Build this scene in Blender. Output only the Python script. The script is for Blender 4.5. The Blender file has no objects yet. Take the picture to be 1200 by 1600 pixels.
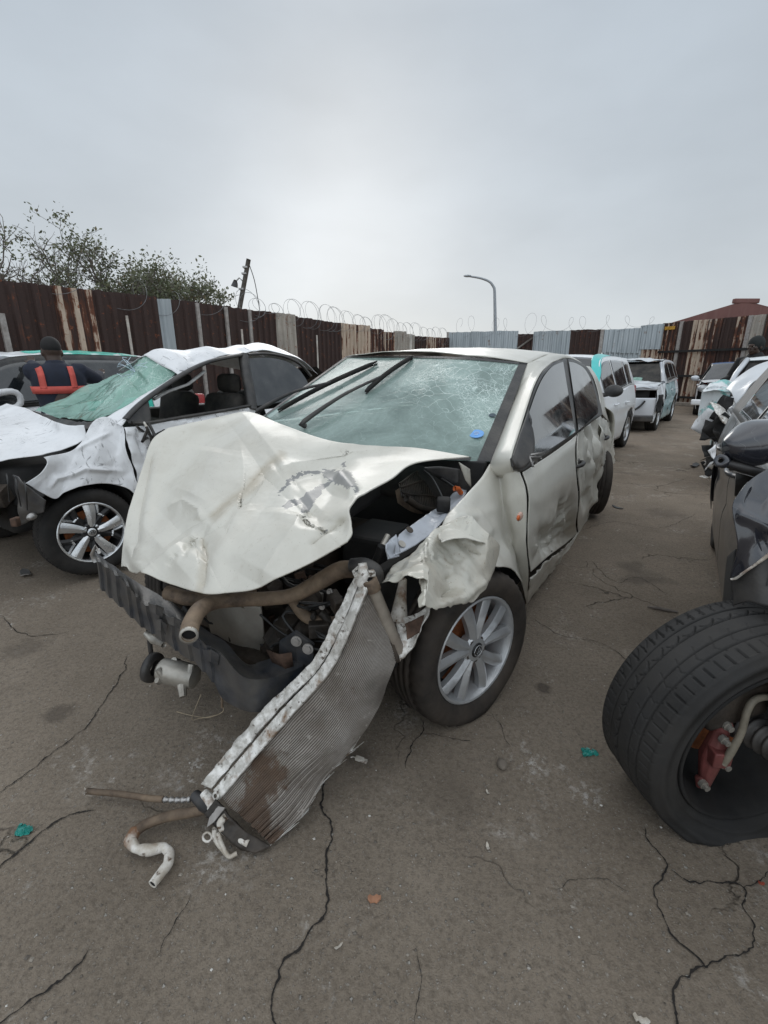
import bpy, bmesh, math, random
import numpy as np
from mathutils import Vector, Matrix

# ------------------------------------------------------------------ camera, sky, sun, exposure
S = bpy.context.scene
COL = S.collection
R = math.radians
FPX, HOR, EYE = 720.0, 221.0, 1.30          # focal length and pitch of the photograph, eye height in metres
PITCH = math.atan(HOR / FPX)
cam_d = bpy.data.cameras.new('camera')
cam_d.sensor_fit = 'VERTICAL'; cam_d.sensor_height = 36.0; cam_d.lens = 36.0 * FPX / 1600.0
cam_d.clip_start = 0.02; cam_d.clip_end = 3000
cam = bpy.data.objects.new('camera', cam_d); COL.objects.link(cam)
cam.location = (0, 0, EYE); cam.rotation_euler = (math.pi / 2 - PITCH, 0, 0)
S.camera = cam
S.render.engine = 'CYCLES'
S.render.resolution_x = 768; S.render.resolution_y = 1024
S.view_settings.view_transform = 'Standard'; S.view_settings.look = 'None'
S.view_settings.exposure = 0.10; S.view_settings.gamma = 1.0
S.cycles.max_bounces = 8; S.cycles.transparent_max_bounces = 16

SUN_EL, SUN_AZ = R(24), R(-4)                # behind the cloud, ahead of the camera; azimuth from +Y to +X
W = bpy.data.worlds.new("World"); S.world = W; W.use_nodes = True
wt = W.node_tree; wt.nodes.clear()
def wn(t, **kw):
    n = wt.nodes.new(t)
    for k, v in kw.items(): setattr(n, k, v)
    return n
wo = wn('ShaderNodeOutputWorld'); wb = wn('ShaderNodeBackground'); wb.inputs[1].default_value = 1.0
sky = wn('ShaderNodeTexSky'); sky.sky_type = 'NISHITA'; sky.sun_disc = False
sky.sun_elevation = SUN_EL; sky.sun_rotation = SUN_AZ
skb = wn('ShaderNodeVectorMath', operation='SCALE'); skb.inputs['Scale'].default_value = 0.09
wt.links.new(sky.outputs[0], skb.inputs[0])
tc = wn('ShaderNodeTexCoord'); sep = wn('ShaderNodeSeparateXYZ'); wt.links.new(tc.outputs['Generated'], sep.inputs[0])
# overcast cloud deck: brightness by elevation, a soft bright patch where the sun stands behind it, gentle mottling
rmp = wn('ShaderNodeValToRGB'); wt.links.new(sep.outputs['Z'], rmp.inputs[0])
SKY_STOPS = [(0.0, (.580, .618, .645)), (.12, (.560, .603, .638)), (.30, (.505, .557, .605)), (.50, (.455, .512, .570)), (.72, (.68, .73, .78)), (1.0, (.86, .90, .94))]
e = rmp.color_ramp.elements
e[0].position, e[0].color = SKY_STOPS[0][0], (*SKY_STOPS[0][1], 1)
e[1].position, e[1].color = SKY_STOPS[-1][0], (*SKY_STOPS[-1][1], 1)
for p_, c_ in SKY_STOPS[1:-1]:
    q = e.new(p_); q.color = (*c_, 1)
def sky_blob(el, az, power, gain, col):
    d = Vector((math.sin(az) * math.cos(el), math.cos(az) * math.cos(el), math.sin(el)))
    dt = wn('ShaderNodeVectorMath', operation='DOT_PRODUCT'); wt.links.new(tc.outputs['Generated'], dt.inputs[0]); dt.inputs[1].default_value = d
    mx = wn('ShaderNodeMath', operation='MAXIMUM'); wt.links.new(dt.outputs['Value'], mx.inputs[0]); mx.inputs[1].default_value = 0
    pw = wn('ShaderNodeMath', operation='POWER'); wt.links.new(mx.outputs[0], pw.inputs[0]); pw.inputs[1].default_value = power
    sc = wn('ShaderNodeVectorMath', operation='SCALE'); sc.inputs[0].default_value = tuple(gain * c for c in col); wt.links.new(pw.outputs[0], sc.inputs['Scale'])
    return sc.outputs[0]
def wadd(a, b):
    n = wn('ShaderNodeVectorMath', operation='ADD'); wt.links.new(a, n.inputs[0]); wt.links.new(b, n.inputs[1]); return n.outputs[0]
wmap = wn('ShaderNodeMapping'); wmap.inputs['Scale'].default_value = (1, 1, 2.2); wt.links.new(tc.outputs['Generated'], wmap.inputs[0])
wno = wn('ShaderNodeTexNoise'); wno.inputs['Scale'].default_value = 2.6; wno.inputs['Detail'].default_value = 5.0; wno.inputs['Roughness'].default_value = .5
wt.links.new(wmap.outputs[0], wno.inputs['Vector'])
wmr = wn('ShaderNodeMapRange'); wmr.inputs['To Min'].default_value = .80; wmr.inputs['To Max'].default_value = 1.20; wt.links.new(wno.outputs['Fac'], wmr.inputs[0])
cl = wadd(wadd(wadd(rmp.outputs[0], sky_blob(R(12), R(-4), 14, .06, (1, .99, .97))), sky_blob(R(11.5), R(-9), 110, .12, (1, 1, 1))), sky_blob(R(12), R(1), 120, .07, (1, 1, 1)))
# added fill: sky behind the camera brightened to lift surfaces that face it
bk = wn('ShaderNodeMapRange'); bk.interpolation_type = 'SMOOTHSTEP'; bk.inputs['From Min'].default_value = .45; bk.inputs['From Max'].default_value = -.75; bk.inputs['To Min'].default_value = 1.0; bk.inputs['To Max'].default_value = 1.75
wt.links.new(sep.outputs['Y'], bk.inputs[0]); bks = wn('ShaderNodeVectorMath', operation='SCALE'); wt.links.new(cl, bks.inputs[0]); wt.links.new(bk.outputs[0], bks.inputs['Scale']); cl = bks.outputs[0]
clm = wn('ShaderNodeVectorMath', operation='SCALE'); wt.links.new(cl, clm.inputs[0]); wt.links.new(wmr.outputs[0], clm.inputs['Scale'])
wmix = wn('ShaderNodeMix', data_type='RGBA'); wmix.inputs[0].default_value = .06
wt.links.new(clm.outputs[0], wmix.inputs[6]); wt.links.new(skb.outputs[0], wmix.inputs[7])
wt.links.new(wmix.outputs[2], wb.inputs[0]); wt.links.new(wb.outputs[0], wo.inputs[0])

sun_d = bpy.data.lights.new('sun', 'SUN'); sun_d.energy = 0.9; sun_d.angle = R(35); sun_d.color = (1, .97, .93)
sun = bpy.data.objects.new('sun', sun_d); COL.objects.link(sun); sun.location = (0, 0, 30)
sun.rotation_euler = (math.pi / 2 - SUN_EL, 0, math.pi - SUN_AZ)

# ------------------------------------------------------------------ surveying helpers: photograph measurement -> metres
FW = np.array([0, math.cos(PITCH), -math.sin(PITCH)]); RT = np.array([1., 0, 0]); UP = np.cross(RT, FW)
EYEP = np.array([0, 0, EYE]); ZA = np.array([0, 0, 1.])
def ray(u, v): return (u - 600) / FPX * RT - (v - 800) / FPX * UP + FW
def hit(u, v, n, d):
    r = ray(u, v); return EYEP + (d - n @ EYEP) / (n @ r) * r
def G(u, v, z=0.0): return hit(u, v, ZA, z)
def AtY(u, v, y): return hit(u, v, np.array([0, 1., 0]), y)
def project(P):
    X = np.asarray(P, float) - EYEP; d = X @ FW
    return np.stack([600 + FPX * (X @ RT) / d, 800 - FPX * (X @ UP) / d], -1)
class Frame:
    """a vehicle's own axes: x forward, y to its left, z up, origin on the ground under the front axle"""
    def __init__(s, o, yaw):
        s.o = np.array([o[0], o[1], o[2] if len(o) > 2 else 0.0]); s.yaw = R(yaw)
        c, k = math.cos(s.yaw), math.sin(s.yaw)
        s.ax = np.array([c, k, 0]); s.ay = np.array([-k, c, 0])
    def loc(s, X):
        X = np.asarray(X) - s.o; return np.stack([X @ s.ax, X @ s.ay, X @ ZA], -1)
    def glo(s, p):
        p = np.asarray(p, float); return s.o + p[..., 0:1] * s.ax + p[..., 1:2] * s.ay + p[..., 2:3] * ZA
    def cy(s, u, v, y): return s.loc(hit(u, v, s.ay, s.o @ s.ay + y))
    def cx(s, u, v, x): return s.loc(hit(u, v, s.ax, s.o @ s.ax + x))
    def cz(s, u, v, z): return s.loc(hit(u, v, ZA, z))
    def px(s, p): return project(s.glo(p))
    def side(s, u, v, tab, off=0.0):
        y = .8
        for _ in range(12):
            p = s.cy(u, v, y + off); y = .5 * y + .5 * np.interp(p[2], tab[0], tab[1])
        return s.cy(u, v, y + off)

# ------------------------------------------------------------------ numeric helpers
def vnoise(p, seed=0):
    p = np.asarray(p, float); i = np.floor(p).astype(np.int64); f = p - i; f = f * f * (3 - 2 * f)
    def h(a, b, c):
        n = (a * 374761393 + b * 668265263 + c * 2147483647 + seed * 1274126177) & 0xffffffff
        n = ((n ^ (n >> 13)) * 1274126177) & 0xffffffff
        n = ((n ^ (n >> 16)) * 2246822519) & 0xffffffff
        return (n ^ (n >> 15)) / 4294967295.0 * 2 - 1
    x, y, z = i[..., 0], i[..., 1], i[..., 2]; fx, fy, fz = f[..., 0], f[..., 1], f[..., 2]
    l = lambda a, b, t: a + (b - a) * t
    return l(l(l(h(x, y, z), h(x + 1, y, z), fx), l(h(x, y + 1, z), h(x + 1, y + 1, z), fx), fy),
             l(l(h(x, y, z + 1), h(x + 1, y, z + 1), fx), l(h(x, y + 1, z + 1), h(x + 1, y + 1, z + 1), fx), fy), fz)
def fbm(p, oct=4, seed=0):
    p = np.asarray(p, float); a = 1; s = 0
    for k in range(oct): s = s + a * vnoise(p * 2 ** k, seed + k); a *= .5
    return s
def ridged(p, oct=3, seed=0):
    p = np.asarray(p, float); a = 1; s = 0
    w = np.stack([vnoise(p * .7, seed + 11), vnoise(p * .7, seed + 12), vnoise(p * .7, seed + 13)], -1) * .6
    for k in range(oct): s = s + a * (1 - 2 * np.abs(vnoise(p * 2 ** k + w, seed + k))); a *= .45
    return s
def spl(pts, n):
    """Catmull-Rom through pts, n samples spaced by length"""
    P = np.array([np.asarray(p, float) for p in pts])
    if len(P) == 2: return P[0] + np.linspace(0, 1, n)[:, None] * (P[1] - P[0])
    Q = np.vstack([2 * P[0] - P[1], P, 2 * P[-1] - P[-2]]); out = []
    for i in range(1, len(Q) - 2):
        t = np.linspace(0, 1, 24, endpoint=False)[:, None]
        a, b, c, d = Q[i - 1], Q[i], Q[i + 1], Q[i + 2]
        out.append(.5 * (2 * b + (c - a) * t + (2 * a - 5 * b + 4 * c - d) * t ** 2 + (3 * b - a - 3 * c + d) * t ** 3))
    out.append(P[-1:]); C = np.vstack(out)
    return resamp(C, n)
def resamp(C, n):
    C = np.asarray(C, float)
    s = np.r_[0, np.cumsum(np.linalg.norm(np.diff(C, axis=0), axis=1))]; t = np.linspace(0, s[-1], n)
    return np.stack([np.interp(t, s, C[:, k]) for k in range(C.shape[1])], 1)
def lin(pts, n): return resamp([np.asarray(p, float) for p in pts], n)
def coons(c0, c1, d0, d1):
    """c0, c1: (nu,3) curves at v=0 and v=1; d0, d1: (nv,3) curves at u=0 and u=1"""
    nu, nv = len(c0), len(d0); u = np.linspace(0, 1, nu)[:, None, None]; v = np.linspace(0, 1, nv)[None, :, None]
    A = (1 - v) * c0[:, None] + v * c1[:, None]; B = (1 - u) * d0[None] + u * d1[None]
    K = (1 - u) * (1 - v) * c0[0] + u * (1 - v) * c0[-1] + (1 - u) * v * c1[0] + u * v * c1[-1]
    return A + B - K
def ruled(c0, c1, nv):
    v = np.linspace(0, 1, nv)[None, :, None]; return (1 - v) * np.asarray(c0)[:, None] + v * np.asarray(c1)[:, None]
def gnorm(P):
    a = np.gradient(P, axis=0); b = np.gradient(P, axis=1); n = np.cross(a, b)
    return n / (np.linalg.norm(n, axis=-1, keepdims=True) + 1e-9)
def seg_dist(q, poly):
    """distance of points q (...,2) to polyline, and position along it 0..1"""
    best = np.full(q.shape[:-1], 1e9); pos = np.zeros(q.shape[:-1]); L = len(poly) - 1
    for i in range(L):
        a = np.asarray(poly[i], float); b = np.asarray(poly[i + 1], float); d = b - a
        t = np.clip(((q - a) @ d) / (d @ d + 1e-9), 0, 1); r = np.linalg.norm(q - a - t[..., None] * d, axis=-1)
        m = r < best; best = np.where(m, r, best); pos = np.where(m, (i + t) / L, pos)
    return best, pos

# ------------------------------------------------------------------ object helpers
def link(o, parent=None):
    COL.objects.link(o)
    if parent is not None: o.parent = parent
    return o
def tag(o, label=None, cat=None, group=None, kind=None):
    if label: o['label'] = label
    if cat: o['category'] = cat
    if group: o['group'] = group
    if kind: o['kind'] = kind
    return o
def thing(name, label, cat, loc=(0, 0, 0), rz=0.0, group=None):
    o = bpy.data.objects.new(name, None); o.empty_display_size = .2
    o.location = tuple(float(a) for a in loc); o.rotation_euler = (0, 0, rz)
    return tag(link(o), label, cat, group)
class MB:
    def __init__(s): s.v = []; s.f = []; s.n = 0; s.uv = None
    def add(s, V, Fc):
        V = np.asarray(V, float).reshape(-1, 3); s.v.append(V); s.f += [tuple(i + s.n for i in f) for f in Fc]; s.n += len(V); return s
    def grid(s, P, close_u=False, close_v=False):
        nu, nv = P.shape[:2]; F_ = []
        for i in range(nu if close_u else nu - 1):
            for j in range(nv if close_v else nv - 1):
                a, b = i, (i + 1) % nu; c, d = j, (j + 1) % nv
                F_.append((a * nv + c, b * nv + c, b * nv + d, a * nv + d))
        return s.add(P, F_)
    def box(s, c, d, rot=None, ax=None):
        """centre, full sizes; rot = 3x3 or yaw"""
        h = np.array(d) / 2; V = np.array([[x, y, z] for x in (-1, 1) for y in (-1, 1) for z in (-1, 1)]) * h
        if rot is not None:
            M = rot if not np.isscalar(rot) else np.array(Matrix.Rotation(rot, 3, 'Z')); V = V @ np.asarray(M).T
        return s.add(V + np.asarray(c), [(0, 1, 3, 2), (4, 6, 7, 5), (0, 4, 5, 1), (2, 3, 7, 6), (0, 2, 6, 4), (1, 5, 7, 3)])
    def tube(s, pts, r, seg=10, cap=True, smooth_n=None, ell=None):
        C = np.array([np.asarray(p, float) for p in pts])
        rr = np.full(len(C), r, float) if np.isscalar(r) else np.array(r, float)
        if smooth_n:
            k = np.linspace(0, 1, len(C)); C2 = spl(C, smooth_n)
            sl = np.r_[0, np.cumsum(np.linalg.norm(np.diff(C, axis=0), axis=1))]; sl /= sl[-1]
            rr = np.interp(np.linspace(0, 1, smooth_n), sl, rr); C = C2
        T = np.gradient(C, axis=0); T /= np.linalg.norm(T, axis=1, keepdims=True) + 1e-12
        ref = np.array([0, 0, 1.]) if abs(T[0][2]) < .9 else np.array([1., 0, 0])
        N = np.cross(T[0], ref); N /= np.linalg.norm(N); rings = []
        for i in range(len(C)):
            N = N - (N @ T[i]) * T[i]; N /= np.linalg.norm(N) + 1e-12; B = np.cross(T[i], N)
            a = np.linspace(0, 2 * np.pi, seg, endpoint=False)[:, None]
            rings.append(C[i] + rr[i] * (np.cos(a) * N + np.sin(a) * B * (ell or 1)))
        P = np.array(rings); s.grid(P, close_v=True)
        if cap:
            b = s.n - len(C) * seg
            s.f.append(tuple(b + j for j in range(seg))[::-1]); s.f.append(tuple(b + (len(C) - 1) * seg + j for j in range(seg)))
        return s
    def lathe(s, prof, seg=48, M=None, c=(0, 0, 0), deform=None, close=False):
        """prof: (radius, axial); axis = local y; M 3x3 orientation"""
        a = np.linspace(0, 2 * np.pi, seg, endpoint=False); pr = np.array(prof, float)
        P = np.stack([pr[None, :, 0] * np.cos(a)[:, None], np.repeat(pr[None, :, 1], seg, 0), pr[None, :, 0] * np.sin(a)[:, None]], -1)
        if deform is not None: P = deform(P)
        if M is not None: P = P @ np.asarray(M).T
        return s.grid(P + np.asarray(c), close_u=True, close_v=close)
    def ball(s, c, r, seg=12, rings=8):
        r = np.array([r, r, r]) if np.isscalar(r) else np.array(r)
        t = np.linspace(0, np.pi, rings + 1); a = np.linspace(0, 2 * np.pi, seg, endpoint=False)
        P = np.stack([np.sin(t)[:, None] * np.cos(a), np.sin(t)[:, None] * np.sin(a), np.repeat(np.cos(t)[:, None], seg, 1)], -1)
        return s.grid(P * r + np.asarray(c), close_v=True)
    def build(s, name, mat, parent=None, smooth=True, bevel=0, solid=0, sharp=None, solid_off=0, mats=None, fmat=None):
        me = bpy.data.meshes.new(name)
        V = np.vstack(s.v); me.from_pydata(V.tolist(), [], s.f); me.update()
        o = bpy.data.objects.new(name, me)
        if mat is not None: me.materials.append(mat)
        if smooth: me.polygons.foreach_set('use_smooth', [True] * len(me.polygons))
        if sharp:
            bm = bmesh.new(); bm.from_mesh(me); th = R(sharp)
            bmesh.ops.recalc_face_normals(bm, faces=bm.faces)
            for e_ in bm.edges:
                if len(e_.link_faces) == 2 and e_.calc_face_angle(0) > th: e_.smooth = False
            bm.to_mesh(me); bm.free()
        if solid:
            m = o.modifiers.new('thickness', 'SOLIDIFY'); m.thickness = solid; m.offset = solid_off
        if bevel:
            m = o.modifiers.new('bevel', 'BEVEL'); m.width = bevel; m.segments = 2; m.limit_method = 'ANGLE'; m.angle_limit = R(40)
        return link(o, parent)
def panel(name, P, mat, parent, thick=.004, off=0):
    return MB().grid(P).build(name, mat, parent, solid=thick, solid_off=off)
def axes_to(n, up=(0, 0, 1)):
    """3x3 whose y column is n (lathe axis)"""
    n = np.asarray(n, float); n = n / np.linalg.norm(n); x = np.cross(n, np.asarray(up, float)); x /= np.linalg.norm(x); z = np.cross(x, n)
    return np.stack([x, n, z], 1)
def set_attr(o, name, vals):
    a = o.data.attributes.new(name, 'FLOAT', 'POINT'); a.data.foreach_set('value', np.asarray(vals, np.float32).ravel())
# ------------------------------------------------------------------ procedural materials
class NT:
    def __init__(s, name, space='Object'):
        s.m = bpy.data.materials.new(name); s.m.use_nodes = True; s.t = s.m.node_tree; s.t.nodes.clear()
        s.out = s.t.nodes.new('ShaderNodeOutputMaterial'); s.tc = s.t.nodes.new('ShaderNodeTexCoord'); s.co = s.tc.outputs[space]
    def put(s, sock, v):
        if hasattr(v, 'is_output') or isinstance(v, bpy.types.NodeSocket): s.t.links.new(v, sock)
        elif isinstance(v, (tuple, list)) and len(v) == 3 and sock.type == 'RGBA': sock.default_value = (*v, 1)
        else: sock.default_value = v
    def n(s, t, ins=None, **kw):
        nd = s.t.nodes.new(t)
        for k, v in kw.items(): setattr(nd, k, v)
        for k, v in (ins or {}).items(): s.put(nd.inputs[k], v)
        return nd
    def mix(s, f, a, b, mode='MIX'):
        nd = s.n('ShaderNodeMix', data_type='RGBA', blend_type=mode); s.put(nd.inputs[0], f); s.put(nd.inputs[6], a); s.put(nd.inputs[7], b); return nd.outputs[2]
    def math(s, op, a, b=0.0, clamp=False):
        nd = s.n('ShaderNodeMath', operation=op, use_clamp=clamp); s.put(nd.inputs[0], a); s.put(nd.inputs[1], b); return nd.outputs[0]
    def map(s, scale=(1, 1, 1), loc=(0, 0, 0), rot=(0, 0, 0), src=None):
        nd = s.n('ShaderNodeMapping'); s.put(nd.inputs[0], src or s.co); nd.inputs['Scale'].default_value = scale; nd.inputs['Location'].default_value = loc; nd.inputs['Rotation'].default_value = rot
        return nd.outputs[0]
    def noise(s, scale, detail=4, rough=.55, vec=None, dist=0.0):
        nd = s.n('ShaderNodeTexNoise', {'Scale': scale, 'Detail': detail, 'Roughness': rough, 'Distortion': dist, 'Vector': vec or s.co}); return nd.outputs['Fac']
    def vor(s, scale, feature='F1', vec=None, rand=1.0, out='Distance'):
        nd = s.n('ShaderNodeTexVoronoi', {'Scale': scale, 'Vector': vec or s.co, 'Randomness': rand}, feature=feature); return nd.outputs[out]
    def step(s, f, lo, hi, a=0.0, b=1.0):
        nd = s.n('ShaderNodeMapRange', {'Value': f, 'From Min': lo, 'From Max': hi, 'To Min': a, 'To Max': b}); return nd.outputs[0]
    def bump(s, h, strength=.3, dist=.01, nrm=None):
        ins = {'Height': h, 'Strength': strength, 'Distance': dist}
        if nrm is not None: ins['Normal'] = nrm
        return s.n('ShaderNodeBump', ins).outputs[0]
    def bsdf(s, col, rough=.5, metal=0.0, nrm=None, **kw):
        ins = {'Base Color': col, 'Roughness': rough, 'Metallic': metal}
        if nrm is not None: ins['Normal'] = nrm
        ins.update(kw); return s.n('ShaderNodeBsdfPrincipled', ins).outputs[0]
    def done(s, sh): s.put(s.out.inputs['Surface'], sh); return s.m
    def rnd(s): return s.n('ShaderNodeObjectInfo').outputs['Random']
    def sepxyz(s, src=None):
        nd = s.n('ShaderNodeSeparateXYZ'); s.put(nd.inputs[0], src or s.co); return nd.outputs

def paint(name, col, dirt=.35, dirtcol=(.23, .185, .13), rough=.32, coat=.5, metal=0.0, scr=.25, bumps=.12):
    t = NT(name)
    a = t.step(t.noise(2.3, 8, .62, dist=.6), .46, .78); b = t.step(t.noise(38, 4, .6), .52, .72)
    sp = t.step(t.noise(150, 2, .5), .66, .74)
    run = t.step(t.noise(1, 6, .6, vec=t.map((9, 9, 1.2))), .52, .75)
    f = t.math('ADD', t.math('MULTIPLY', a, .55 * dirt), t.math('MULTIPLY', t.math('MULTIPLY', b, run), .6 * dirt))
    f = t.math('ADD', f, t.math('MULTIPLY', sp, .45 * dirt), clamp=True)
    c = t.mix(f, col, dirtcol)
    s1 = t.step(t.vor(7, 'DISTANCE_TO_EDGE', vec=t.map((1, 1, 1), src=t.n('ShaderNodeVectorMath', {0: t.co, 1: t.n('ShaderNodeTexNoise', {'Scale': 6.0, 'Vector': t.co}).outputs['Color']}, operation='ADD').outputs[0])), .012, .0)
    s1 = t.math('MULTIPLY', s1, t.math('MULTIPLY', t.step(t.noise(5, 3), .56, .62), scr), clamp=True)
    c = t.mix(s1, c, (.26, .26, .255))
    if scr >= 1.0:
        for sc_, ro in (((3, 34, 9), (.3, .2, .5)), ((30, 4, 8), (.1, .6, -.4))):
            s2 = t.math('MULTIPLY', t.step(t.noise(1.6, 4, .6, vec=t.map(sc_, rot=ro)), .60, .65), t.step(t.noise(4, 3), .48, .58)); c = t.mix(t.math('MULTIPLY', s2, .7), c, (.17, .17, .17))
    r = t.math('ADD', rough, t.math('MULTIPLY', f, .5), clamp=True)
    nb = t.bump(t.noise(26, 3), bumps, .004)
    return t.done(t.bsdf(c, r, metal, nb, **{'Coat Weight': coat, 'Coat Roughness': .12}))

M = {}
M['cream'] = paint('off_white_paint', (.625, .605, .54), .45, (.27, .225, .155), rough=.34, coat=.3, bumps=.03)
M['white'] = paint('white_paint', (.84, .85, .86), .2, (.25, .23, .21))
M['white_worn'] = paint('scuffed_white_paint', (.79, .795, .805), .55, (.16, .155, .15), scr=1.0, coat=.15, rough=.45, bumps=.05)
M['silver'] = paint('silver_paint', (.56, .58, .61), .25, (.2, .19, .17), metal=.25)
M['grey_car'] = paint('dusty_grey_paint', (.040, .041, .045), .5, (.14, .123, .10), rough=.3)
M['black_car'] = paint('black_metallic_paint', (.022, .023, .030), .22, (.13, .12, .11), rough=.16, coat=1.0, scr=.5, bumps=.05)
M['teal'] = paint('teal_paint', (.02, .52, .40), .2, rough=.35)
M['dark_car'] = paint('dark_blue_grey_paint', (.055, .062, .072), .5, (.2, .18, .15))
M['pale_blue_metal'] = paint('primed_inner_metal', (.50, .53, .58), .55, (.2, .17, .14), rough=.45, scr=1.0)

def simple(name, col, rough=.6, metal=0.0, var=.35, scale=14, dust=0.0, dustcol=(.20, .175, .145), bumps=.25, bdist=.003, fine=90, **kw):
    t = NT(name); n1 = t.noise(scale, 6, .6); n2 = t.noise(fine, 3, .6)
    c = t.mix(t.step(n1, .3, .7), tuple(x * (1 - var) for x in col), tuple(min(1, x * (1 + var)) for x in col))
    if dust: c = t.mix(t.math('MULTIPLY', t.step(t.noise(scale * .4, 7, .65), .38, .72), dust), c, dustcol)
    r = t.math('ADD', rough - .08, t.math('MULTIPLY', n1, .16))
    return t.done(t.bsdf(c, r, metal, t.bump(n2, bumps, bdist), **kw))
M['black_plastic'] = simple('black_plastic', (.022, .022, .024), .5, dust=.35)
M['blue_black_steel'] = simple('dark_coated_steel', (.024, .029, .038), .34, dust=.35, var=.5, dustcol=(.24, .21, .17))
M['rubber'] = simple('tyre_rubber', (.018, .0175, .0175), .8, dust=.3, dustcol=(.11, .095, .08), scale=9, **{'Specular IOR Level': .25})
M['rubber_brown'] = simple('dusty_tyre_rubber', (.026, .023, .021), .72, dust=.6, dustcol=(.125, .10, .08), scale=9, **{'Specular IOR Level': .25})
M['alloy'] = simple('alloy_rim', (.50, .51, .52), .34, .55, var=.12, dust=.30, dustcol=(.26, .24, .21))
M['alloy_bright'] = simple('machined_alloy', (.66, .67, .68), .26, .7, var=.08, dust=.15)
M['alloy_black'] = simple('black_alloy', (.012, .012, .013), .45, .0, dust=.2, dustcol=(.05, .045, .04))
M['steel'] = simple('bare_steel', (.42, .41, .40), .42, .75, var=.3, dust=.4)
M['cast_alu'] = simple('cast_aluminium', (.42, .40, .36), .45, .55, var=.3, dust=.45, dustcol=(.28, .23, .17))
M['rust'] = simple('rusty_metal', (.085, .050, .034), .85, .1, var=.6, scale=22, bumps=.6)
M['rust_disc'] = simple('rusty_brake_disc', (.30, .10, .035), .8, .2, var=.5, scale=30)
M['brown_hose'] = simple('muddy_hose', (.085, .058, .040), .75, var=.7, scale=24, dust=.85, dustcol=(.26, .19, .125), bumps=.6)
M['engine'] = simple('oily_engine_metal', (.035, .030, .026), .6, .2, var=.7, scale=16, dust=.55, dustcol=(.13, .095, .065), bumps=.7)
M['engine_dark'] = simple('engine_bay_black', (.009, .009, .0095), .8, var=.5, dust=.25, dustcol=(.07, .06, .05))
M['dirty_panel'] = simple('muddy_grey_panel', (.33, .305, .265), .55, .2, var=.3, scale=5, dust=.6, dustcol=(.17, .125, .085))
M['wire'] = simple('wire_insulation', (.02, .02, .02), .5)
M['straw_wire'] = simple('straw_coloured_wire', (.36, .29, .20), .6)
M['orange_plastic'] = simple('orange_plastic', (.55, .12, .03), .4)
M['red_caliper'] = simple('faded_red_caliper', (.19, .05, .045), .6, var=.4, dust=.5, dustcol=(.18, .13, .11))
M['grey_hose'] = simple('beige_hose', (.25, .22, .17), .6)
M['interior'] = simple('dark_interior_fabric', (.022, .021, .020), .85, dust=.3)
M['seat'] = simple('brown_grey_seat_fabric', (.055, .045, .04), .9)
M['headliner'] = simple('pale_headliner', (.42, .42, .41), .9)
M['trim'] = simple('black_window_trim', (.018, .018, .019), .4, dust=.45, dustcol=(.16, .145, .125))
M['galv'] = None

def glass_dark(name, tint=(.012, .014, .016), rough=.04, dust=.18):
    t = NT(name); f = t.math('MULTIPLY', t.step(t.noise(6, 8, .65), .42, .75), dust)
    c = t.mix(f, tint, (.25, .25, .24)); r = t.math('ADD', rough, t.math('MULTIPLY', f, .8))
    return t.done(t.bsdf(c, r, 0.0, t.bump(t.noise(2.5, 2), .02, .02), **{'Specular IOR Level': .75, 'Coat Weight': .6, 'Coat Roughness': .02}))
M['window'] = glass_dark('tinted_window_glass')
def glass_crack(name, impact, spread, tint=(.30, .40, .365), clear=.42, cells=46, milk=.30):
    """laminated windscreen: dusty green glass, a web of cracks round the impact, more crazing where it is worst"""
    t = NT(name)
    d = t.n('ShaderNodeVectorMath', {0: t.co, 1: impact}, operation='DISTANCE').outputs['Value']
    near = t.step(d, spread, spread * .25)
    wob = t.n('ShaderNodeVectorMath', {0: t.co, 1: t.n('ShaderNodeVectorMath', {0: t.n('ShaderNodeTexNoise', {'Scale': 5.0, 'Detail': 3.0, 'Vector': t.co}).outputs['Color'], 'Scale': .16}, operation='SCALE').outputs[0]}, operation='ADD').outputs[0]
    e1 = t.step(t.vor(cells, 'DISTANCE_TO_EDGE', vec=wob), .055, .0)
    e2 = t.step(t.vor(cells * .3, 'DISTANCE_TO_EDGE', vec=wob), .02, .0)
    e3 = t.step(t.vor(cells * 2.4, 'DISTANCE_TO_EDGE', vec=wob), .10, .0)
    patch = t.step(t.noise(4.5, 5, .6), .42, .62)
    cr = t.math('ADD', t.math('MULTIPLY', e1, t.math('MULTIPLY', near, patch)), t.math('MULTIPLY', e2, t.math('ADD', t.math('MULTIPLY', near, .7), .12)))
    cr = t.math('ADD', cr, t.math('MULTIPLY', t.math('MULTIPLY', e3, near), t.math('MULTIPLY', patch, .55)), clamp=True)
    dirt = t.step(t.noise(3.2, 9, .66, dist=.8), .35, .72); fine = t.step(t.noise(80, 3, .6), .45, .7)
    opac = t.math('ADD', t.math('MULTIPLY', dirt, milk), t.math('ADD', 1 - clear - milk * .5, t.math('MULTIPLY', fine, .06)), clamp=True)
    opac = t.math('ADD', opac, t.math('MULTIPLY', near, .12), clamp=True)
    base = t.mix(t.math('MULTIPLY', dirt, .55), tint, tuple(min(1, x * 1.15 + .03) for x in tint))
    base = t.mix(t.math('MULTIPLY', cr, .85), base, (.66, .76, .72))
    surf = t.bsdf(base, t.math('ADD', .07, t.math('MULTIPLY', dirt, .22)), 0.0, t.bump(t.math('ADD', cr, t.math('MULTIPLY', t.noise(3, 2), .4)), .25, .006), **{'Specular IOR Level': .6})
    tr = t.n('ShaderNodeBsdfTransparent', {0: (.62, .80, .74)}).outputs[0]
    op2 = t.math('ADD', opac, t.math('MULTIPLY', cr, .6), clamp=True)
    return t.done(t.n('ShaderNodeMixShader', {0: op2, 1: tr, 2: surf}).outputs[0])

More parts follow.
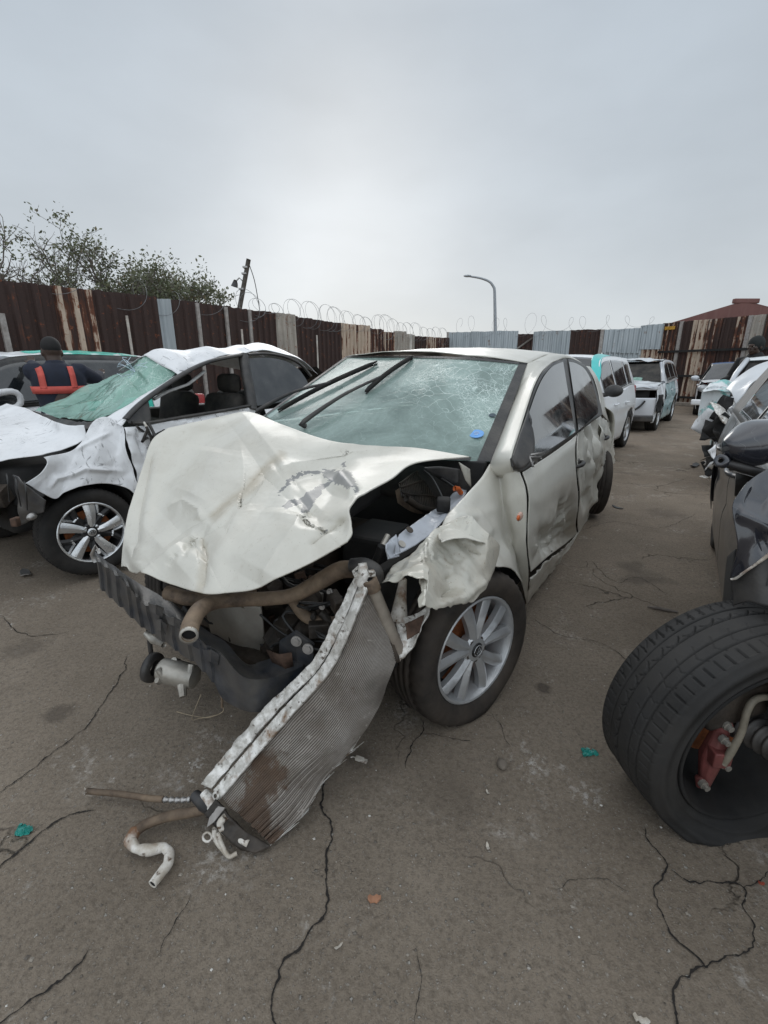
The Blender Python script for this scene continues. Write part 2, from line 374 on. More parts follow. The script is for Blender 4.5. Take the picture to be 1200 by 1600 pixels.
def rust_sheet(name, base=(.030, .017, .014), pale=(.52, .43, .35), rustc=(.19, .060, .026), amount=.42, seed=0.0):
    """painted corrugated sheet gone to rust: near-black brown with orange bloom and pale paint left in vertical runs"""
    t = NT(name); rn = t.rnd()
    off = t.n('ShaderNodeCombineXYZ', {0: t.math('MULTIPLY', rn, 37.0), 1: t.math('MULTIPLY', rn, 11.0), 2: t.math('MULTIPLY', rn, 23.0)}).outputs[0]
    v = t.n('ShaderNodeVectorMath', {0: t.co, 1: off}, operation='ADD').outputs[0]
    v2 = t.n('ShaderNodeVectorMath', {0: v, 1: (seed, seed, seed)}, operation='ADD').outputs[0]
    streak = t.noise(1, 7, .68, vec=t.map((8, 8, .55), src=v2)); streak2 = t.noise(1, 5, .6, vec=t.map((26, 26, 1.6), src=v2))
    blot = t.noise(2.2, 7, .65, vec=v2); fine = t.noise(30, 4, .6, vec=v2)
    a = t.math('ADD', t.math('MULTIPLY', streak, .6), t.math('MULTIPLY', streak2, .25)); a = t.math('ADD', a, t.math('MULTIPLY', blot, .45))
    rib = t.n('ShaderNodeAttribute', attribute_name='rib').outputs['Fac']
    a = t.math('ADD', a, t.math('MULTIPLY', t.math('SUBTRACT', rn, .5), .16)); a = t.math('ADD', a, t.math('MULTIPLY', t.math('SUBTRACT', rib, .5), .11))
    lo = .86 - .34 * amount
    rus = t.step(a, lo - .09, lo + .05); pal = t.step(a, lo + .01, lo + .05)
    c = t.mix(t.math('MULTIPLY', rus, .9), t.mix(fine, base, tuple(x * 1.9 for x in base)), t.mix(fine, rustc, tuple(x * .55 for x in rustc)))
    c = t.mix(pal, c, t.mix(t.step(blot, .35, .65), pale, tuple(x * .72 for x in pale)))
    c = t.mix(t.step(t.noise(9, 6, .7, vec=v2), .60, .68), c, rustc)
    return t.done(t.bsdf(c, .82, 0.0, t.bump(t.math('ADD', a, t.math('MULTIPLY', fine, .3)), .35, .006)))
M['sheet_dark'] = rust_sheet('dark_rusted_sheet', amount=-.05)
M['sheet_streak'] = rust_sheet('streaky_rusted_sheet', amount=.66, seed=5, rustc=(.24, .075, .030), pale=(.56, .45, .35))
M['sheet_mid'] = rust_sheet('half_rusted_sheet', amount=.28, seed=9)
M['sheet_pale'] = rust_sheet('pale_rust_stained_sheet', base=(.10, .075, .06), pale=(.42, .38, .33), amount=1.15, seed=3)
def galv_mat():
    t = NT('galvanised_sheet'); rn = t.rnd(); a = t.noise(1, 6, .6, vec=t.map((9, 9, .7))); b = t.noise(3, 5, .6)
    c = t.mix(t.step(a, .35, .68), (.33, .37, .39), (.50, .54, .56)); c = t.mix(t.math('MULTIPLY', rn, .35), c, (.30, .33, .345))
    c = t.mix(t.step(t.math('ADD', b, t.math('MULTIPLY', a, .4)), .86, .94), c, (.19, .12, .08))
    return t.done(t.bsdf(c, .5, .25, t.bump(t.noise(40, 3), .1, .003)))
M['galv'] = galv_mat()
M['post'] = simple('pale_steel_post', (.34, .32, .30), .6, .1, var=.3, dust=.3, dustcol=(.16, .09, .06))
M['post_white'] = simple('flaking_white_post', (.55, .52, .47), .7, var=.3, dust=.5, dustcol=(.2, .11, .06), scale=7)
M['razor'] = simple('razor_wire_steel', (.20, .205, .21), .5, .6)
M['wood_pole'] = simple('weathered_pole', (.16, .145, .13), .85, var=.4, scale=8)
M['lamp_grey'] = simple('lamp_post_grey', (.30, .32, .34), .5, .3)
M['roof_sheet'] = None
def roof_mat():
    t = NT('red_brown_roof_sheet'); a = t.noise(.6, 6, .6); r = t.noise(1, 3, .5, vec=t.map((3, .2, .2)))
    c = t.mix(t.step(a, .3, .7), (.115, .048, .042), (.17, .075, .065)); c = t.mix(t.math('MULTIPLY', t.step(r, .5, .7), .3), c, (.22, .13, .115))
    return t.done(t.bsdf(c, .7))
M['roof_sheet'] = roof_mat()
M['bark'] = simple('tree_bark', (.15, .13, .115), .9, var=.4, scale=9)
def leaf_mat():
    t = NT('dull_green_leaves'); rn = t.n('ShaderNodeNewGeometry').outputs['Random Per Island']
    c = t.mix(rn, (.080, .095, .055), (.185, .195, .115)); c = t.mix(t.step(rn, .86, 1.0), c, (.14, .11, .06))
    d = t.bsdf(c, .6); tr = t.n('ShaderNodeBsdfTranslucent', {0: c}).outputs[0]
    return t.done(t.n('ShaderNodeMixShader', {0: .25, 1: d, 2: tr}).outputs[0])
M['leaf'] = leaf_mat()
M['skin'] = simple('dark_skin', (.045, .024, .016), .5, var=.15)
M['hair'] = simple('black_hair', (.008, .007, .007), .8)
M['navy'] = simple('navy_work_cloth', (.014, .018, .032), .9, var=.3)
M['hivis'] = simple('red_orange_tape', (.52, .085, .065), .7, var=.15)
M['beanie'] = simple('charcoal_knit', (.018, .020, .020), .95, bumps=.6, fine=160)
M['trousers'] = simple('dark_trousers', (.018, .02, .028), .9)
M['boot'] = simple('black_boot', (.012, .012, .012), .6)
M['crack'] = simple('crack_shadow_dirt', (.018, .015, .013), .95)
M['sticker'] = simple('blue_disc_sticker', (.15, .37, .74), .5, var=.12, scale=30)
M['sticker_dark'] = simple('dark_disc_sticker', (.03, .055, .075), .5)
M['sticker_white'] = simple('pale_sticker_print', (.55, .66, .78), .5)
M['foil'] = None
def foil_mat():
    t = NT('crushed_flaking_aluminium'); a = t.noise(34, 6, .65); b = t.noise(13, 5, .6)
    c = t.mix(t.step(a, .42, .6), (.50, .48, .44), (.82, .80, .76)); c = t.mix(t.step(b, .56, .68), c, (.22, .13, .07))
    c = t.mix(t.step(t.noise(60, 3), .60, .70), c, (.10, .075, .055))
    return t.done(t.bsdf(c, .5, .25, t.bump(a, .7, .006)))
M['foil'] = foil_mat()
M['white_scale'] = None
def scale_mat():
    t = NT('white_corroded_pipe'); a = t.noise(16, 6, .65); b = t.noise(7, 5, .6)
    c = t.mix(t.step(a, .38, .6), (.40, .35, .28), (.72, .69, .64)); c = t.mix(t.step(b, .52, .62), c, (.20, .105, .055)); c = t.mix(t.step(t.noise(40, 4), .58, .66), c, (.12, .08, .055))
    return t.done(t.bsdf(c, .7, 0, t.bump(a, .4, .004)))
M['white_scale'] = scale_mat()
def asphalt():
    t = NT('old_dusty_asphalt')
    big = t.noise(.33, 6, .6); mid = t.noise(1.6, 8, .62); fine = t.noise(70, 5, .65); gr = t.noise(260, 3, .6)
    far = t.step(t.n('ShaderNodeVectorMath', {0: t.co, 1: (0, 0, 0)}, operation='DISTANCE').outputs['Value'], 2.0, 7.0)
    nearc = t.mix(t.step(mid, .3, .7), (.172, .140, .107), (.262, .218, .170))
    farc = t.mix(t.step(mid, .3, .7), (.19, .145, .104), (.29, .228, .170))
    mot = t.step(t.noise(.8, 5, .6), .3, .7); c = t.mix(t.math('MULTIPLY', far, t.math('ADD', .5, t.math('MULTIPLY', mot, .5))), nearc, farc)
    c = t.mix(t.math('MULTIPLY', t.step(big, .48, .66), .4), c, (.27, .225, .18))
    c = t.mix(t.math('MULTIPLY', t.step(fine, .45, .68), .5), c, (.075, .060, .047))
    gr2 = t.noise(150, 4, .7); c = t.mix(t.math('MULTIPLY', t.step(gr2, .54, .66), .35), c, (.30, .265, .225)); c = t.mix(t.math('MULTIPLY', t.step(gr2, .44, .33), .35), c, (.055, .045, .037))
    wv = t.n('ShaderNodeVectorMath', {0: t.co, 1: t.n('ShaderNodeVectorMath', {0: t.n('ShaderNodeTexNoise', {'Scale': 120.0, 'Detail': 3.0, 'Vector': t.co}).outputs['Color'], 'Scale': .012}, operation='SCALE').outputs[0]}, operation='ADD').outputs[0]
    vd = t.n('ShaderNodeTexVoronoi', {'Scale': 190.0, 'Vector': wv}, feature='F1'); sel = t.sepxyz(vd.outputs['Color'])
    st = t.math('MULTIPLY', t.step(vd.outputs['Distance'], .42, .30), t.step(sel[0], .80, .86))
    c = t.mix(t.math('MULTIPLY', st, .5), c, t.mix(sel[1], (.16, .145, .125), (.50, .47, .43)))
    vd2 = t.n('ShaderNodeTexVoronoi', {'Scale': 62.0, 'Vector': wv}, feature='F1'); sel2 = t.sepxyz(vd2.outputs['Color'])
    st2 = t.math('MULTIPLY', t.step(vd2.outputs['Distance'], .30, .20), t.step(sel2[0], .93, .95))
    c = t.mix(t.math('MULTIPLY', st2, .6), c, t.mix(sel2[1], (.15, .135, .115), (.58, .56, .52)))
    # chalky scuffs and oil stains, each with an outline of its own
    ch = t.math('MULTIPLY', t.step(t.noise(2.6, 7, .7, dist=.5), .565, .68), t.step(t.noise(45, 4, .7), .50, .60))
    c = t.mix(t.math('MULTIPLY', ch, .75), c, (.52, .50, .465))
    chf = t.math('MULTIPLY', t.step(t.noise(1.0, 7, .7, vec=t.map((.5, 2.2, 1), rot=(0, 0, .4))), .56, .68), t.math('MULTIPLY', t.step(t.noise(9, 5, .7), .45, .6), far))
    c = t.mix(t.math('MULTIPLY', chf, .6), c, (.42, .37, .315))
    oil = t.step(t.noise(1.3, 5, .55, vec=t.map((1, 1, 1), loc=(7.3, 2.1, 0))), .64, .72)
    c = t.mix(t.math('MULTIPLY', oil, .5), c, (.06, .050, .042))
    nz = t.noise(14, 5, .65)
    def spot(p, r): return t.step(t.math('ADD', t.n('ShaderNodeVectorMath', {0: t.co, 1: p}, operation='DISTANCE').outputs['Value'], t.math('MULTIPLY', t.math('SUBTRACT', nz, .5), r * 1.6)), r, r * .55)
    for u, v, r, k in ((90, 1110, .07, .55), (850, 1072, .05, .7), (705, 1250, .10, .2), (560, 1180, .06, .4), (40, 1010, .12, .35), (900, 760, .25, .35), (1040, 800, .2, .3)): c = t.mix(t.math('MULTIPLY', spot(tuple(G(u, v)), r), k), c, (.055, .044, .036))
    for u, v, r in ((170, 1195, .16), (120, 1170, .10), (345, 1345, .12), (400, 1300, .10), (800, 1285, .10), (640, 1120, .12), (880, 985, .16), (260, 1215, .07), (1010, 1020, .10)): c = t.mix(t.math('MULTIPLY', spot(tuple(G(u, v)), r), t.math('MULTIPLY', t.math('MULTIPLY', t.step(t.noise(52, 5, .7), .47, .62), t.step(t.noise(9, 4, .6), .45, .62)), .7)), c, (.45, .42, .38))
    hc = t.step(t.vor(1.15, 'DISTANCE_TO_EDGE', vec=t.n('ShaderNodeVectorMath', {0: t.co, 1: t.n('ShaderNodeTexNoise', {'Scale': 2.2, 'Detail': 6.0, 'Vector': t.co}).outputs['Color']}, operation='ADD').outputs[0]), .009, .0)
    hc = t.math('MULTIPLY', hc, t.step(t.noise(.9, 3), .5, .6))
    c = t.mix(t.math('MULTIPLY', hc, .8), c, (.03, .025, .02))
    h = t.math('ADD', t.math('MULTIPLY', fine, .5), t.math('MULTIPLY', gr, .35)); h = t.math('ADD', h, t.math('MULTIPLY', st, .35)); h = t.math('ADD', h, t.math('MULTIPLY', st2, .8))
    h = t.math('SUBTRACT', h, t.math('MULTIPLY', hc, 1.2)); h = t.math('ADD', h, t.math('MULTIPLY', mid, 1.2))
    return t.done(t.bsdf(c, .88, 0, t.bump(h, .9, .009), **{'Specular IOR Level': .3}))
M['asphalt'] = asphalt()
M['concrete'] = simple('dirty_concrete', (.27, .235, .20), .9, dust=.5)

M['teal_bright'] = paint('bright_teal_wrap', (.03, .52, .50), .15, rough=.4)
M['silver_light'] = paint('pale_silver_paint', (.62, .64, .66), .3, (.22, .21, .19))
M['rubber_tread'] = simple('worn_tread_rubber', (.022, .022, .0225), .72, dust=.4, dustcol=(.075, .067, .058), scale=7, **{'Specular IOR Level': .3})
M['tank_scale'] = simple('muddy_beige_tank', (.27, .24, .20), .7, var=.4, dust=.6, dustcol=(.13, .085, .06), scale=10)
# ------------------------------------------------------------------ ground
rng = np.random.default_rng(7); random.seed(7)
def ground():
    xs = np.unique(np.r_[np.linspace(-60, -6, 28), np.linspace(-6, 8, 141), np.linspace(8, 70, 32)])
    ys = np.unique(np.r_[np.linspace(-30, -2, 15), np.linspace(-2, 10, 121), np.linspace(10, 40, 61), np.linspace(40, 400, 30)])
    X, Y = np.meshgrid(xs, ys, indexing='ij'); Z = np.zeros_like(X)
    near = np.exp(-((X - .5) ** 2 + (Y - 3) ** 2) / 60)
    Z = .010 * fbm(np.stack([X * .9, Y * .9, Z], -1), 3, 5) * near
    return MB().grid(np.stack([X, Y, Z - .008], -1)).build('ground', M['asphalt'])
tag(ground(), kind='structure')
def gz(x, y):
    p = np.array([x, y, 0.0]); near = math.exp(-((x - .5) ** 2 + (y - 3) ** 2) / 60)
    return float(.010 * fbm(np.array([x * .9, y * .9, 0.0]), 3, 5) * near - .008)

CRACKS = [([(512, 1215), (503, 1255), (515, 1290), (516, 1330), (513, 1370), (510, 1420), (470, 1475), (432, 1520), (430, 1600), (440, 1680)], .008),
    ([(-40, 1370), (0, 1345), (50, 1305), (95, 1275), (150, 1258)], .010), ([(-30, 1250), (0, 1232), (60, 1190), (135, 1128), (190, 1050), (200, 1020)], .006),
    ([(1005, 1285), (1012, 1310), (1040, 1340), (1045, 1360), (1025, 1385), (1035, 1430), (1060, 1470), (1095, 1500), (1105, 1510), (1130, 1495), (1170, 1485), (1185, 1450), (1160, 1410), (1155, 1385), (1100, 1380), (1050, 1360)], .006),
    ([(1105, 1510), (1060, 1530), (1050, 1560), (1060, 1600), (1070, 1660)], .007), ([(1155, 1385), (1215, 1360)], .004),
    ([(665, 1125), (660, 1145), (640, 1170), (632, 1200)], .006), ([(-20, 1630), (0, 1600), (60, 1555), (110, 1520), (140, 1480)], .008),
    ([(770, 1110), (790, 1150), (800, 1165)], .003), ([(660, 1145), (700, 1150), (740, 1160)], .003),
    ([(830, 960), (880, 990), (940, 1000), (1000, 1040)], .004), ([(920, 870), (960, 905), (1000, 900), (1050, 930)], .005), ([(900, 830), (960, 815), (1030, 825), (1090, 800)], .006),
    ([(300, 1395), (270, 1440), (240, 1500)], .003), ([(655, 1480), (660, 1540), (648, 1600)], .003), ([(0, 960), (40, 990), (110, 985)], .006), ([(970, 750), (1020, 760), (1080, 745)], .008), ([(860, 1385), (930, 1372), (990, 1390)], .002)]
mb = MB()
for k, (pl, wd) in enumerate(CRACKS):
    c = spl([G(u, v) for u, v in pl], 60 * len(pl)); n = len(c)
    t = np.gradient(c, axis=0); t /= np.linalg.norm(t, axis=1, keepdims=True); s = np.stack([-t[:, 1], t[:, 0], 0 * t[:, 0]], 1)
    c = c + s * (vnoise(c * 22, k)[:, None] * .010 + vnoise(c * 70, k)[:, None] * .004)
    w = wd * .66 * (.25 + .8 * np.abs(vnoise(c * 35, k + 50)) + .9 * np.clip(vnoise(c * 130, k + 70), 0, 1) + .5 * np.abs(vnoise(c * 260, k + 90))) * np.minimum(1, np.minimum(np.arange(n), n - 1 - np.arange(n)) / 28.0 + .1)
    z = np.array([gz(a[0], a[1]) for a in c]) + .0035
    A = c + s * w[:, None] * .5; B = c - s * w[:, None] * .5; A[:, 2] = z; B[:, 2] = z
    mb.grid(np.stack([A, B], 1))
tag(mb.build('pavement_cracks', M['crack']), kind='structure')

# loose grit: far too many to count
mb = MB(); mats_g = []
def stone(c, r, sq=.6):
    V = np.array([[0, 0, 1], [1, 0, 0], [0, 1, 0], [-1, 0, 0], [0, -1, 0], [.5, .5, .7], [-.6, .5, .6]], float)
    V = V[:5] * (1 + .5 * (rng.random((5, 1)) - .5)); a = rng.random() * 6.28
    V = V @ np.array([[math.cos(a), -math.sin(a), 0], [math.sin(a), math.cos(a), 0], [0, 0, sq]])
    return np.asarray(c) + V * r, [(0, 1, 2), (0, 2, 3), (0, 3, 4), (0, 4, 1)]
for i in range(5200):
    y = .35 + 6.5 * rng.random() ** 2.0; x = (rng.random() - .5) * (1.6 + y * 1.9) + .15 * y
    r = .0012 + .0035 * rng.random() ** 4 + (.004 if rng.random() > .985 else 0)
    V, F_ = stone((x, y, gz(x, y) + .001), r * (1 + .12 * y)); mb.add(V, F_)
def gravel_mat():
    t = NT('mixed_grit'); rn = t.n('ShaderNodeNewGeometry').outputs['Random Per Island']
    c = t.mix(rn, (.11, .095, .08), (.32, .285, .24)); c = t.mix(t.step(rn, .93, .95), c, (.62, .60, .56)); return t.done(t.bsdf(c, .9))
tag(mb.build('loose_grit', gravel_mat(), smooth=False), kind='stuff')

# ------------------------------------------------------------------ corrugated fences
class Wall:
    def __init__(s, a, b):
        s.a = np.array([*a, 0.0]); d = np.array([b[0] - a[0], b[1] - a[1], 0.0]); s.L = np.linalg.norm(d); s.d = d / s.L
        s.n = np.array([s.d[1], -s.d[0], 0])            # faces the yard
    def at(s, u, v):
        p = hit(u, v, s.n, s.n @ s.a) - s.a; return p @ s.d, p[2]
    def pt(s, q, z, off=0.0): return s.a + q * s.d + np.array([0, 0, z]) + off * s.n
def sheet_mesh(w, q0, q1, z0, zt0, zt1, pitch=.19, depth=.048, off=0.0, seed=0):
    per = [(0, 0), (.22, 0), (.34, 1), (.62, 1), (.74, 0)]; qs = []; hs = []
    n = int((q1 - q0) / pitch) + 1
    for k in range(n):
        for f, h in per:
            q = q0 + (k + f) * pitch
            if q < q1: qs.append(q); hs.append(h)
    qs.append(q1); hs.append(0); qs = np.array(qs); hs = np.array(hs, float)
    nz = 9; P = np.zeros((len(qs), nz, 3))
    for j in range(nz):
        t = j / (nz - 1); zt = zt0 + (zt1 - zt0) * (qs - q0) / max(q1 - q0, 1e-6)
        if j == nz - 1: zt = zt + .012 * vnoise(np.stack([qs * 9, qs * 0, qs * 0], -1), seed)
        z = z0 + (zt - z0) * t
        P[:, j] = w.a + qs[:, None] * w.d + z[:, None] * ZA + (off + hs * depth + .012 * vnoise(np.stack([qs * 2.2, z * 1.7, qs * 0 + seed], -1), seed))[:, None] * w.n
    return MB().grid(P), np.repeat(hs[:, None], nz, 1)
def posts_on(w, parent, items):
    for (u0, v0, mat, wd, off, zt) in items:
        q, z = w.at(u0, v0); zt = zt or z
        MB().box(w.pt(q, zt / 2, off), (wd, wd, zt), rot=math.atan2(w.d[1], w.d[0])).build('post', mat, parent, smooth=False, bevel=.006)

wl = Wall((-5.75, 7.61), (2.9, 21.76))
def zline(w, u, v): return w.at(u, v)
fl = thing('corrugated_fence', 'long dark brown corrugated iron fence with pale posts behind the crushed white sedan', 'fence', wl.a)
fl_off = np.array(fl.location)
def put_sheet(root, w, q0, q1, z0, a, b, mat, off=0, pitch=.19, seed=0, name='sheet'):
    m, hh = sheet_mesh(w, q0, q1, z0, a, b, pitch=pitch, off=off, seed=seed); m.v = [v - np.array(root.location) for v in m.v]
    o = m.build(name, mat, root, smooth=False, solid=.0025); set_attr(o, 'rib', hh); return o
def row(root, w, items, pitch, z0=.02, label=None):
    for k, (u0, v0, u1, v1, mat, off) in enumerate(items):
        q0, za = w.at(u0, v0); q1, zb = w.at(u1, v1)
        put_sheet(root, w, q0, q1 + .03, z0, za, zb, M[mat], off + (.004 if k % 2 else 0), pitch, k * 3 + 1)
# sheets beyond the left edge of the picture, then one after the other along the row
for k, q in enumerate((-6.0, -5.0, -4.0, -3.0, -2.0, -1.0)):
    put_sheet(fl, wl, q, q + 1.02, .02, 2.6, 2.6, M['sheet_dark'], .004 * (k % 2), .24, k + 60)
row(fl, wl, [(0, 437, 38, 441, 'sheet_dark', 0), (38, 441, 76, 446, 'sheet_dark', .01), (76, 446, 140, 453, 'sheet_streak', .006), (140, 452, 192, 458, 'sheet_dark', 0), (192, 458, 243, 464, 'sheet_dark', .008),
    (243, 466, 263, 468, 'galv', .02), (263, 467, 304, 472, 'sheet_dark', 0), (304, 473, 350, 479, 'sheet_dark', .006), (350, 478, 387, 484, 'sheet_dark', 0)], .24)
row(fl, wl, [(387, 484, 428, 488, 'sheet_mid', 0), (428, 488, 458, 492, 'sheet_pale', .012), (458, 494, 492, 499, 'sheet_dark', 0), (492, 500, 532, 505, 'sheet_dark', .01), (532, 505, 576, 509, 'sheet_streak', .02),
    (576, 513, 598, 515, 'sheet_mid', 0), (598, 518, 614, 519, 'sheet_streak', .01), (614, 517, 632, 518, 'sheet_pale', .02), (632, 521, 648, 524, 'sheet_pale', 0), (648, 525, 664, 526, 'sheet_dark', .01), (664, 526, 680, 527, 'sheet_streak', 0), (680, 527, 701, 528, 'sheet_mid', .01)], .2)
def post_w(root, w, u, v, mat, wd, off, zt=None):
    q, z = w.at(u, v); p = w.pt(q, (zt or z) / 2, off) - np.array(root.location)
    return MB().box(p, (wd, wd * .7, zt or z), rot=math.atan2(w.d[1], w.d[0])).build('post', mat, root, smooth=False, bevel=.006)
for u, v, wd in ((-2, 490, .08), (304, 474, .075), (349, 480, .075), (386, 484, .075)): post_w(fl, wl, u, v, M['post'], wd, .075)
for u, v in ((190, 494), (370, 515), (488, 524)): post_w(fl, wl, u, v, M['post_white'], .042, .16)
post_w(fl, wl, 639, 522, M['post_white'], .13, .06)

wb_ = Wall((2.9, 21.76), (11.3, 19.8))
fb = thing('sheet_metal_fence', 'patched back fence of grey galvanised and red brown sheets beyond the cream wreck roof', 'fence', wb_.a)
row(fb, wb_, [(699, 519, 736, 519, 'galv', .03), (736, 518, 772, 518, 'galv', .035), (772, 517, 809, 517, 'galv', .03), (807, 522, 835, 522, 'sheet_dark', 0), (834, 518, 862, 517, 'galv', .02), (862, 517, 891, 517, 'galv', .026), (890, 516, 914, 515, 'sheet_mid', 0), (914, 515, 941, 515, 'sheet_dark', .006)], .19)
def tier(u0, v0, u1, v1, vb, mat, off):
    q0, za = wb_.at(u0, v0); q1, zb = wb_.at(u1, v1); _, z0 = wb_.at((u0 + u1) / 2, vb)
    put_sheet(fb, wb_, q0, q1, z0, za, zb, M[mat], off, .19, int(u0))
tier(942, 515, 973, 514, 551, 'galv', .05); tier(973, 514, 1004, 512, 552, 'galv', .055); tier(1001, 509, 1038, 506, 546, 'galv', .065)
tier(942, 545, 972, 545, 700, 'galv', 0); tier(972, 545, 1003, 545, 700, 'galv', .006); tier(1001, 540, 1036, 540, 700, 'sheet_streak', 0)
for u, v, wd in ((941, 515, .13), (700, 519, .09)): post_w(fb, wb_, u, v, M['post'], wd, .07)
q, z = wb_.at(808, 545); q2, z2 = wb_.at(832, 528)
MB().tube([wb_.pt(q, z, .12) - np.array(fb.location), wb_.pt(q2, z2, .12) - np.array(fb.location)], .035, 8).build('brace', M['wood_pole'], fb)

wr = Wall((11.3, 19.8), (15.6, 11.2))
fr_ = thing('rusty_sheet_fence', 'rust streaked corrugated fence at the end of the lane under the red brown roof', 'fence', wr.a)
row(fr_, wr, [(1036, 505, 1060, 503, 'sheet_streak', 0), (1060, 503, 1083, 501, 'sheet_dark', .006), (1083, 501, 1108, 499, 'sheet_streak', 0), (1108, 499, 1130, 497, 'sheet_mid', .006), (1130, 497, 1152, 495, 'sheet_dark', 0), (1152, 495, 1176, 493, 'sheet_streak', .006), (1176, 493, 1198, 491, 'sheet_pale', 0), (1198, 491, 1240, 487, 'sheet_mid', .006), (1240, 487, 1300, 480, 'sheet_streak', 0)], .19)
for u, v, wd in ((1068, 502, .12), (1176, 493, .12)): post_w(fr_, wr, u, v, M['post'], wd, .07)
for zb in (2.02, 1.10, .30):
    MB().box(wr.pt(1.9, zb, .14) - np.array(fr_.location), (4.6, .06, .08), rot=math.atan2(wr.d[1], wr.d[0])).build('rail', M['engine_dark'], fr_, smooth=False)
q, z = wr.at(1044, 513)
MB().box(wr.pt(q + .1, z, .05) - np.array(fr_.location), (.42, .02, .13), rot=math.atan2(wr.d[1], wr.d[0])).build('patch', simple('yellow_paint_patch', (.45, .24, .03), .8), fr_, smooth=False, bevel=.03)
kerb = MB().box(wr.pt(2.2, .06, .45), (5.2, .2, .14), rot=math.atan2(wr.d[1], wr.d[0])).build('concrete_kerb', M['concrete'], None, smooth=False, bevel=.02)
tag(kerb, kind='structure')

def coil(name, label, w, q0, q1, zf, r, pitch, seed, group='razor wire coils'):
    n = int((q1 - q0) / pitch * 26); a = np.linspace(0, (q1 - q0) / pitch * 2 * np.pi, n); q = np.linspace(q0, q1, n)
    q = q + r * .9 * np.sin(a * .5 + 1) * .5 + .25 * vnoise(np.stack([q * 1.3, q * 0, q * 0], -1), seed)
    rr = r * (1 + .6 * vnoise(np.stack([q * .9, q * 0, q * 0], -1), seed + 4))
    zc = np.interp(q, *zf) + r * .55
    P = w.a + (q + rr * .75 * np.cos(a))[:, None] * w.d + (zc + rr * np.sin(a))[:, None] * ZA + (.15 * np.cos(a * 1.0 + .5))[:, None] * w.n
    o = MB().tube(P - P[0], .0042, 4, cap=False).build(name, M['razor'], None); o.location = tuple(P[0]); return tag(o, label, 'razor wire', group)
coil('razor_wire', 'tangled razor wire coils along the top of the long dark brown fence', wl, 4.6, 16.2, ([0, 16], [2.62, 2.55]), .30, .29, 3)
coil('razor_wire', 'loose low strand of razor wire sagging over the dark fence below the trees', wl, .2, 4.8, ([0, 16], [2.48, 2.55]), .22, .95, 8)
coil('razor_wire', 'thin razor wire coils along the grey patched back fence', wb_, .2, 8.2, ([0, 8.6], [2.9, 2.95]), .38, .75, 5)

# ------------------------------------------------------------------ street lamp, leaning pole, warehouse
b = AtY(774, 560, 30); b[2] = 0; tp = AtY(773, 462, 30); bend = AtY(766, 441, 30); arm = AtY(752, 435, 30); tip = AtY(732, 431.5, 30)
t = thing('street_lamp', 'tall grey street lamp with curved arm beyond the back fence', 'street lamp', b)
MB().tube([(0, 0, 0), (0, 0, 2.0), tp - b, AtY(771.5, 450, 30) - b, bend - b, arm - b, tip - b], [.13, .12, .085, .08, .07, .06, .05], 8, smooth_n=40).build('pole', M['lamp_grey'], t)
MB().ball(AtY(730.5, 431.2, 30) - b, (.24, .12, .07)).build('lamp_head', M['lamp_grey'], t)

b = AtY(371, 500, 17); b2 = AtY(388.5, 405, 17); d = b2 - b; base = b - d * (b[2] / d[2]); base[2] = 0
t = thing('utility_pole', 'leaning weathered utility pole with a small lamp behind the dark fence', 'utility pole', base)
MB().tube([(0, 0, 0), b2 - base], [.10, .075], 8).build('pole', M['wood_pole'], t)
la = AtY(380, 440, 17) - base; lb = AtY(374, 434, 17) - base; lc = AtY(368, 440, 17) - base
MB().tube([la, lb, lc], .025, 6).build('lamp_arm', M['steel'], t)
MB().tube([lc + np.array([0, 0, .05]), lc + np.array([-.02, 0, -.06]), lc + np.array([-.05, 0, -.16])], [.05, .09, .12], 10).build('lamp_shade', M['black_plastic'], t)
for v in (418, 428, 452): MB().box(AtY(382 - (v - 430) * .18, v, 17) - base, (.16, .24, .05)).build('clamp', M['steel'], t, smooth=False)
MB().tube([AtY(389, 412, 17) - base, AtY(398, 440, 17) - base, AtY(406, 485, 17) - base], .014, 5, smooth_n=12).build('cable', M['wire'], t)

Yb = 34.0
def wq(u, v, y=Yb): return AtY(u, v, y)
e1 = wq(1046, 505); rd = wq(1164, 470.5); e2 = wq(1330, 512)
ob = np.array([rd[0], Yb, 0])
t = thing('warehouse', 'red brown gabled shed roof showing above the rusty fence', 'building', ob)
L0, L1 = e1 - ob, e2 - ob; rz = rd[2]; D = np.array([9.6, 16, 0])
mb = MB(); A = [(L0[0], 0, 0), (L1[0], 0, 0), (L1[0], 0, L1[2] - .05), (0, 0, rz - .05), (L0[0], 0, L0[2] - .05)]
B = [tuple(np.array(a) + D) for a in A]; mb.add(A + B, [(0, 1, 2, 3, 4), (9, 8, 7, 6, 5), (0, 4, 9, 5), (1, 6, 7, 2)]); mb.build('wall', M['roof_sheet'], t, smooth=False)
for e_, s in ((L0, -1), (L1, 1)):
    P = np.array([[(s * .0, .03, rz), tuple(np.array([s * .0, .3, rz]) + D)], [(e_[0], .03, e_[2] - .05), tuple(np.array([e_[0], .3, e_[2] - .05]) + D)]])
    MB().grid(P).build('roof', M['roof_sheet'], t, smooth=False, solid=.08)
MB().box(np.array([.15, .12, rz + .02]), (1.7, .3, .30)).build('ridge_vent', M['roof_sheet'], t, smooth=False, bevel=.05)

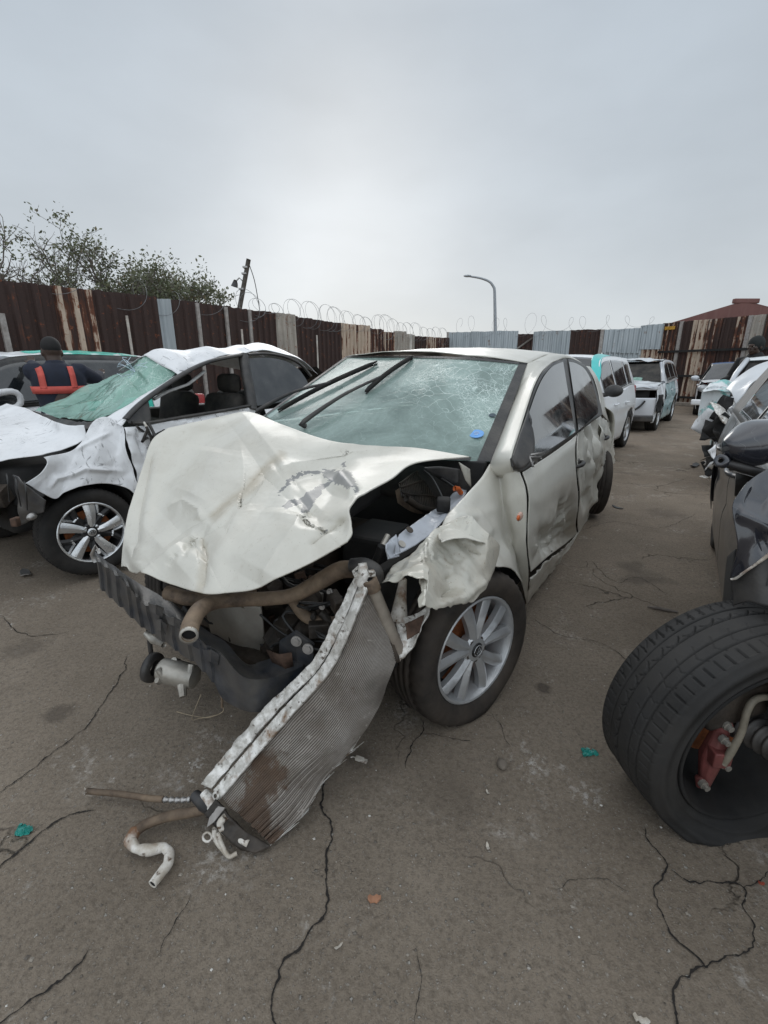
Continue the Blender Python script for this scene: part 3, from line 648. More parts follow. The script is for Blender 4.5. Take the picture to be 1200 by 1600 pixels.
# ------------------------------------------------------------------ trees behind the fence
def tree(label, base, top, half, leafn, leafsz, seed, bare=.4, flat=1.0):
    """a forked trunk of tapering limbs, leaves in clumps along the twigs; top = height of the crown, half = its half width"""
    rg = np.random.default_rng(seed); root = thing('tree', label, 'tree', base, 0, 'trees behind the fence'); tips = []; limbs = []
    def grow(p, d, L, r, lev):
        n = 5; pts = [p]; dd = d
        for i in range(n):
            dd = dd + rg.normal(0, .17, 3) + np.array([0, 0, .05]); dd /= np.linalg.norm(dd); pts.append(pts[-1] + dd * L / n)
        limbs.append((pts, r, lev))
        if lev >= 2: tips.extend(pts[2:])
        if lev < 5:
            for k in range(rg.integers(2, 5) if lev else 7):
                q = pts[rg.integers(2, n + 1)] if lev else pts[rg.integers(3, n + 1)]
                a = rg.random() * 6.28; out = np.array([math.cos(a), math.sin(a), 0]); nd = dd * .55 + out * .75 + np.array([0, 0, .12]); nd /= np.linalg.norm(nd)
                grow(q, nd, L * (.60 + .22 * rg.random()), r * .58, lev + 1)
    grow(np.zeros(3), np.array([0, 0, 1.]), 1.6, .085, 0)
    T = np.array(tips); zs = np.quantile(T[:, 2], .995); xs = np.quantile(np.abs(T[:, 0] - np.median(T[:, 0])), .97); k = np.array([half / xs, half / xs, top / zs]); x0 = np.array([np.median(T[:, 0]), 0, 0])
    f = lambda q: (np.asarray(q) - x0 * np.clip(np.asarray(q)[..., 2:3] / 1.5, 0, 1)) * k
    tr = MB()
    for pts, r, lev in limbs: tr.tube(f(np.array(pts)), np.linspace(r, r * .55, 6) * 1.25, 6 if lev < 2 else 4, cap=False)
    tr.build('trunk', M['bark'], root)
    lf = MB(); keep = f(T); V = []; F_ = []; c = 0
    dens = fbm(keep * .9, 2, seed); idx = np.where(dens > np.quantile(dens, bare))[0]; cent = keep[rg.choice(idx, max(leafn // 22, 1))]
    for i in range(leafn):
        q = cent[rg.integers(len(cent))] + rg.normal(0, .13, 3)
        a = rg.normal(0, 1, 3); a /= np.linalg.norm(a); b = np.cross(a, rg.normal(0, 1, 3)); b /= np.linalg.norm(b); s = leafsz * (.6 + .8 * rg.random())
        V += [q - a * s, q + b * s * .5, q + a * s, q - b * s * .5]; F_.append((c, c + 1, c + 2, c + 3)); c += 4
    lf.add(V, F_); lf.build('crown', M['leaf'], root, smooth=False); return root
def tb(u, y): b = AtY(u, 560, y); b[2] = 0; return b
def tz(u, v, y): return AtY(u, v, y)[2]
tree('bare branched sparse tree at the left end of the dark fence', tb(8, 13.5), tz(8, 340, 13.5), 1.5, 1700, .045, 3, .5)
tree('tall thin tree with fine grey twigs behind the streaky rust sheet', tb(108, 15), tz(108, 374, 15), 1.8, 5200, .045, 8, .3)
tree('bushy green tree, the fullest crown above the dark fence', tb(212, 15.5), tz(212, 374, 15.5), 1.85, 10500, .050, 12, .12)
tree('low rounded tree top nearest the leaning utility pole', tb(303, 17), tz(303, 440, 17), 1.75, 7500, .052, 21, .1)
def fold(P, ref, amp, freq, seed=0, mask=1.0, n=6):
    """creased sheet metal: triangle waves along random directions leave flat facets between sharp folds"""
    rg = np.random.default_rng(seed); h = 0
    W_ = np.stack([vnoise(P * freq * .6, seed + 5), vnoise(P * freq * .6, seed + 6), vnoise(P * freq * .6, seed + 7)], -1) * (.35 / freq)
    for k in range(n):
        d = rg.normal(0, 1, 3); d /= np.linalg.norm(d); f = freq * (.55 + .9 * rg.random()); t = ((P + W_) @ d) * f + rg.random()
        tri = 2 * np.abs(t - np.floor(t + .5)); g = np.clip(vnoise(P * freq * .8, seed + 20 + k) * 1.6 + .35, 0, 1)
        h = h + (tri - .5) * g
    h = h / math.sqrt(n) * 1.6
    m = mask if np.isscalar(mask) else np.asarray(mask)[..., None]
    return P + outward(P, ref) * (h * amp)[..., None] * m

def gcar(name, label, F, s, group=None):
    """an ordinary car from its measurements: wings, doors, bonnet, glass, lights, wheels, each its own mesh"""
    root = thing(name, label, 'car', F.o, F.yaw, group)
    xf, wb, xr, W, Hh = s['front'], s['wb'], s['rear'], s['W'], s['H']; xr = -wb - xr
    belt = lambda x: np.interp(x, [xr, -wb, -1.0, 0, xf], [s['beltr'], s['beltr'], s['belt'], s['belt'], s['hoodz']])
    prof = lambda z: np.interp(z, [.15, .3, .55, .75, .9, 1.1], [.93, .97, 1.0, 1.0, .965, .90])
    plan = lambda x: W * (1 - .10 * np.clip((x - xf + .9) / .9, 0, 1) ** 2.5 - .07 * np.clip((xr + .9 - x) / .9, 0, 1) ** 2.5)
    pm = s['paint']; dm = s.get('damage', {}); doors = s.get('doors', [-.48, -1.5, -2.4]); sk = s.get('skip', ())
    Ra = s['R'] + .055
    def low(x):
        z = np.full_like(x, .20)
        for c in (0, -wb): z = np.maximum(z, np.where(np.abs(x - c) < Ra, s['R'] + np.sqrt(np.clip(Ra ** 2 - (x - c) ** 2, 0, None)), 0))
        return z
    def mk(nm, P, mat, ref, par=root, th=.004, key=None):
        key = key or nm
        if key in dm: P = fold(P, ref, dm[key][0], dm[key][1], hash_(nm + name), n=6)
        return MB().grid(P).build(nm, mat if not isinstance(mat, str) else M[mat], par, solid=th)
    hash_ = lambda q: sum(ord(c) * (i + 3) for i, c in enumerate(q)) % 997
    xs0 = [xf - .28, doors[0], doors[1], doors[2], xr + .25]
    def sidepanel(i, sd, g=.004):
        x = np.linspace(xs0[i] - g, xs0[i + 1] + g, 44); lo = low(x); t = np.linspace(0, 1, 18)[None, :]; hi = belt(x)
        z = lo[:, None] + (hi - lo)[:, None] * t; y = sd * plan(x)[:, None] * prof(z); y = y - sd * .012 * np.exp(-((z - .62) / .05) ** 2)
        xx = np.repeat(x[:, None], 18, 1)
        return np.stack([xx, y, z], -1)
    for sd in (1, -1):
        for i, nm in enumerate(('front_wing', 'front_door', 'rear_door', 'rear_quarter')):
            key = nm + ('_l' if sd > 0 else '_r')
            if key in sk: continue
            mat = s.get('paints', {}).get(key, pm); o = mk(nm, sidepanel(i, sd), mat, (0, sd, 0), key=key)
            if 'door' in nm:
                xh = xs0[i + 1] + .16; yh = sd * (plan(np.array([xh]))[0] + .018)
                MB().tube([(xh + .09, yh - sd * .02, s['belt'] - .16), (xh + .05, yh + sd * .012, s['belt'] - .155), (xh - .05, yh + sd * .012, s['belt'] - .15), (xh - .09, yh - sd * .02, s['belt'] - .15)], .012, 6, smooth_n=10).build('handle', M[s.get('handle', pm)], o)
    # glasshouse
    xa, xb, xc, xd = s['glass']; rw = W * .70
    zc_ = spl([(xd, 0, s['beltr'] + .02), (xd + (xc - xd) * .55, 0, s['beltr'] + .02 + (Hh - .06 - s['beltr']) * .66), (xc, 0, Hh - .06), ((xb + xc) / 2, 0, Hh - .025), (xb, 0, Hh - .07), (xb + (xa - xb) * .5, 0, (Hh - .07 + s['belt'] + .02) / 2 + .025), (xa, 0, s['belt'] + .02)], 120)
    zr = lambda x: np.interp(x, zc_[:, 0], zc_[:, 2])
    xg = np.linspace(xa, xd, 70); t = np.linspace(0, 1, 12)[None, :]
    for sd in (1, -1):
        zb = belt(xg)[:, None]; zt = zr(xg)[:, None]; z = zb + (zt - zb) * t
        k = (z - s['belt']) / (Hh - s['belt']); yy = sd * (plan(xg)[:, None] * .955 * (1 - np.clip(k, 0, 1)) + rw * np.clip(k, 0, 1))
        P = np.stack([np.repeat(xg[:, None], 12, 1), yy, z], -1)
        if 'shell_' + ('l' if sd > 0 else 'r') not in sk: mk('window_surround', P, s.get('frame', pm), (0, sd, 0), th=.01)
        for (x0, x1) in s['windows']:
            xw = np.linspace(x0, x1, 26); zb2 = belt(xw)[:, None] + .03; zt2 = np.maximum(zr(xw)[:, None] - .06, zb2 + .01); z2 = zb2 + (zt2 - zb2) * t
            k = (z2 - s['belt']) / (Hh - s['belt']); yy = sd * ((plan(xw)[:, None] * .955) * (1 - np.clip(k, 0, 1)) + rw * np.clip(k, 0, 1) + .010)
            mk('side_window', np.stack([np.repeat(xw[:, None], 12, 1), yy, z2], -1), s.get('glassmat', 'window'), (0, sd, 0), th=.003)
    v = np.linspace(-1, 1, 24)[None, :]
    def cross(xl, yl, zl, bow, dome):
        xl, yl, zl = (np.asarray(a, float)[:, None] for a in (xl, yl, zl)); q = 1 - v ** 2
        return np.stack([xl + bow * q, yl * v, zl + dome * q], -1)
    tt = np.linspace(0, 1, 20)
    if 'windscreen' not in sk: mk('windscreen', cross(xa + (xb - xa) * tt, plan(np.array([xa]))[0] * .93 + (rw - plan(np.array([xa]))[0] * .93) * tt, s['belt'] + .02 + (Hh - .07 - s['belt'] - .02) * tt, .12, .03), s.get('wsmat', 'window'), (1, 0, 1))
    xx = np.linspace(xb, xc, 24)
    if 'roof' not in sk: mk('roof', cross(xx, np.full(24, rw), zr(xx), .05, .035), s.get('roofmat', pm), (0, 0, 1))
    if 'rear_window' not in sk: mk('rear_window', cross(xc + (xd - xc) * tt, rw + (W * .84 - rw) * tt, zr(xc) + (s['beltr'] + .02 - zr(xc)) * tt, -.08, .02), 'window', (-1, 0, 1))
    if 'bonnet' not in sk:
        xx = np.linspace(xa + .02, xf - .12, 30); mk('bonnet', cross(xx, plan(xx) * np.interp(xx, [0, xf], [.93, .86]), belt(xx) + .01, .10, .045), s.get('hoodmat', pm), (0, 0, 1))
    # nose and tail
    def cap(x_end, x_side, zt, zlow, sgn, nm, mat):
        a = np.linspace(-1, 1, 40)[:, None]; zz = np.linspace(zlow, zt, 16)[None, :]; ws = plan(np.array([x_side]))[0]
        bulge = 1 - .5 * ((zz - (zlow + zt) * .45) / (zt - zlow)) ** 2
        x = x_side + (x_end - x_side) * (1 - np.abs(a) ** 3.2) * bulge; y = ws * np.sign(a) * np.abs(a) ** .85 * prof(zz)
        return mk(nm, np.stack([x + 0 * zz, y, zz + 0 * a], -1), mat, (sgn, 0, 0))
    if 'front_bumper' not in sk:
        fbp = cap(xf, xf - .28, s['hoodz'] + .0, .20, 1, 'front_bumper', s.get('bumpmat', pm))
        gz0 = .34
        for (z0, z1, w, mt, nm) in ((.26, .42, .62, 'black_plastic', 'lower_grille'), (.56, .68, .40, 'black_plastic', 'grille')):
            a = np.linspace(-w, w, 20)[:, None]; zz = np.linspace(z0, z1, 6)[None, :]
            MB().grid(np.stack([xf + .012 - .28 * np.abs(a / .86) ** 3.2 + 0 * zz - .25 * .28 * np.abs((zz - .4) * 1.2), a + 0 * zz, zz + 0 * a], -1)).build(nm, M[mt], fbp, solid=.02)
        for sd in (1, -1):
            P = np.array([[[xf - .06, sd * W * .52, .72], [xf - .10, sd * W * .52, .64]], [[xf - .14, sd * W * .72, .75], [xf - .16, sd * W * .74, .66]], [[xf - .34, sd * W * .90, .79], [xf - .32, sd * W * .90, .70]]])
            MB().grid(P).build('headlight', M['lamp_glass'], root, solid=.03)
    if 'tailgate' not in sk: cap(xr, xr + .25, s['beltr'], .22, -1, 'tailgate', pm)
    for sd in (1, -1) if 'tailgate' not in sk else (): MB().box((xr + .10, sd * W * .80, s['beltr'] - .14), (.16, .16, .26)).build('tail_light', M['tail_lamp'], root, bevel=.03)
    if 'underbody' not in sk: MB().box(((xf + xr) / 2, 0, .32) if 'tailgate' not in sk else (-.7, 0, .32), (xf - xr - .4, W * 1.5, .10) if 'tailgate' not in sk else (2.0, W * 1.5, .10)).build('underbody', M['engine_dark'], root, smooth=False)
    if 'underbody' not in sk: MB().box((xa + .15, 0, .62), (.05, W * 1.6, .55)).build('firewall', M['engine_dark'], root, smooth=False)
    for (x, sd) in ((0, 1), (0, -1), (-wb, 1), (-wb, -1)):
        if x < 0 and 'tailgate' in sk: continue
        if (x == 0 and ('wheel_l' if sd > 0 else 'wheel_r') in sk): continue
        wheel(F, root, (x, sd * (W - s.get('inset', .03)), s['R']), (0, sd, 0), s['R'] + .004, s['R'] * .66, .20, s.get('rim', 'five'), part='front_wheel' if x == 0 else 'rear_wheel', blocks=32)
    if 'mirrors' not in sk:
        for sd in s.get('mirrors', (1, -1)):
            mm = MB(); mm.ball((xa - .26, sd * (W + .10), s['belt'] + .07), (.07, .12, .085), 14, 10); mm.tube([(xa - .26, sd * W * .92, s['belt'] + .0), (xa - .26, sd * (W + .06), s['belt'] + .03)], .03, 8)
            mm.build('mirror', M[s.get('mirmat', pm)], root)
    return root
M['lamp_glass'] = simple('clear_headlight', (.45, .46, .47), .12, .3); M['tail_lamp'] = simple('red_tail_light', (.30, .02, .02), .2)
# ------------------------------------------------------------------ shared vehicle builders
def pt(F, q, tab):
    if len(q) == 2: return F.side(q[0], q[1], tab)
    k = q[2]
    if k == 'p': return np.array(q[3], float)
    if k == 's': return F.side(q[0], q[1], tab, q[3])
    return {'y': F.cy, 'z': F.cz, 'x': F.cx}[k](q[0], q[1], q[3])
def patch(F, tab, top, bot, left=(), right=(), nu=40, nv=24, straight=False):
    f = lin if straight else spl
    T = [pt(F, q, tab) for q in top]; B = [pt(F, q, tab) for q in bot]
    Lf = [T[0]] + [pt(F, q, tab) for q in left] + [B[0]]; Rg = [T[-1]] + [pt(F, q, tab) for q in right] + [B[-1]]
    return coons(f(T, nu), f(B, nu), f(Lf, nv), f(Rg, nv))
def outward(P, ref):
    n = gnorm(P); return n if (n.reshape(-1, 3).mean(0) @ np.asarray(ref, float)) > 0 else -n
def dent(P, F, poly, wpx, depth, ref, taper=True, sharp=False):
    d, pos = seg_dist(F.px(P), poly); k = np.exp(-(d / wpx)) if sharp else np.exp(-(d / wpx) ** 2)
    if taper: k = k * np.clip(np.minimum(pos, 1 - pos) * 6 + .25, 0, 1)
    return P + outward(P, ref) * (depth * k)[..., None]
def crumple(P, ref, amp, freq, seed, mask=1.0, oct=3):
    m = mask if np.isscalar(mask) else np.asarray(mask)[..., None]
    return P + outward(P, ref) * (ridged(P * freq, oct, seed) * amp)[..., None] * m
def pmask(P, F, poly, wpx):
    d, _ = seg_dist(F.px(P), poly); return np.exp(-(d / wpx) ** 2)


def wheel(F, root, C, n, Rt, Rr, wd, style='ten', flat=True, rubber='rubber', blocks=64, part='wheel', caliper=True):
    """C = centre of the outer rim edge, n = outward axle direction, both in the vehicle's axes"""
    C = np.asarray(C, float); Mx = axes_to(n); n = Mx[:, 1]
    hub = bpy.data.objects.new(part, None); hub.empty_display_size = .1; link(hub, root)
    def place(P): return P @ Mx.T + C
    seg = blocks * 2
    sh = Rt - Rr
    prof = [(Rr - .006, -.012), (Rr + .004, .001), (Rr + .012, .008), (Rr + sh * .30, .016), (Rr + sh * .55, .018), (Rt - .022, .010), (Rt - .010, -.002), (Rt - .004, -.012)]
    shoulder = len(prof) - 2
    y0, y1 = -.020, -wd + .020; gs = np.linspace(y0, y1, 6)[1:-1]
    for g in gs: prof += [(Rt - .001, g + .0048), (Rt - .009, g + .003), (Rt - .009, g - .003), (Rt - .001, g - .0048)]
    e2 = len(prof)
    prof += [(Rt - .004, -wd + .012), (Rt - .010, -wd + .002), (Rt - .022, -wd - .010), (Rr + sh * .55, -wd - .018), (Rr + sh * .3, -wd - .016), (Rr + .006, -wd), (Rr - .006, -wd + .012)]
    pr = np.array(prof); a = np.linspace(0, 2 * np.pi, seg, endpoint=False)
    rr = np.repeat(pr[None, :, 0], seg, 0); odd = (np.arange(seg) % 2 == 1)
    for j in list(range(shoulder, shoulder + 3)) + list(range(e2 - 1, e2 + 2)): rr[odd, j] -= .007
    P = np.stack([rr * np.cos(a)[:, None], np.repeat(pr[None, :, 1], seg, 0), rr * np.sin(a)[:, None]], -1)
    P = place(P)
    if flat:
        h = np.clip(.004 - P[..., 2], 0, None); soft = np.clip(.055 - P[..., 2], 0, .055) / .055
        side = np.where(pr[None, :, 1] > -wd / 2, 1.0, -1.0)
        P = P + n * (side * (h * .55 + soft ** 2 * .012))[..., None]; P[..., 2] = np.maximum(P[..., 2], .004)
    MB().grid(P, close_u=True).build('tyre', M[rubber], hub)
    rim = MB(); lip = [(Rr + .002, -.006), (Rr + .003, .003), (Rr - .002, .006), (Rr - .008, .003), (Rr - .013, -.010), (Rr - .020, -.035), (Rr - .028, -.10), (Rr - .022, -wd + .02), (Rr - .004, -wd)]
    brl = MB() if style == 'twin' else rim
    if style == 'twin':
        l2 = np.array(lip[:5]); rim.grid(place(np.stack([l2[None, :, 0] * np.cos(a[::2])[:, None], np.repeat(l2[None, :, 1], seg // 2, 0), l2[None, :, 0] * np.sin(a[::2])[:, None]], -1)), close_u=True); lip = lip[4:]
    brl.grid(place(np.stack([np.array(lip)[None, :, 0] * np.cos(a[::2])[:, None], np.repeat(np.array(lip)[None, :, 1], seg // 2, 0), np.array(lip)[None, :, 0] * np.sin(a[::2])[:, None]], -1)), close_u=True)
    def spoke(th0, th1, r0, r1, w0, w1, ya, yb, yc, thick, m):
        """tapered arm from hub to rim, th = angle; a raised ridge down its middle"""
        nr = 7; Pq = []
        for k in range(nr):
            f = k / (nr - 1); r = r0 + (r1 - r0) * f; th = th0 + (th1 - th0) * f; w = w0 + (w1 - w0) * f
            y = ya + (yc - ya) * f + (yb - (ya + yc) / 2) * 4 * f * (1 - f)
            c, s = math.cos(th), math.sin(th); rad = np.array([c, 0, s]); tan = np.array([-s, 0, c]); ax = np.array([0, 1., 0]); o = rad * r + ax * y
            Pq.append([o - tan * w * .9 - ax * thick, o - tan * w - ax * .006, o - tan * w * .12 + ax * .007, o + tan * w * .12 + ax * .007, o + tan * w - ax * .006, o + tan * w * .9 - ax * thick])
        m.grid(place(np.array(Pq)), close_v=True)
    if style == 'ten':
        for k in range(5):
            b = k * 2 * math.pi / 5 + .32
            spoke(b - .17, b - .31, .045, Rr - .012, .020, .026, -.010, -.006, -.010, .03, rim)
            spoke(b + .17, b + .31, .045, Rr - .012, .020, .026, -.010, -.006, -.010, .03, rim)
        rim.lathe([(.001, -.004), (.040, -.004), (.052, -.008), (.060, -.018), (.060, -.05)], 30, Mx, C)
        rim.build('rim', M['alloy'], hub, sharp=32)
        cap = MB().lathe([(.001, .001), (.024, .001), (.029, -.002), (.030, -.006)], 24, Mx, C).build('centre_cap', M['alloy_black'], hub)
        em = MB(); Lp_ = lambda x, z: place(np.array([x, .003, z])); em.tube([Lp_(.021 * math.cos(x), .021 * math.sin(x)) for x in np.linspace(0, 6.2832, 30)], .0016, 5)
        em.tube([Lp_(-.009, .017), Lp_(0, .002), Lp_(.009, .017)], .0016, 5); em.tube([Lp_(-.015, .008), Lp_(-.007, -.014), Lp_(0, .000), Lp_(.007, -.014), Lp_(.015, .008)], .0016, 5); em.build('emblem', M['alloy_bright'], hub)
        bo = MB()
        for k in range(5):
            b = k * 2 * math.pi / 5 + .32 + math.pi / 5; q = place(np.array([.043 * math.cos(b), -.010, .043 * math.sin(b)]))
            bo.lathe([(.001, .004), (.010, .004), (.011, -.01)], 8, Mx, q)
        bo.build('wheel_bolts', M['engine'], hub)
    elif style == 'twin':
        blk = MB()
        for k in range(5):
            b = k * 2 * math.pi / 5 + .55
            spoke(b - .05, b - .16, .035, Rr - .012, .019, .036, -.012, -.004, -.008, .03, rim)
            spoke(b + .30, b + .56, .05, Rr - .012, .016, .020, -.022, -.014, -.014, .02, blk); spoke(b + .22, b + .10, Rr * .66, Rr - .010, .009, .010, -.012, -.006, -.006, .012, rim)
            spoke(b + .15, b + .18, .05, Rr - .02, .05, .045, -.045, -.035, -.035, .012, blk)
        for k in range(5):
            b = k * 2 * math.pi / 5 + .55 + .1; q = [(b - .02, .70), (b + .36, .70)]
            A_ = [place(np.array([r_ * Rr * math.cos(th), -.014, r_ * Rr * math.sin(th)])) for th, r_ in ((b + .10, .97), (b + .12, .64), (b + .42, .64), (b + .47, .97))]
            rim.tube([A_[1], A_[2]], .008, 6)
        rim.build('rim', M['alloy_bright'], hub, sharp=32); brl.build('rim_barrel', M['alloy_black'], hub); blk.lathe([(.001, -.012), (.05, -.012), (.062, -.02), (.066, -.055)], 30, Mx, C); blk.build('rim_spokes', M['alloy_black'], hub, sharp=32)
        cp = MB().lathe([(.001, -.006), (.024, -.006), (.027, -.010)], 24, Mx, C).build('centre_cap', M['alloy_bright'], hub)
        em = MB()   # slanted letter in an oval, as on the cap
        for s in (-1, 1): em.tube([place(np.array([s * .008 - .004, -.004, -.010])), place(np.array([s * .008 + .004, -.004, .010]))], .002, 5)
        em.tube([place(np.array([-.008, -.004, -.002])), place(np.array([.008, -.004, .002]))], .002, 5)
        em.tube([place(np.array([.018 * math.cos(x), -.004, .013 * math.sin(x)])) for x in np.linspace(0, 6.28, 22)], .0014, 5); em.build('emblem', M['alloy_black'], hub)
        bo = MB()
        for k in range(4):
            b = k * math.pi / 2 + .8; q = place(np.array([.047 * math.cos(b), -.014, .047 * math.sin(b)])); bo.lathe([(.001, .010), (.008, .009), (.011, .002), (.011, -.01)], 10, Mx, q)
        bo.build('wheel_nuts', M['alloy_bright'], hub)
    elif style == 'five':
        for k in range(5): spoke(k * 1.2566 + .3, k * 1.2566 + .3, .03, Rr - .01, .03, .024, -.02, -.012, -.012, .03, rim)
        rim.lathe([(.001, -.01), (.05, -.012), (.06, -.04)], 24, Mx, C); rim.build('rim', M['alloy'], hub, sharp=32)
    if style != 'none':
        MB().lathe([(.03, -.075), (Rr - .055, -.075), (Rr - .055, -.095), (.03, -.095)], 40, Mx, C).build('brake_disc', M['rust_disc'], hub, sharp=40)
        MB().lathe([(.02, -.11), (Rr - .03, -.11), (Rr - .025, -.13)], 32, Mx, C).build('hub_backplate', M['engine_dark'], hub)
    return hub

def disc(mb, c, n, r, seg=28, up=(0, 0, 1), th=.002, ell=1.0):
    Mx = axes_to(n, up); a = np.linspace(0, 2 * np.pi, seg, endpoint=False)
    V = np.stack([r * np.cos(a), 0 * a, r * ell * np.sin(a)], 1) @ Mx.T + np.asarray(c); nn = Mx[:, 1]
    V = np.vstack([V + nn * th, V]); F_ = [tuple(range(seg))[::-1]] + [(i, (i + 1) % seg, seg + (i + 1) % seg, seg + i) for i in range(seg)]
    return mb.add(V, F_)
def bolt(root, c, n, r=.012, mat='steel'):
    m = MB().lathe([(.0005, .006), (r * .62, .006), (r * .66, .001)], 6, axes_to(n), c); m.lathe([(.0005, .0015), (r, .0015), (r, -.004)], 18, axes_to(n), c)
    return m.build('bolt', M[mat], root, sharp=30)
# ------------------------------------------------------------------ the cream saloon, nose torn open
PF = Frame((-.375, 1.87), -122.4)
PT = (np.array([.1, .2, .35, .55, .75, .85, .95, 1.2, 1.38, 1.44]), np.array([.74, .79, .82, .84, .845, .83, .785, .69, .58, .48]))
polo = thing('wrecked_saloon', 'cream white saloon with buckled bonnet, cracked windscreen and its whole front torn off', 'car', PF.o, PF.yaw)
LEFT = (0, 1, 0); TOPV = (0, 0, 1)
def PP(top, bot, left=(), right=(), nu=40, nv=24, straight=False): return patch(PF, PT, top, bot, left, right, nu, nv, straight)

# bonnet
def hood_mat():
    m = paint('cream_bonnet_paint', (.60, .58, .515), .75, (.27, .22, .15), rough=.40, coat=.2, bumps=.03); t = m.node_tree
    b = [n for n in t.nodes if n.type == 'BSDF_PRINCIPLED'][0]; src = b.inputs['Base Color'].links[0].from_socket
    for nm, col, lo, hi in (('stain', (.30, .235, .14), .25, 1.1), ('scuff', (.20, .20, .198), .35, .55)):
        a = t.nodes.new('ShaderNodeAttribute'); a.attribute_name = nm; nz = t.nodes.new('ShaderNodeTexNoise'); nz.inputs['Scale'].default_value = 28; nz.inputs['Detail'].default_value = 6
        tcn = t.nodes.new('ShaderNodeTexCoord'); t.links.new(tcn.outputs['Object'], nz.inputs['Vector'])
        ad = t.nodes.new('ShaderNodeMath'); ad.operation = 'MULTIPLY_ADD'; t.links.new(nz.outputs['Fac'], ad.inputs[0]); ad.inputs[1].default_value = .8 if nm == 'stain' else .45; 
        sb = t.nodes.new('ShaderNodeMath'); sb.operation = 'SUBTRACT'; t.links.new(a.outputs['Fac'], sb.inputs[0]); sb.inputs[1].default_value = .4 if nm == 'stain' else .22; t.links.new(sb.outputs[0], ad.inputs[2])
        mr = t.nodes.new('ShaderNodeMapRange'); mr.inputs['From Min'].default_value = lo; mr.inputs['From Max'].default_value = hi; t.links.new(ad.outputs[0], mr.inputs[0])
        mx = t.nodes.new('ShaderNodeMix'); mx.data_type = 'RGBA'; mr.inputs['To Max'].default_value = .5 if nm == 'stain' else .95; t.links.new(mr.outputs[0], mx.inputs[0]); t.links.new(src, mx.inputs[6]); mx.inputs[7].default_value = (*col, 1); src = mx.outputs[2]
    t.links.new(src, b.inputs['Base Color']); return m
M['hood'] = hood_mat()
rear = [(262, 668, 'y', -.72), (320, 655, 'y', -.66), (385, 643, 'y', -.58), (440, 662, 'z', 1.075), (520, 690, 'z', 1.03), (590, 697, 'z', 1.01), (655, 701, 'z', 1.0), (733, 714, 'z', .985)]
front = [(188, 883, 'y', -.30), (207, 893, 'y', -.16), (222, 895, 'y', -.05), (250, 906, 'z', .70), (313, 927, 'z', .73), (360, 926, 'z', .74), (407, 918, 'z', .765), (480, 884, 'z', .82), (543, 847, 'z', .88)]
hl = [(238, 686, 'y', -.70), (222, 725, 'y', -.64), (206, 775, 'y', -.54), (194, 825, 'y', -.42)]
hr = [(667, 720, 'z', .975), (638, 728, 'z', .97), (613, 747, 'z', .965), (575, 768, 'z', .96), (548, 790, 'z', .95), (546, 808, 'z', .93), (550, 832, 'z', .90)]
NH = 280
P = PP(rear, front, hl, hr, NH, NH)
uu = np.linspace(0, 1, NH)[:, None]; vv = np.linspace(0, 1, NH)[None, :]; edge = (np.sin(np.pi * uu) * np.sin(np.pi * vv)) ** .5
P = P + outward(P, TOPV) * (.026 * np.sin(np.pi * uu) * np.sin(np.pi * vv))[..., None]
P = fold(P, TOPV, .020, 1.9, 77, edge, n=5)
H = lambda pl, w, d, **k: dent(P, PF, pl, w, d * (1.0 if w > 50 else 1.35), TOPV, **k)
valley = [(437, 715), (413, 735), (387, 767), (353, 790), (337, 807), (313, 820), (287, 833), (257, 860)]
P = H(valley, 60, -.060, sharp=True); P = H(valley, 9, -.008, sharp=True)
P = H([(575, 705), (520, 715), (457, 729), (437, 740)], 15, .011, sharp=True); P = H([(560, 712), (480, 735), (450, 750)], 16, -.014)
P = H([(230, 900), (270, 868), (307, 843), (320, 850)], 12, .018, sharp=True); P = H([(317, 845), (320, 873), (313, 922)], 7, -.014, sharp=True)
P = H([(320, 850), (367, 800), (420, 753), (440, 735)], 20, .018, sharp=True)
P = H([(473, 803), (467, 833), (440, 867), (410, 917)], 34, .022, sharp=True); P = H([(470, 800), (500, 815), (545, 825)], 16, -.014)
P = H([(540, 813), (505, 830), (482, 852)], 5, -.012, sharp=True); P = H([(520, 752), (495, 785), (476, 800)], 22, -.020)
P = H([(530, 742), (548, 765), (556, 775)], 9, .018); P = H([(240, 700), (230, 747), (217, 807), (212, 873)], 8, -.014, sharp=True); P = H([(252, 700), (240, 760), (228, 830), (222, 880)], 10, .010)
P = H([(262, 795), (290, 786), (316, 800), (318, 815)], 8, .010, sharp=True)
P = H([(330, 700), (325, 740), (300, 790)], 34, .012); P = H([(240, 905), (215, 880), (205, 850)], 10, .01)
P = H([(285, 870), (292, 855), (306, 848)], 5, -.006); P = H([(262, 885), (275, 865)], 5, -.006)
P = fold(P, TOPV, .006, 5, 3, edge); P = crumple(P, TOPV, .0006, 20, 6, edge)
ej = np.clip(1 - vv * 40, 0, 1) * 0 + np.clip((vv - .975) * 40, 0, 1) * np.clip(1 - uu * 2.2, 0, 1)
P[..., 2] += (.012 * vnoise(np.stack([uu * 30 + 0 * vv, vv * 0 + uu * 0, uu * 0 + vv * 0], -1), 4)) * ej
ho = MB().grid(P).build('bonnet', M['hood'], polo, solid=.005, solid_off=0, sharp=20)
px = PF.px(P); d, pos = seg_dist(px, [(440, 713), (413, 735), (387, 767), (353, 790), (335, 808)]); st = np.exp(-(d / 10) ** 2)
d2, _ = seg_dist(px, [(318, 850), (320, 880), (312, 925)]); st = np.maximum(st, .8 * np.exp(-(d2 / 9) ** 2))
sc = np.zeros_like(st)
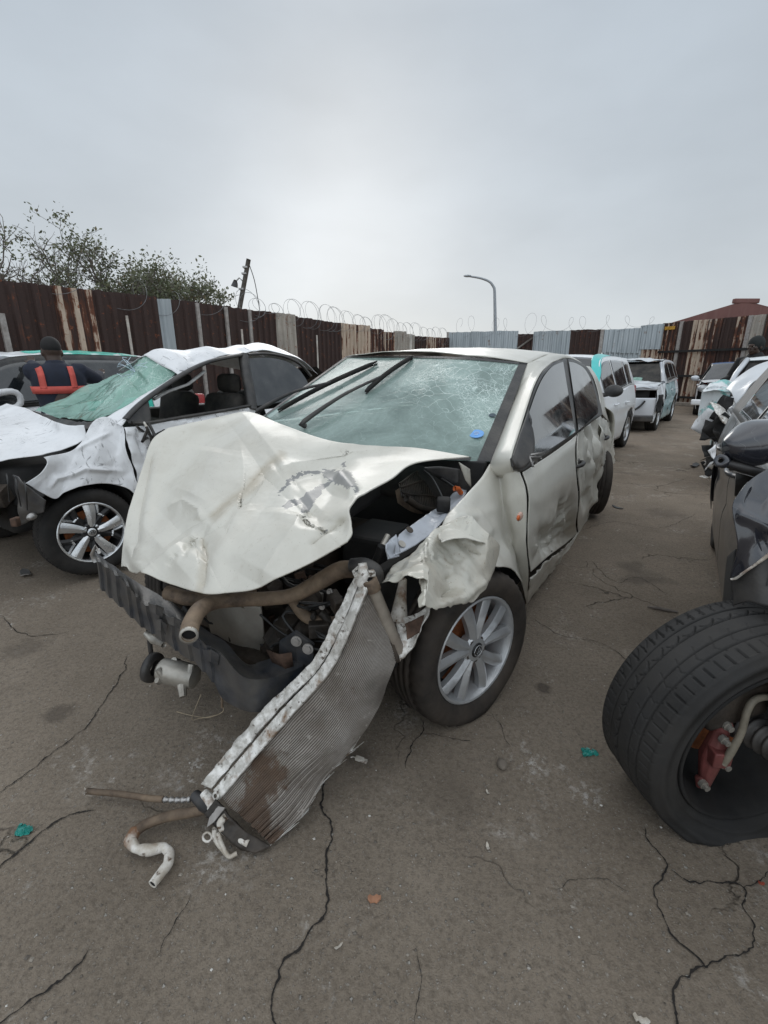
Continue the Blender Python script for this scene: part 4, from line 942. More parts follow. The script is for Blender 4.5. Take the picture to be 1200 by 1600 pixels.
def inpoly(q, poly):
    x, y = q[..., 0], q[..., 1]; r = np.zeros(x.shape, bool); n = len(poly)
    for i in range(n):
        (x0, y0), (x1, y1) = poly[i], poly[(i + 1) % n]; c_ = (y0 > y) != (y1 > y); xi = (x1 - x0) * (y - y0) / (y1 - y0 + 1e-9) + x0; r ^= c_ & (x < xi)
    return r
jit = px + np.stack([vnoise(P * 60, 1) * 3 + vnoise(P * 160, 3) * 2, vnoise(P * 60, 2) * 3 + vnoise(P * 160, 4) * 2], -1)
for poly in ([(950, 355), (1000, 345), (1050, 350), (1075, 338), (1100, 370), (1120, 420), (1090, 430), (1050, 415), (1010, 395), (985, 375)], [(1015, 388), (960, 418), (900, 450), (880, 490), (873, 557), (902, 540), (942, 480), (978, 440), (1020, 402)],
             [(765, 457), (800, 398), (850, 362), (900, 349), (962, 350), (962, 366), (900, 364), (850, 380), (806, 416), (774, 462)], [(788, 517), (815, 490), (850, 488), (892, 468), (882, 498), (840, 506), (800, 524)], [(1103, 358), (1128, 408), (1142, 466), (1128, 467), (1116, 415), (1096, 365)], [(1058, 318), (1080, 308), (1082, 330), (1064, 334)], [(958, 645), (1002, 622), (1006, 630), (964, 652)]):
    sc = np.maximum(sc, inpoly(jit, [(180 + x / 3, 620 + y / 3) for x, y in poly]).astype(float))
set_attr(ho, 'stain', st); set_attr(ho, 'scuff', sc)

# near front wing: sound behind, torn and folded in front
A = PP([(682, 832, 'y', .70), (700, 805, 'y', .69), (730, 771, 'y', .68), (752, 746, 'y', .67), (768, 722, 'y', .66), (784, 727, 'y', .725), (812, 737)],
       [(690, 852, 's', .0), (740, 842, 's', .01), (772, 862, 's', .01), (776, 884, 's', .01), (798, 889), (814, 908), (822, 942)], right=[(823, 772), (822, 845), (826, 900)], nu=70, nv=50)
A = dent(A, PF, [(735, 790), (785, 800), (815, 850)], 26, -.010, LEFT); A = dent(A, PF, [(735, 812), (780, 790), (824, 766)], 16, .012, LEFT, sharp=True); A = dent(A, PF, [(700, 812), (745, 806), (772, 838)], 10, .014, LEFT)
A = fold(A, LEFT, .022, 5, 21, pmask(A, PF, [(690, 850), (775, 865)], 40)); A = crumple(A, LEFT, .002, 5, 24)
B = PP([(613, 884, 'y', .66), (640, 862, 'y', .70), (667, 841, 'y', .72), (690, 818, 'y', .71), (715, 810, 'y', .74), (735, 808, 'y', .78), (764, 834, 's', .01), (778, 852, 's', .012)],
       [(596, 908, 'y', .70), (632, 907, 'y', .79), (664, 906, 'y', .84), (662, 924, 'y', .85), (654, 948, 'y', .87), (679, 953, 'y', .88), (735, 941, 'y', .875), (770, 892, 's', .02)], nu=110, nv=80, straight=True)
eB = np.minimum(1, .25 + 3 * np.minimum(np.linspace(0, 1, 110), 1 - np.linspace(0, 1, 110)))[:, None] * np.ones((1, 80)); B = fold(B, LEFT, .050, 4.2, 39, eB, n=5); B = fold(B, LEFT, .010, 11, 35, n=4); B = fold(B, LEFT, .004, 30, 36, pmask(B, PF, [(640, 880), (690, 880)], 50))
B = dent(B, PF, [(665, 843), (675, 862), (682, 880)], 5, -.016, LEFT, sharp=True); B = dent(B, PF, [(722, 848), (737, 862), (752, 867)], 4, -.016, LEFT, sharp=True)
B = dent(B, PF, [(698, 900), (708, 918), (690, 935)], 4, -.014, LEFT, sharp=True); B = dent(B, PF, [(680, 950), (720, 935), (760, 905)], 8, .018, LEFT)
M['wing'] = paint('torn_wing_paint', (.54, .525, .46), 1.0, (.25, .16, .08), scr=1.0, rough=.34, coat=.3, bumps=.03)
fe = MB().grid(A); fe.build('front_wing', M['cream'], polo, solid=.003)
for j, sgn in ((0, 1), (79, -1)): B[:, j] += (B[:, j + sgn * 3] - B[:, j]) * (.9 * np.clip(vnoise(np.stack([np.arange(110) * .33, np.zeros(110), np.full(110, j)], -1), 4), 0, 1))[:, None]
MB().grid(B).build('torn_wing_edge', M['wing'], polo, solid=.003, sharp=24)
ind = MB(); c = PF.side(812, 807, PT, .006); ind.ball(c, (.032, .010, .018), 16, 10); ind.build('side_indicator', simple('clear_orange_lens', (.62, .40, .32), .15), polo)
c2 = PF.side(810, 809, PT, .014); MB().ball(c2, (.013, .006, .011), 12, 8).build('indicator_bulb', M['orange_plastic'], polo)

# doors, quarter, sill
D = PP([(816, 738), (838, 724), (868, 704), (901, 680)], [(829, 893), (858, 868), (885, 848), (901, 833)], left=[(825, 772), (824, 845)], right=[(898, 700), (899, 740), (902, 775), (899, 815)], nu=90, nv=80)
D = dent(D, PF, [(828, 790), (860, 765), (898, 735)], 14, .008, LEFT); D = dent(D, PF, [(838, 835), (868, 812), (900, 785)], 16, .014, LEFT)
mk = pmask(D, PF, [(835, 886), (862, 854), (886, 830), (894, 806)], 24) * (1 - np.linspace(0, 1, 80) ** 5)[None] * np.clip(np.minimum(np.linspace(0, 1, 90), np.linspace(1, 0, 90)) * 8, 0, 1)[:, None]; D = D - np.array([0, 1, 0]) * (mk * .075)[..., None]
D = fold(D, LEFT, .095, 4.5, 41, mk); D = fold(D, LEFT, .022, 13, 42, mk); D = crumple(D, LEFT, .0008, 4, 45)
fd = MB().grid(D).build('front_door', M['cream'], polo, solid=.004, sharp=24)
E_ = PP([(903, 679), (918, 667), (939, 648)], [(903, 831), (911, 820), (919, 808)], left=[(901, 700), (902, 740), (905, 775), (902, 815)], right=[(947, 690), (946, 727), (936, 760), (926, 792)], nu=70, nv=80)
mk = (pmask(E_, PF, [(905, 690), (925, 690), (940, 680)], 28) + .8 * pmask(E_, PF, [(928, 730), (925, 775)], 22)) * (1 - np.linspace(0, 1, 80) ** 5)[None] * np.clip(np.linspace(0, 1, 70) * 5, 0, 1)[:, None]
E_ = E_ - np.array([0, 1, 0]) * (np.clip(mk, 0, 1) * .05)[..., None]; E_ = fold(E_, LEFT, .11, 3.6, 51, np.clip(mk, 0, 1)); E_ = fold(E_, LEFT, .024, 11, 52, np.clip(mk, 0, 1)); E_ = crumple(E_, LEFT, .002, 6, 53)
rd_ = MB().grid(E_).build('rear_door', M['cream'], polo, solid=.004, sharp=24)
def handle(parent, u, v, tilt, off):
    c = PF.side(u, v, PT, off); m = MB(); m.ball(c, (.068, .010, .034), 18, 10); m.build('handle_recess', M['trim'], parent)
    a = PF.side(u - 6, v + 6, PT, off + .022); b = PF.side(u + 5, v - 5, PT, off + .022)
    MB().tube([c + np.array([.07, .002, -.006]), c + np.array([.04, .026, 0]), c + np.array([-.04, .028, .004]), c + np.array([-.07, .002, .004])], [.009, .014, .014, .009], 8, smooth_n=16).build('handle', M['black_plastic'], parent)
handle(fd, 902, 725, 0, -.012); handle(rd_, 943, 684, 0, -.035)
Q = PP([(934, 648, 's', -.014), (940, 690, 's', -.014), (940, 728, 's', -.014)], [(952, 660, 's', -.10), (958, 690, 's', -.08), (961, 724, 's', -.08)], nu=30, nv=20)
Q = fold(Q, LEFT, .025, 6, 61); MB().grid(Q).build('quarter_panel', M['cream'], polo, solid=.004)
SL = PP([(826, 902), (858, 872), (885, 852), (918, 811)], [(822, 945), (852, 902), (884, 868), (922, 815)], nu=60, nv=14); SL = crumple(SL, LEFT, .012, 8, 66, pmask(SL, PF, [(835, 900), (880, 860)], 30))
MB().grid(SL).build('sill', M['cream'], polo, solid=.004)
MB().grid(PP([(836, 884, 's', -.01), (850, 872, 's', -.012), (862, 860, 's', -.01)], [(838, 888, 's', -.01), (856, 872, 's', -.012), (864, 861, 's', -.01)], nu=8, nv=3)).build('sill_tear', M['engine_dark'], polo)

# glasshouse
def flatten_y(T):
    q = T.reshape(-1, 3); A_ = np.stack([np.ones(len(q)), q[:, 0], q[:, 2]], 1); k, *_ = np.linalg.lstsq(A_, q[:, 1], rcond=None)
    def f(P, off):
        P = P.copy(); e0 = PF.loc(EYEP); r = P - e0; t = (k[0] + off + k[1] * e0[0] + k[2] * e0[2] - e0[1]) / (r[..., 1] - k[1] * r[..., 0] - k[2] * r[..., 2]); return e0 + r * t[..., None]
    return f, k
T1 = PP([(799, 717), (811, 680), (827, 628), (837, 600), (850, 578), (866, 566), (884, 561)], [(801, 728), (814, 737), (838, 722), (868, 703), (903, 676)], right=[(890, 600), (897, 640)], nu=40, nv=20)
flat1, _ = flatten_y(T1); MB().grid(flat1(T1, -.004)).build('window_frame', M['trim'], fd, solid=.012)
T1 = PP([(817, 674), (829, 638), (839, 610), (850, 588), (864, 572), (880, 565)], [(837, 715), (860, 701), (880, 688), (899, 675)], right=[(889, 620)], nu=30, nv=16)
MB().grid(flat1(T1, .008)).build('window', M['window'], fd)
T1 = PP([(886, 561), (900, 564), (915, 573), (926, 590), (934, 615), (940, 645)], [(905, 675), (918, 664), (940, 648)], left=[(895, 615)], nu=36, nv=20); flat2, _ = flatten_y(T1); MB().grid(flat2(T1, -.004)).build('window_frame', M['trim'], rd_, solid=.012)
T1 = PP([(889, 565), (901, 568), (914, 577), (924, 595), (931, 618), (935, 642)], [(904, 672), (915, 663), (934, 646)], left=[(897, 620)], nu=30, nv=16); MB().grid(flat2(T1, .008)).build('window', M['window'], rd_)
tri = PP([(826, 640, 's', .012), (812, 680, 's', .012), (800, 717, 's', .012)], [(829, 655, 's', .03), (834, 690, 's', .03), (832, 718, 's', .03)], right=[(812, 734, 's', .02)], nu=16, nv=10); MB().grid(tri).build('mirror_mount', M['black_plastic'], fd, solid=.01)
c = PF.side(828, 714, PT, .03); m = MB(); rg_ = np.random.default_rng(5)
for k in range(7): m.tube([c + rg_.normal(0, .012, 3), c + rg_.normal(0, .025, 3) + np.array([0, .02, 0])], .006, 6)
m.build('broken_mirror_stub', M['steel'], fd)
P_in = [(824, 568, 'y', .55), (812, 600, 'y', .57), (797, 642, 'y', .60), (780, 688, 'y', .635), (767, 722, 'y', .66), (762, 736, 'y', .645)]
AP = patch(PF, PT, P_in, [(864, 566), (848, 579), (836, 600), (826, 628), (810, 680), (799, 718), (806, 744, 's', -.035)], nu=50, nv=14)
AP = AP + outward(AP, (.3, 1, .3)) * (.018 * np.sin(np.pi * np.linspace(0, 1, 14))[None, :, None]); MB().grid(AP).build('windscreen_pillar', M['cream'], polo, solid=.004)
r0 = pt(PF, P_in[0], PT); rR = PF.cy(542, 557, -.55)
inn = [r0, (-1.75, .555, 1.395), (-2.2, .55, 1.40), (-2.7, .53, 1.36), (-3.0, .50, 1.30)]
outr = [PF.side(864, 566, PT), PF.side(884, 560, PT), PF.side(900, 563, PT), PF.side(915, 572, PT), PF.side(922, 580, PT)]
RR = ruled(spl(inn, 50), spl(outr, 50), 10); RR = RR + outward(RR, (0, .6, .8)) * (.012 * np.sin(np.pi * np.linspace(0, 1, 10))[None, :, None]); MB().grid(RR).build('roof_rail', M['cream'], polo, solid=.004)
CP = PP([(915, 572), (927, 590), (935, 615), (940, 646)], [(922, 573, 's', -.06), (934, 592, 's', -.08), (943, 622, 's', -.09), (952, 660, 's', -.10)], nu=30, nv=10); MB().grid(CP).build('rear_pillar', M['cream'], polo, solid=.004)
innR = [rR, (-1.75, -.555, 1.41), (-2.2, -.55, 1.41), (-2.7, -.53, 1.36), (-3.0, -.50, 1.30)]
RF = ruled(spl(inn, 60), spl(innR, 60), 40); w_ = 1 - np.linspace(-1, 1, 40)[None, :] ** 2
RF[..., 2] += .040 * w_; RF[..., 0] += (.10 * w_) * np.linspace(1, -.4, 60)[:, None]; RF = crumple(RF, TOPV, .003, 4, 71)
MB().grid(RF).build('roof', M['cream'], polo, solid=.004)
# windscreen
c_tl, c_tr, c_bl, c_br = rR, r0, PF.cy(411, 651, -.66), PF.cy(767, 722, .66)
top = spl([c_tl, PF.cx(647, 557, -1.10), PF.cx(738, 560, -1.14), c_tr], 50); bot = spl([c_bl, (-.22, -.24, 1.0), (-.24, .22, .955), c_br], 50)
WS = ruled(top, bot, 40); M['ws'] = glass_crack('cracked_windscreen_glass', tuple(PF.cx(765, 610, -1.0)), .52, clear=.34, milk=.34)
ws = MB().grid(WS).build('windscreen', M['ws'], polo)
wn_ = outward(WS, (1, 0, .8)); WSo = WS + wn_ * .004
MB().grid(WSo[-3:, :]).build('windscreen_seal', M['trim'], ws); MB().grid(WSo[:2, :]).build('windscreen_seal', M['trim'], ws); MB().grid(WSo[:, :1].repeat(2, 1) * np.array([[[1], [0]]])[..., 0].reshape(1, 2, 1) + WSo[:, 1:2].repeat(2, 1) * np.array([0, 1.]).reshape(1, 2, 1)).build('windscreen_seal', M['trim'], ws)
MB().grid(WSo[2:-3, -2:]).build('windscreen_seal', M['trim'], ws)
wsc = WS[25, 20]; wsn = wn_[25, 20]
def onws(u, v, off):
    """a point on the glass, set off along its normal"""
    q = PF.glo(wsc) if False else wsc; r = ray(u, v); rl = np.array([r @ PF.ax, r @ PF.ay, r[2]]); e0 = PF.loc(EYEP)
    px_ = PF.px(WS); i, j = np.unravel_index(((px_ - np.array([u, v])) ** 2).sum(-1).argmin(), px_.shape[:2]); n = wn_[i, j]; q = WS[i, j]
    t = ((q - e0) @ n) / (rl @ n); return e0 + t * rl + n * off
def decal(name, u, v, r, mat, off=.004):
    c = onws(u, v, off); m = MB(); disc(m, c, wsn, r, ell=1.0); return m.build(name, M[mat], ws, smooth=False)
st_ = decal('round_sticker', 744, 679, .034, 'sticker'); decal('round_sticker', 769, 650, .0165, 'sticker_dark')
c = onws(744, 679, .008); mS = axes_to(wsn); m = MB()
for dz in (-.012, 0, .010): m.box(c + mS[:, 2] * dz, (.026 - abs(dz), .0012, .003), rot=mS)
m.build('sticker_print', M['sticker_white'], st_, smooth=False)
def wiper(base, tip, b0, b1, bent):
    o = bpy.data.objects.new('wiper', None); o.empty_display_size = .05; link(o, polo)
    MB().tube([onws(*base, .012), onws(*base, .035), onws((base[0] + tip[0]) / 2, (base[1] + tip[1]) / 2 + bent, .05), onws(*tip, .03)], [.014, .013, .009, .007], 8, smooth_n=24).build('wiper_arm', M['black_plastic'], o)
    m = MB(); p = [onws(b0[0] + (b1[0] - b0[0]) * f, b0[1] + (b1[1] - b0[1]) * f, .016 + .012 * math.sin(math.pi * f)) for f in np.linspace(0, 1, 14)]
    m.tube(p, [.006] + [.011] * 12 + [.005], 6); p2 = [q - wsn * .013 for q in p]; m.tube(p2, .004, 5); m.build('wiper_blade', M['rubber'], o)
wiper((408, 650), (520, 605), (436, 645), (590, 569), -2); wiper((478, 669), (600, 595), (572, 616), (645, 561), 0)
# cabin seen through the glass
MB().box((-.72, 0, .80), (.55, 1.25, .22)).build('dashboard', M['interior'], polo, bevel=.06)
for y in (-.35, .36):
    s = bpy.data.objects.new('front_seat', None); s.empty_display_size = .1; link(s, polo)
    MB().box((-1.62, y, .74), (.16, .48, .62), rot=np.array(Matrix.Rotation(-.25, 3, 'Y'))).build('backrest', M['seat'], s, bevel=.06); MB().box((-1.36, y, .46), (.5, .5, .15)).build('seat_cushion', M['seat'], s, bevel=.05)
    MB().box((-1.74, y, 1.14), (.10, .26, .17)).build('headrest', M['seat'], s, bevel=.05)
sw = MB(); a_ = np.linspace(0, 2 * np.pi, 33); Mx = axes_to((-.9, 0, .45)); sw.tube([np.array([.18 * math.cos(x), 0, .18 * math.sin(x)]) @ Mx.T + np.array([-1.02, -.36, .92]) for x in a_], .014, 8, cap=False)
sw.tube([np.array([-.17, 0, 0]) @ Mx.T + np.array([-1.02, -.36, .92]), np.array([.17, 0, 0]) @ Mx.T + np.array([-1.02, -.36, .92])], .016, 8); sw.build('steering_wheel', M['interior'], polo)
MB().box((-2.6, 0, .80), (.18, 1.2, .62)).build('rear_seat', M['seat'], polo, bevel=.06)
MB().box((-1.75, 0, .24), (3.6, 1.44, .06)).build('floor_pan', M['engine_dark'], polo, smooth=False)
# far side, boot and tail, plain and whole
xs = np.linspace(-.05, -3.55, 60); zs = np.linspace(.2, .97, 14); XX, ZZ = np.meshgrid(xs, zs, indexing='ij')
arch = np.where(np.abs(XX + 2.6) < .34, .02 + np.sqrt(np.clip(.34 ** 2 - (XX + 2.6) ** 2, 0, None)) + .28, .2)
low = np.maximum(.2, arch); ZZ = low + (ZZ - .2) / .77 * (.97 - low)
MB().grid(np.stack([XX, -np.interp(ZZ, *PT), ZZ + .03], -1)).build('side_panel', M['cream'], polo, solid=.004)
xs = np.linspace(-.62, -2.95, 40); tt = np.linspace(0, 1, 8)[None, :]; ztop = np.interp(xs, [-2.95, -2.6, -1.25, -.62], [1.15, 1.36, 1.38, 1.0])[:, None]; ZZ = .99 + (ztop - .99) * tt
MB().grid(np.stack([np.repeat(xs[:, None], 8, 1), -np.interp(ZZ, *PT) - .004, ZZ + .02], -1)).build('side_glass', M['window'], polo)
BT = ruled(spl([(-3.0, .50, 1.30), (-3.45, .52, 1.02), (-3.72, .60, 1.0), (-3.82, .62, .70), (-3.84, .64, .36)], 30), spl([(-3.0, -.50, 1.30), (-3.45, -.52, 1.02), (-3.72, -.60, 1.0), (-3.82, -.62, .70), (-3.84, -.64, .36)], 30), 20)
BT[..., 0] -= .08 * (1 - np.linspace(-1, 1, 20)[None, :] ** 2); MB().grid(BT[:10]).build('rear_window', M['window'], polo); MB().grid(BT[9:]).build('boot_lid', M['cream'], polo, solid=.004)
for s in (-1, 1):
    q = ruled(spl([(-3.45, s * .52, 1.02), (-3.72, s * .60, 1.0), (-3.82, s * .62, .70), (-3.84, s * .64, .36)], 20), spl([(-3.35, s * .72, .98), (-3.5, s * .78, .9), (-3.55, s * .80, .70), (-3.5, s * .78, .36)], 20), 8)
    MB().grid(q).build('rear_corner', M['cream'], polo, solid=.004)

# wheels
n_w = np.array([math.cos(R(-51.5)), math.sin(R(-51.5)), .02]); nl = np.array([n_w @ PF.ax, n_w @ PF.ay, n_w[2]])
cw = PF.loc(np.array([.355, 1.514, .287]))
wheel(PF, polo, cw, nl, .312, .213, .185, 'ten', rubber='rubber_brown', part='front_wheel', blocks=46)
wheel(PF, polo, (0, -.74, .30), (0, -1, 0), .30, .205, .185, 'five', rubber='rubber_brown', part='front_wheel')
wheel(PF, polo, (-3.22, .80, .31), (-.34, 1, -.05), .30, .205, .185, 'five', rubber='rubber_brown', part='rear_wheel')
wheel(PF, polo, (-2.6, -.78, .30), (0, -1, 0), .30, .205, .185, 'five', rubber='rubber_brown', part='rear_wheel')
# liner above the steered wheel
a_ = np.linspace(-.25, 1.75, 30); LN = np.stack([np.stack([-.02 - .36 * np.cos(a_), np.full(30, y), .30 + .36 * np.sin(a_)], 1) for y in (.80, .62, .42)], 1)
LN = crumple(LN, TOPV, .01, 9, 4); MB().grid(LN).build('wheel_arch_liner', M['engine_dark'], polo, solid=.004)
# ------------------------------------------------------------------ what hangs out of the saloon's nose
def X(u, v, x): return PF.cx(u, v, x)
def Yc(u, v, y): return PF.cy(u, v, y)
n_ = 130; zw = np.linspace(0, 1, n_)
Ls = [spl([X(143, 858, .56), X(187, 892, .56), X(230, 919, .56), X(267, 940, .565), X(293, 962, .57), X(323, 986, .57), X(352, 1002, .565), X(384, 1036, .55), X(412, 1031, .50), X(470, 1012, .43)], n_),
      spl([X(152, 874, .63), X(187, 903, .63), X(227, 943, .635), X(260, 963, .64), X(287, 977, .645), X(320, 1003, .645), X(346, 1022, .64), X(380, 1058, .63), X(425, 1058, .55), X(474, 1040, .46)], n_),
      spl([X(158, 918, .62), X(187, 947, .62), X(220, 977, .62), X(253, 1000, .625), X(280, 1020, .63), X(307, 1040, .635), X(335, 1068, .63), X(352, 1095, .62), X(402, 1114, .60), X(476, 1088, .46)], n_),
      spl([X(168, 916, .55), X(197, 945, .55), X(230, 973, .55), X(263, 995, .55), X(290, 1015, .555), X(317, 1035, .56), X(347, 1064, .56), X(370, 1088, .55), X(420, 1100, .52), X(478, 1080, .42)], n_)]
ring = []
for a, b, k in ((0, 1, 7), (1, 2, 9), (2, 3, 6), (3, 0, 6)):
    for f in np.linspace(0, 1, k, endpoint=False): ring.append(Ls[a] * (1 - f) + Ls[b] * f)
P = np.array(ring).transpose(1, 0, 2)
saw = (zw * 15 + .35 * vnoise(np.stack([zw * 9, zw * 0, zw * 0], -1), 3)) % 1.0; amp = np.clip((.74 - zw) * 9, 0, 1)
P = P + np.array([1, .25, .15]) * ((.008 * (saw - .4) * amp)[:, None] * np.where((np.arange(P.shape[1]) >= 4) & (np.arange(P.shape[1]) < 18), 1, .15)[None])[..., None]
P = P + .004 * np.stack([vnoise(P * 17, 1), vnoise(P * 17, 2), vnoise(P * 17, 3)], -1)
bm_ = MB().grid(P, close_v=True).build('bumper_beam', M['blue_black_steel'], polo, sharp=28)
pl = MB(); rg_ = np.random.default_rng(11)
for u, v, w, h, dv in ((244, 948, 12, 10, 6), (272, 968, 12, 9, 5), (252, 975, 9, 12, 4), (302, 1000, 12, 10, 4), (330, 1022, 13, 13, 5)):
    q = np.array([[X(u - w, v - h * .6, .645), X(u - w * .7, v + h * .7, .648)], [X(u, v - h * .9 + dv, .655), X(u, v + h * .5 + dv, .655)], [X(u + w, v - h * .3 + dv, .642), X(u + w * .8, v + h + dv, .640)]])
    pl.grid(q)
pl.build('torn_rib', M['blue_black_steel'], bm_, smooth=False, solid=.004)
m = MB(); m.tube([X(150, 876, .62), X(144, 866, .63), X(149, 852, .63), X(155, 864, .62)], [.012, .008, .003, .006], 6); m.build('torn_tip', M['steel'], bm_)
q = np.array([[X(438, 1000, .47), X(436, 1045, .45), X(440, 1085, .44)], [X(462, 985, .47), X(466, 1040, .46), X(462, 1090, .45)], [X(491, 1006, .45), X(489, 1050, .44), X(478, 1092, .43)]])
br = MB().grid(q).build('end_bracket', M['blue_black_steel'], bm_, smooth=False, solid=.008)
nb = (.9, .45, .15)
for u, v in ((463, 1002), (481, 1014)): bolt(br, X(u, v, .475), nb, .017)
MB().grid(crumple(np.array([[X(416, 1014, .50), X(430, 1045, .50)], [X(436, 1022, .51), X(446, 1046, .50)], [X(456, 1018, .49), X(458, 1040, .48)]]), (1, 0, 0), .004, 20, 2)).build('rust_patch', M['rust'], bm_, solid=.002)

def hose(name, pts, r, mat, seg=12, n=40, parent=polo, hollow=False):
    o = MB().tube(pts, r, seg, smooth_n=n, cap=not hollow).build(name, M[mat], parent, solid=.004 if hollow else 0, solid_off=-1); return o
pipe = hose('coolant_pipe', [X(295, 993, .80), X(299, 974, .765), X(314, 951, .71), X(345, 939, .63), X(420, 935, .52), X(460, 929, .46), X(500, 908, .41), X(535, 890, .37), X(575, 893, .33)], [.0185, .018, .018, .0175, .017, .018, .022, .023, .020], 'brown_hose', 16, 60, hollow=True)
e0 = X(295, 993, .80); e1 = X(299, 974, .765); MB().lathe([(.017, 0), (.0225, .001), (.0225, .008), (.017, .009)], 24, axes_to(e0 - e1), e0 - (e0 - e1) / np.linalg.norm(e0 - e1) * .006).build('pipe_flange', M['cast_alu'], pipe)
m = MB(); disc(m, e0 - (e0 - e1) * .25, e0 - e1, .018); m.build('pipe_bore', M['engine_dark'], pipe, smooth=False)
hose('radiator_hose', [X(262, 926, .60), X(300, 935, .58), X(345, 925, .5), X(400, 930, .42)], .024, 'brown_hose')
hose('radiator_hose', [X(455, 934, .44), X(480, 965, .42), X(520, 972, .38), X(560, 962, .33)], .018, 'brown_hose')
hose('heater_hose', [X(500, 955, .40), X(530, 985, .38), X(560, 975, .34), X(575, 940, .32)], .013, 'engine')
hose('elbow_hose', [X(548, 883, .38), X(568, 884, .37), X(585, 893, .36), X(590, 910, .36)], [.020, .024, .024, .020], 'black_plastic')
P = PP([(322, 956, 'x', .42), (365, 945, 'x', .43), (408, 948, 'x', .40)], [(352, 1048, 'x', .44), (380, 1060, 'x', .43), (402, 1064, 'x', .40)], left=[(336, 1010, 'x', .44)], right=[(413, 1000, 'x', .40)], nu=40, nv=40)
P = fold(P, (1, 0, 0), .022, 5, 5); MB().grid(P).build('engine_cover', M['dirty_panel'], polo, solid=.006)
# engine bay
def rbox(c, d, mat, name, rz=0.0, bev=.015, seed=0):
    return MB().box(c, d, rot=rz).build(name, M[mat], polo, bevel=bev, smooth=False)
rbox((.05, -.05, .46), (.50, .62, .44), 'engine', 'engine_block', .05); rbox((.12, -.12, .66), (.30, .46, .10), 'engine', 'cylinder_head', .05, .03)
rbox((-.02, .40, .62), (.24, .18, .20), 'engine_dark', 'battery', .1); rbox((-.10, .16, .80), (.34, .26, .10), 'engine_dark', 'air_box', .2, .03)
rbox((-.48, 0, .60), (.04, 1.30, .66), 'engine_dark', 'firewall', 0, .005); rbox((-.12, -.60, .50), (.7, .04, .4), 'engine_dark', 'inner_wing', 0, .005); rbox((-.05, .59, .50), (.7, .04, .40), 'engine_dark', 'inner_wing', 0, .005)
rbox((.44, .12, .30), (.07, .9, .10), 'engine', 'subframe', 0, .02)
eng = MB(); rg_ = np.random.default_rng(3)
for k in range(26):
    c = np.array([.30 + .12 * rg_.random(), rg_.uniform(-.35, .62), rg_.uniform(.28, .62)]); ax_ = rg_.normal(0, 1, 3)
    if k % 2: eng.lathe([(.001, .03), (.022 + .02 * rg_.random(), .028), (.030 + .02 * rg_.random(), -.01), (.02, -.04)], 14, axes_to(ax_), c)
    else: eng.box(c, .03 + .07 * rg_.random(3), rot=axes_to(ax_))
eng.build('engine_fittings', M['engine'], polo, bevel=.004, sharp=35)
wr_ = MB()
for k in range(16):
    a = np.array([rg_.uniform(.15, .42), rg_.uniform(-.2, .6), rg_.uniform(.45, .78)]); p = [a]
    for j in range(5): p.append(p[-1] + rg_.normal(0, .07, 3) * (1, 1.4, .8))
    p = np.array(p); p[:, 0] = np.clip(p[:, 0], .05, .46); p[:, 1] = np.clip(p[:, 1], -.3, .62); p[:, 2] = np.clip(p[:, 2], .3, .62); wr_.tube(p, .004 + .004 * rg_.random(), 5, smooth_n=24)
wr_.build('wiring_loom', M['wire'], polo)
for mt, nm, nn in (('engine', 'bracket_plate', 7), ('cast_alu', 'casting', 5), ('rust', 'rusted_bracket', 5), ('black_plastic', 'broken_housing', 6)):
    for k in range(nn):
        c = np.array([rg_.uniform(.24, .44), rg_.uniform(-.22, .58), rg_.uniform(.34, .62)]); m = MB(); q = axes_to(rg_.normal(0, 1, 3)); m.box(c, (.012 + .03 * rg_.random(), .03 + .07 * rg_.random(), .02 + .05 * rg_.random()), rot=q); m.lathe([(.001, .016), (.009, .016), (.010, -.016), (.001, -.016)], 10, q, c + q[:, 2] * .03); m.build(nm, M[mt], polo, bevel=.003, sharp=35)
for k in range(14):
    a = np.array([rg_.uniform(.26, .44), rg_.uniform(-.2, .3), rg_.uniform(.36, .60)]); p = [a]
    for j in range(4): p.append(np.clip(p[-1] + rg_.normal(0, 1, 3) * (.04, .09, .06), (.2, -.25, .3), (.44, .58, .60)))
    MB().tube(p, .006 + .008 * rg_.random(), 8, smooth_n=26).build(('heater_hose', 'fuel_line', 'cable')[k % 3], M[('brown_hose', 'engine', 'wire', 'black_plastic')[k % 4]], polo)
for u, v, x in ((464, 948, .42), (503, 948, .40), (515, 925, .38)): bolt(polo, X(u, v, x), (1, .2, .2), .010)
# torn inner wing, grille of the air intake, cowl, loose wires
P = PP([(622, 836, 'y', .60), (652, 815, 'y', .59), (690, 790, 'y', .57), (716, 768, 'y', .56), (728, 768, 'y', .575)], [(606, 872, 'y', .63), (640, 858, 'y', .655), (682, 829, 'y', .66), (704, 803, 'y', .655), (730, 772, 'y', .64)], nu=50, nv=16)
P = crumple(P, (0, .5, .8), .006, 10, 4); ap = MB().grid(P).build('inner_wing_panel', M['pale_blue_metal'], polo, solid=.004)
for u, v, y in ((640, 828, .62), (628, 850, .635)):
    m = MB(); disc(m, PF.cy(u, v, y), (.1, .6, .8), .013); m.build('grommet', M['cast_alu' if v > 840 else 'engine'], ap, smooth=False)
MB().grid(crumple(PP([(598, 852, 'y', .62), (615, 836, 'y', .61)], [(603, 875, 'y', .64), (622, 870, 'y', .64)], nu=12, nv=10), (0, .5, .5), .01, 20, 2)).build('lamp_bracket', M['pale_blue_metal'], polo, solid=.004)
P = PP([(624, 757, 'y', .36), (660, 736, 'y', .34), (704, 752, 'y', .40)], [(628, 776, 'y', .42), (655, 792, 'y', .45), (694, 796, 'y', .48)], nu=27, nv=14)
gr = MB()
for i in range(0, 27): gr.tube(P[i], .0035, 4)
for j in (0, 4, 9, 13): gr.tube(P[:, j] + np.array([0, 0, .003]), .005, 5)
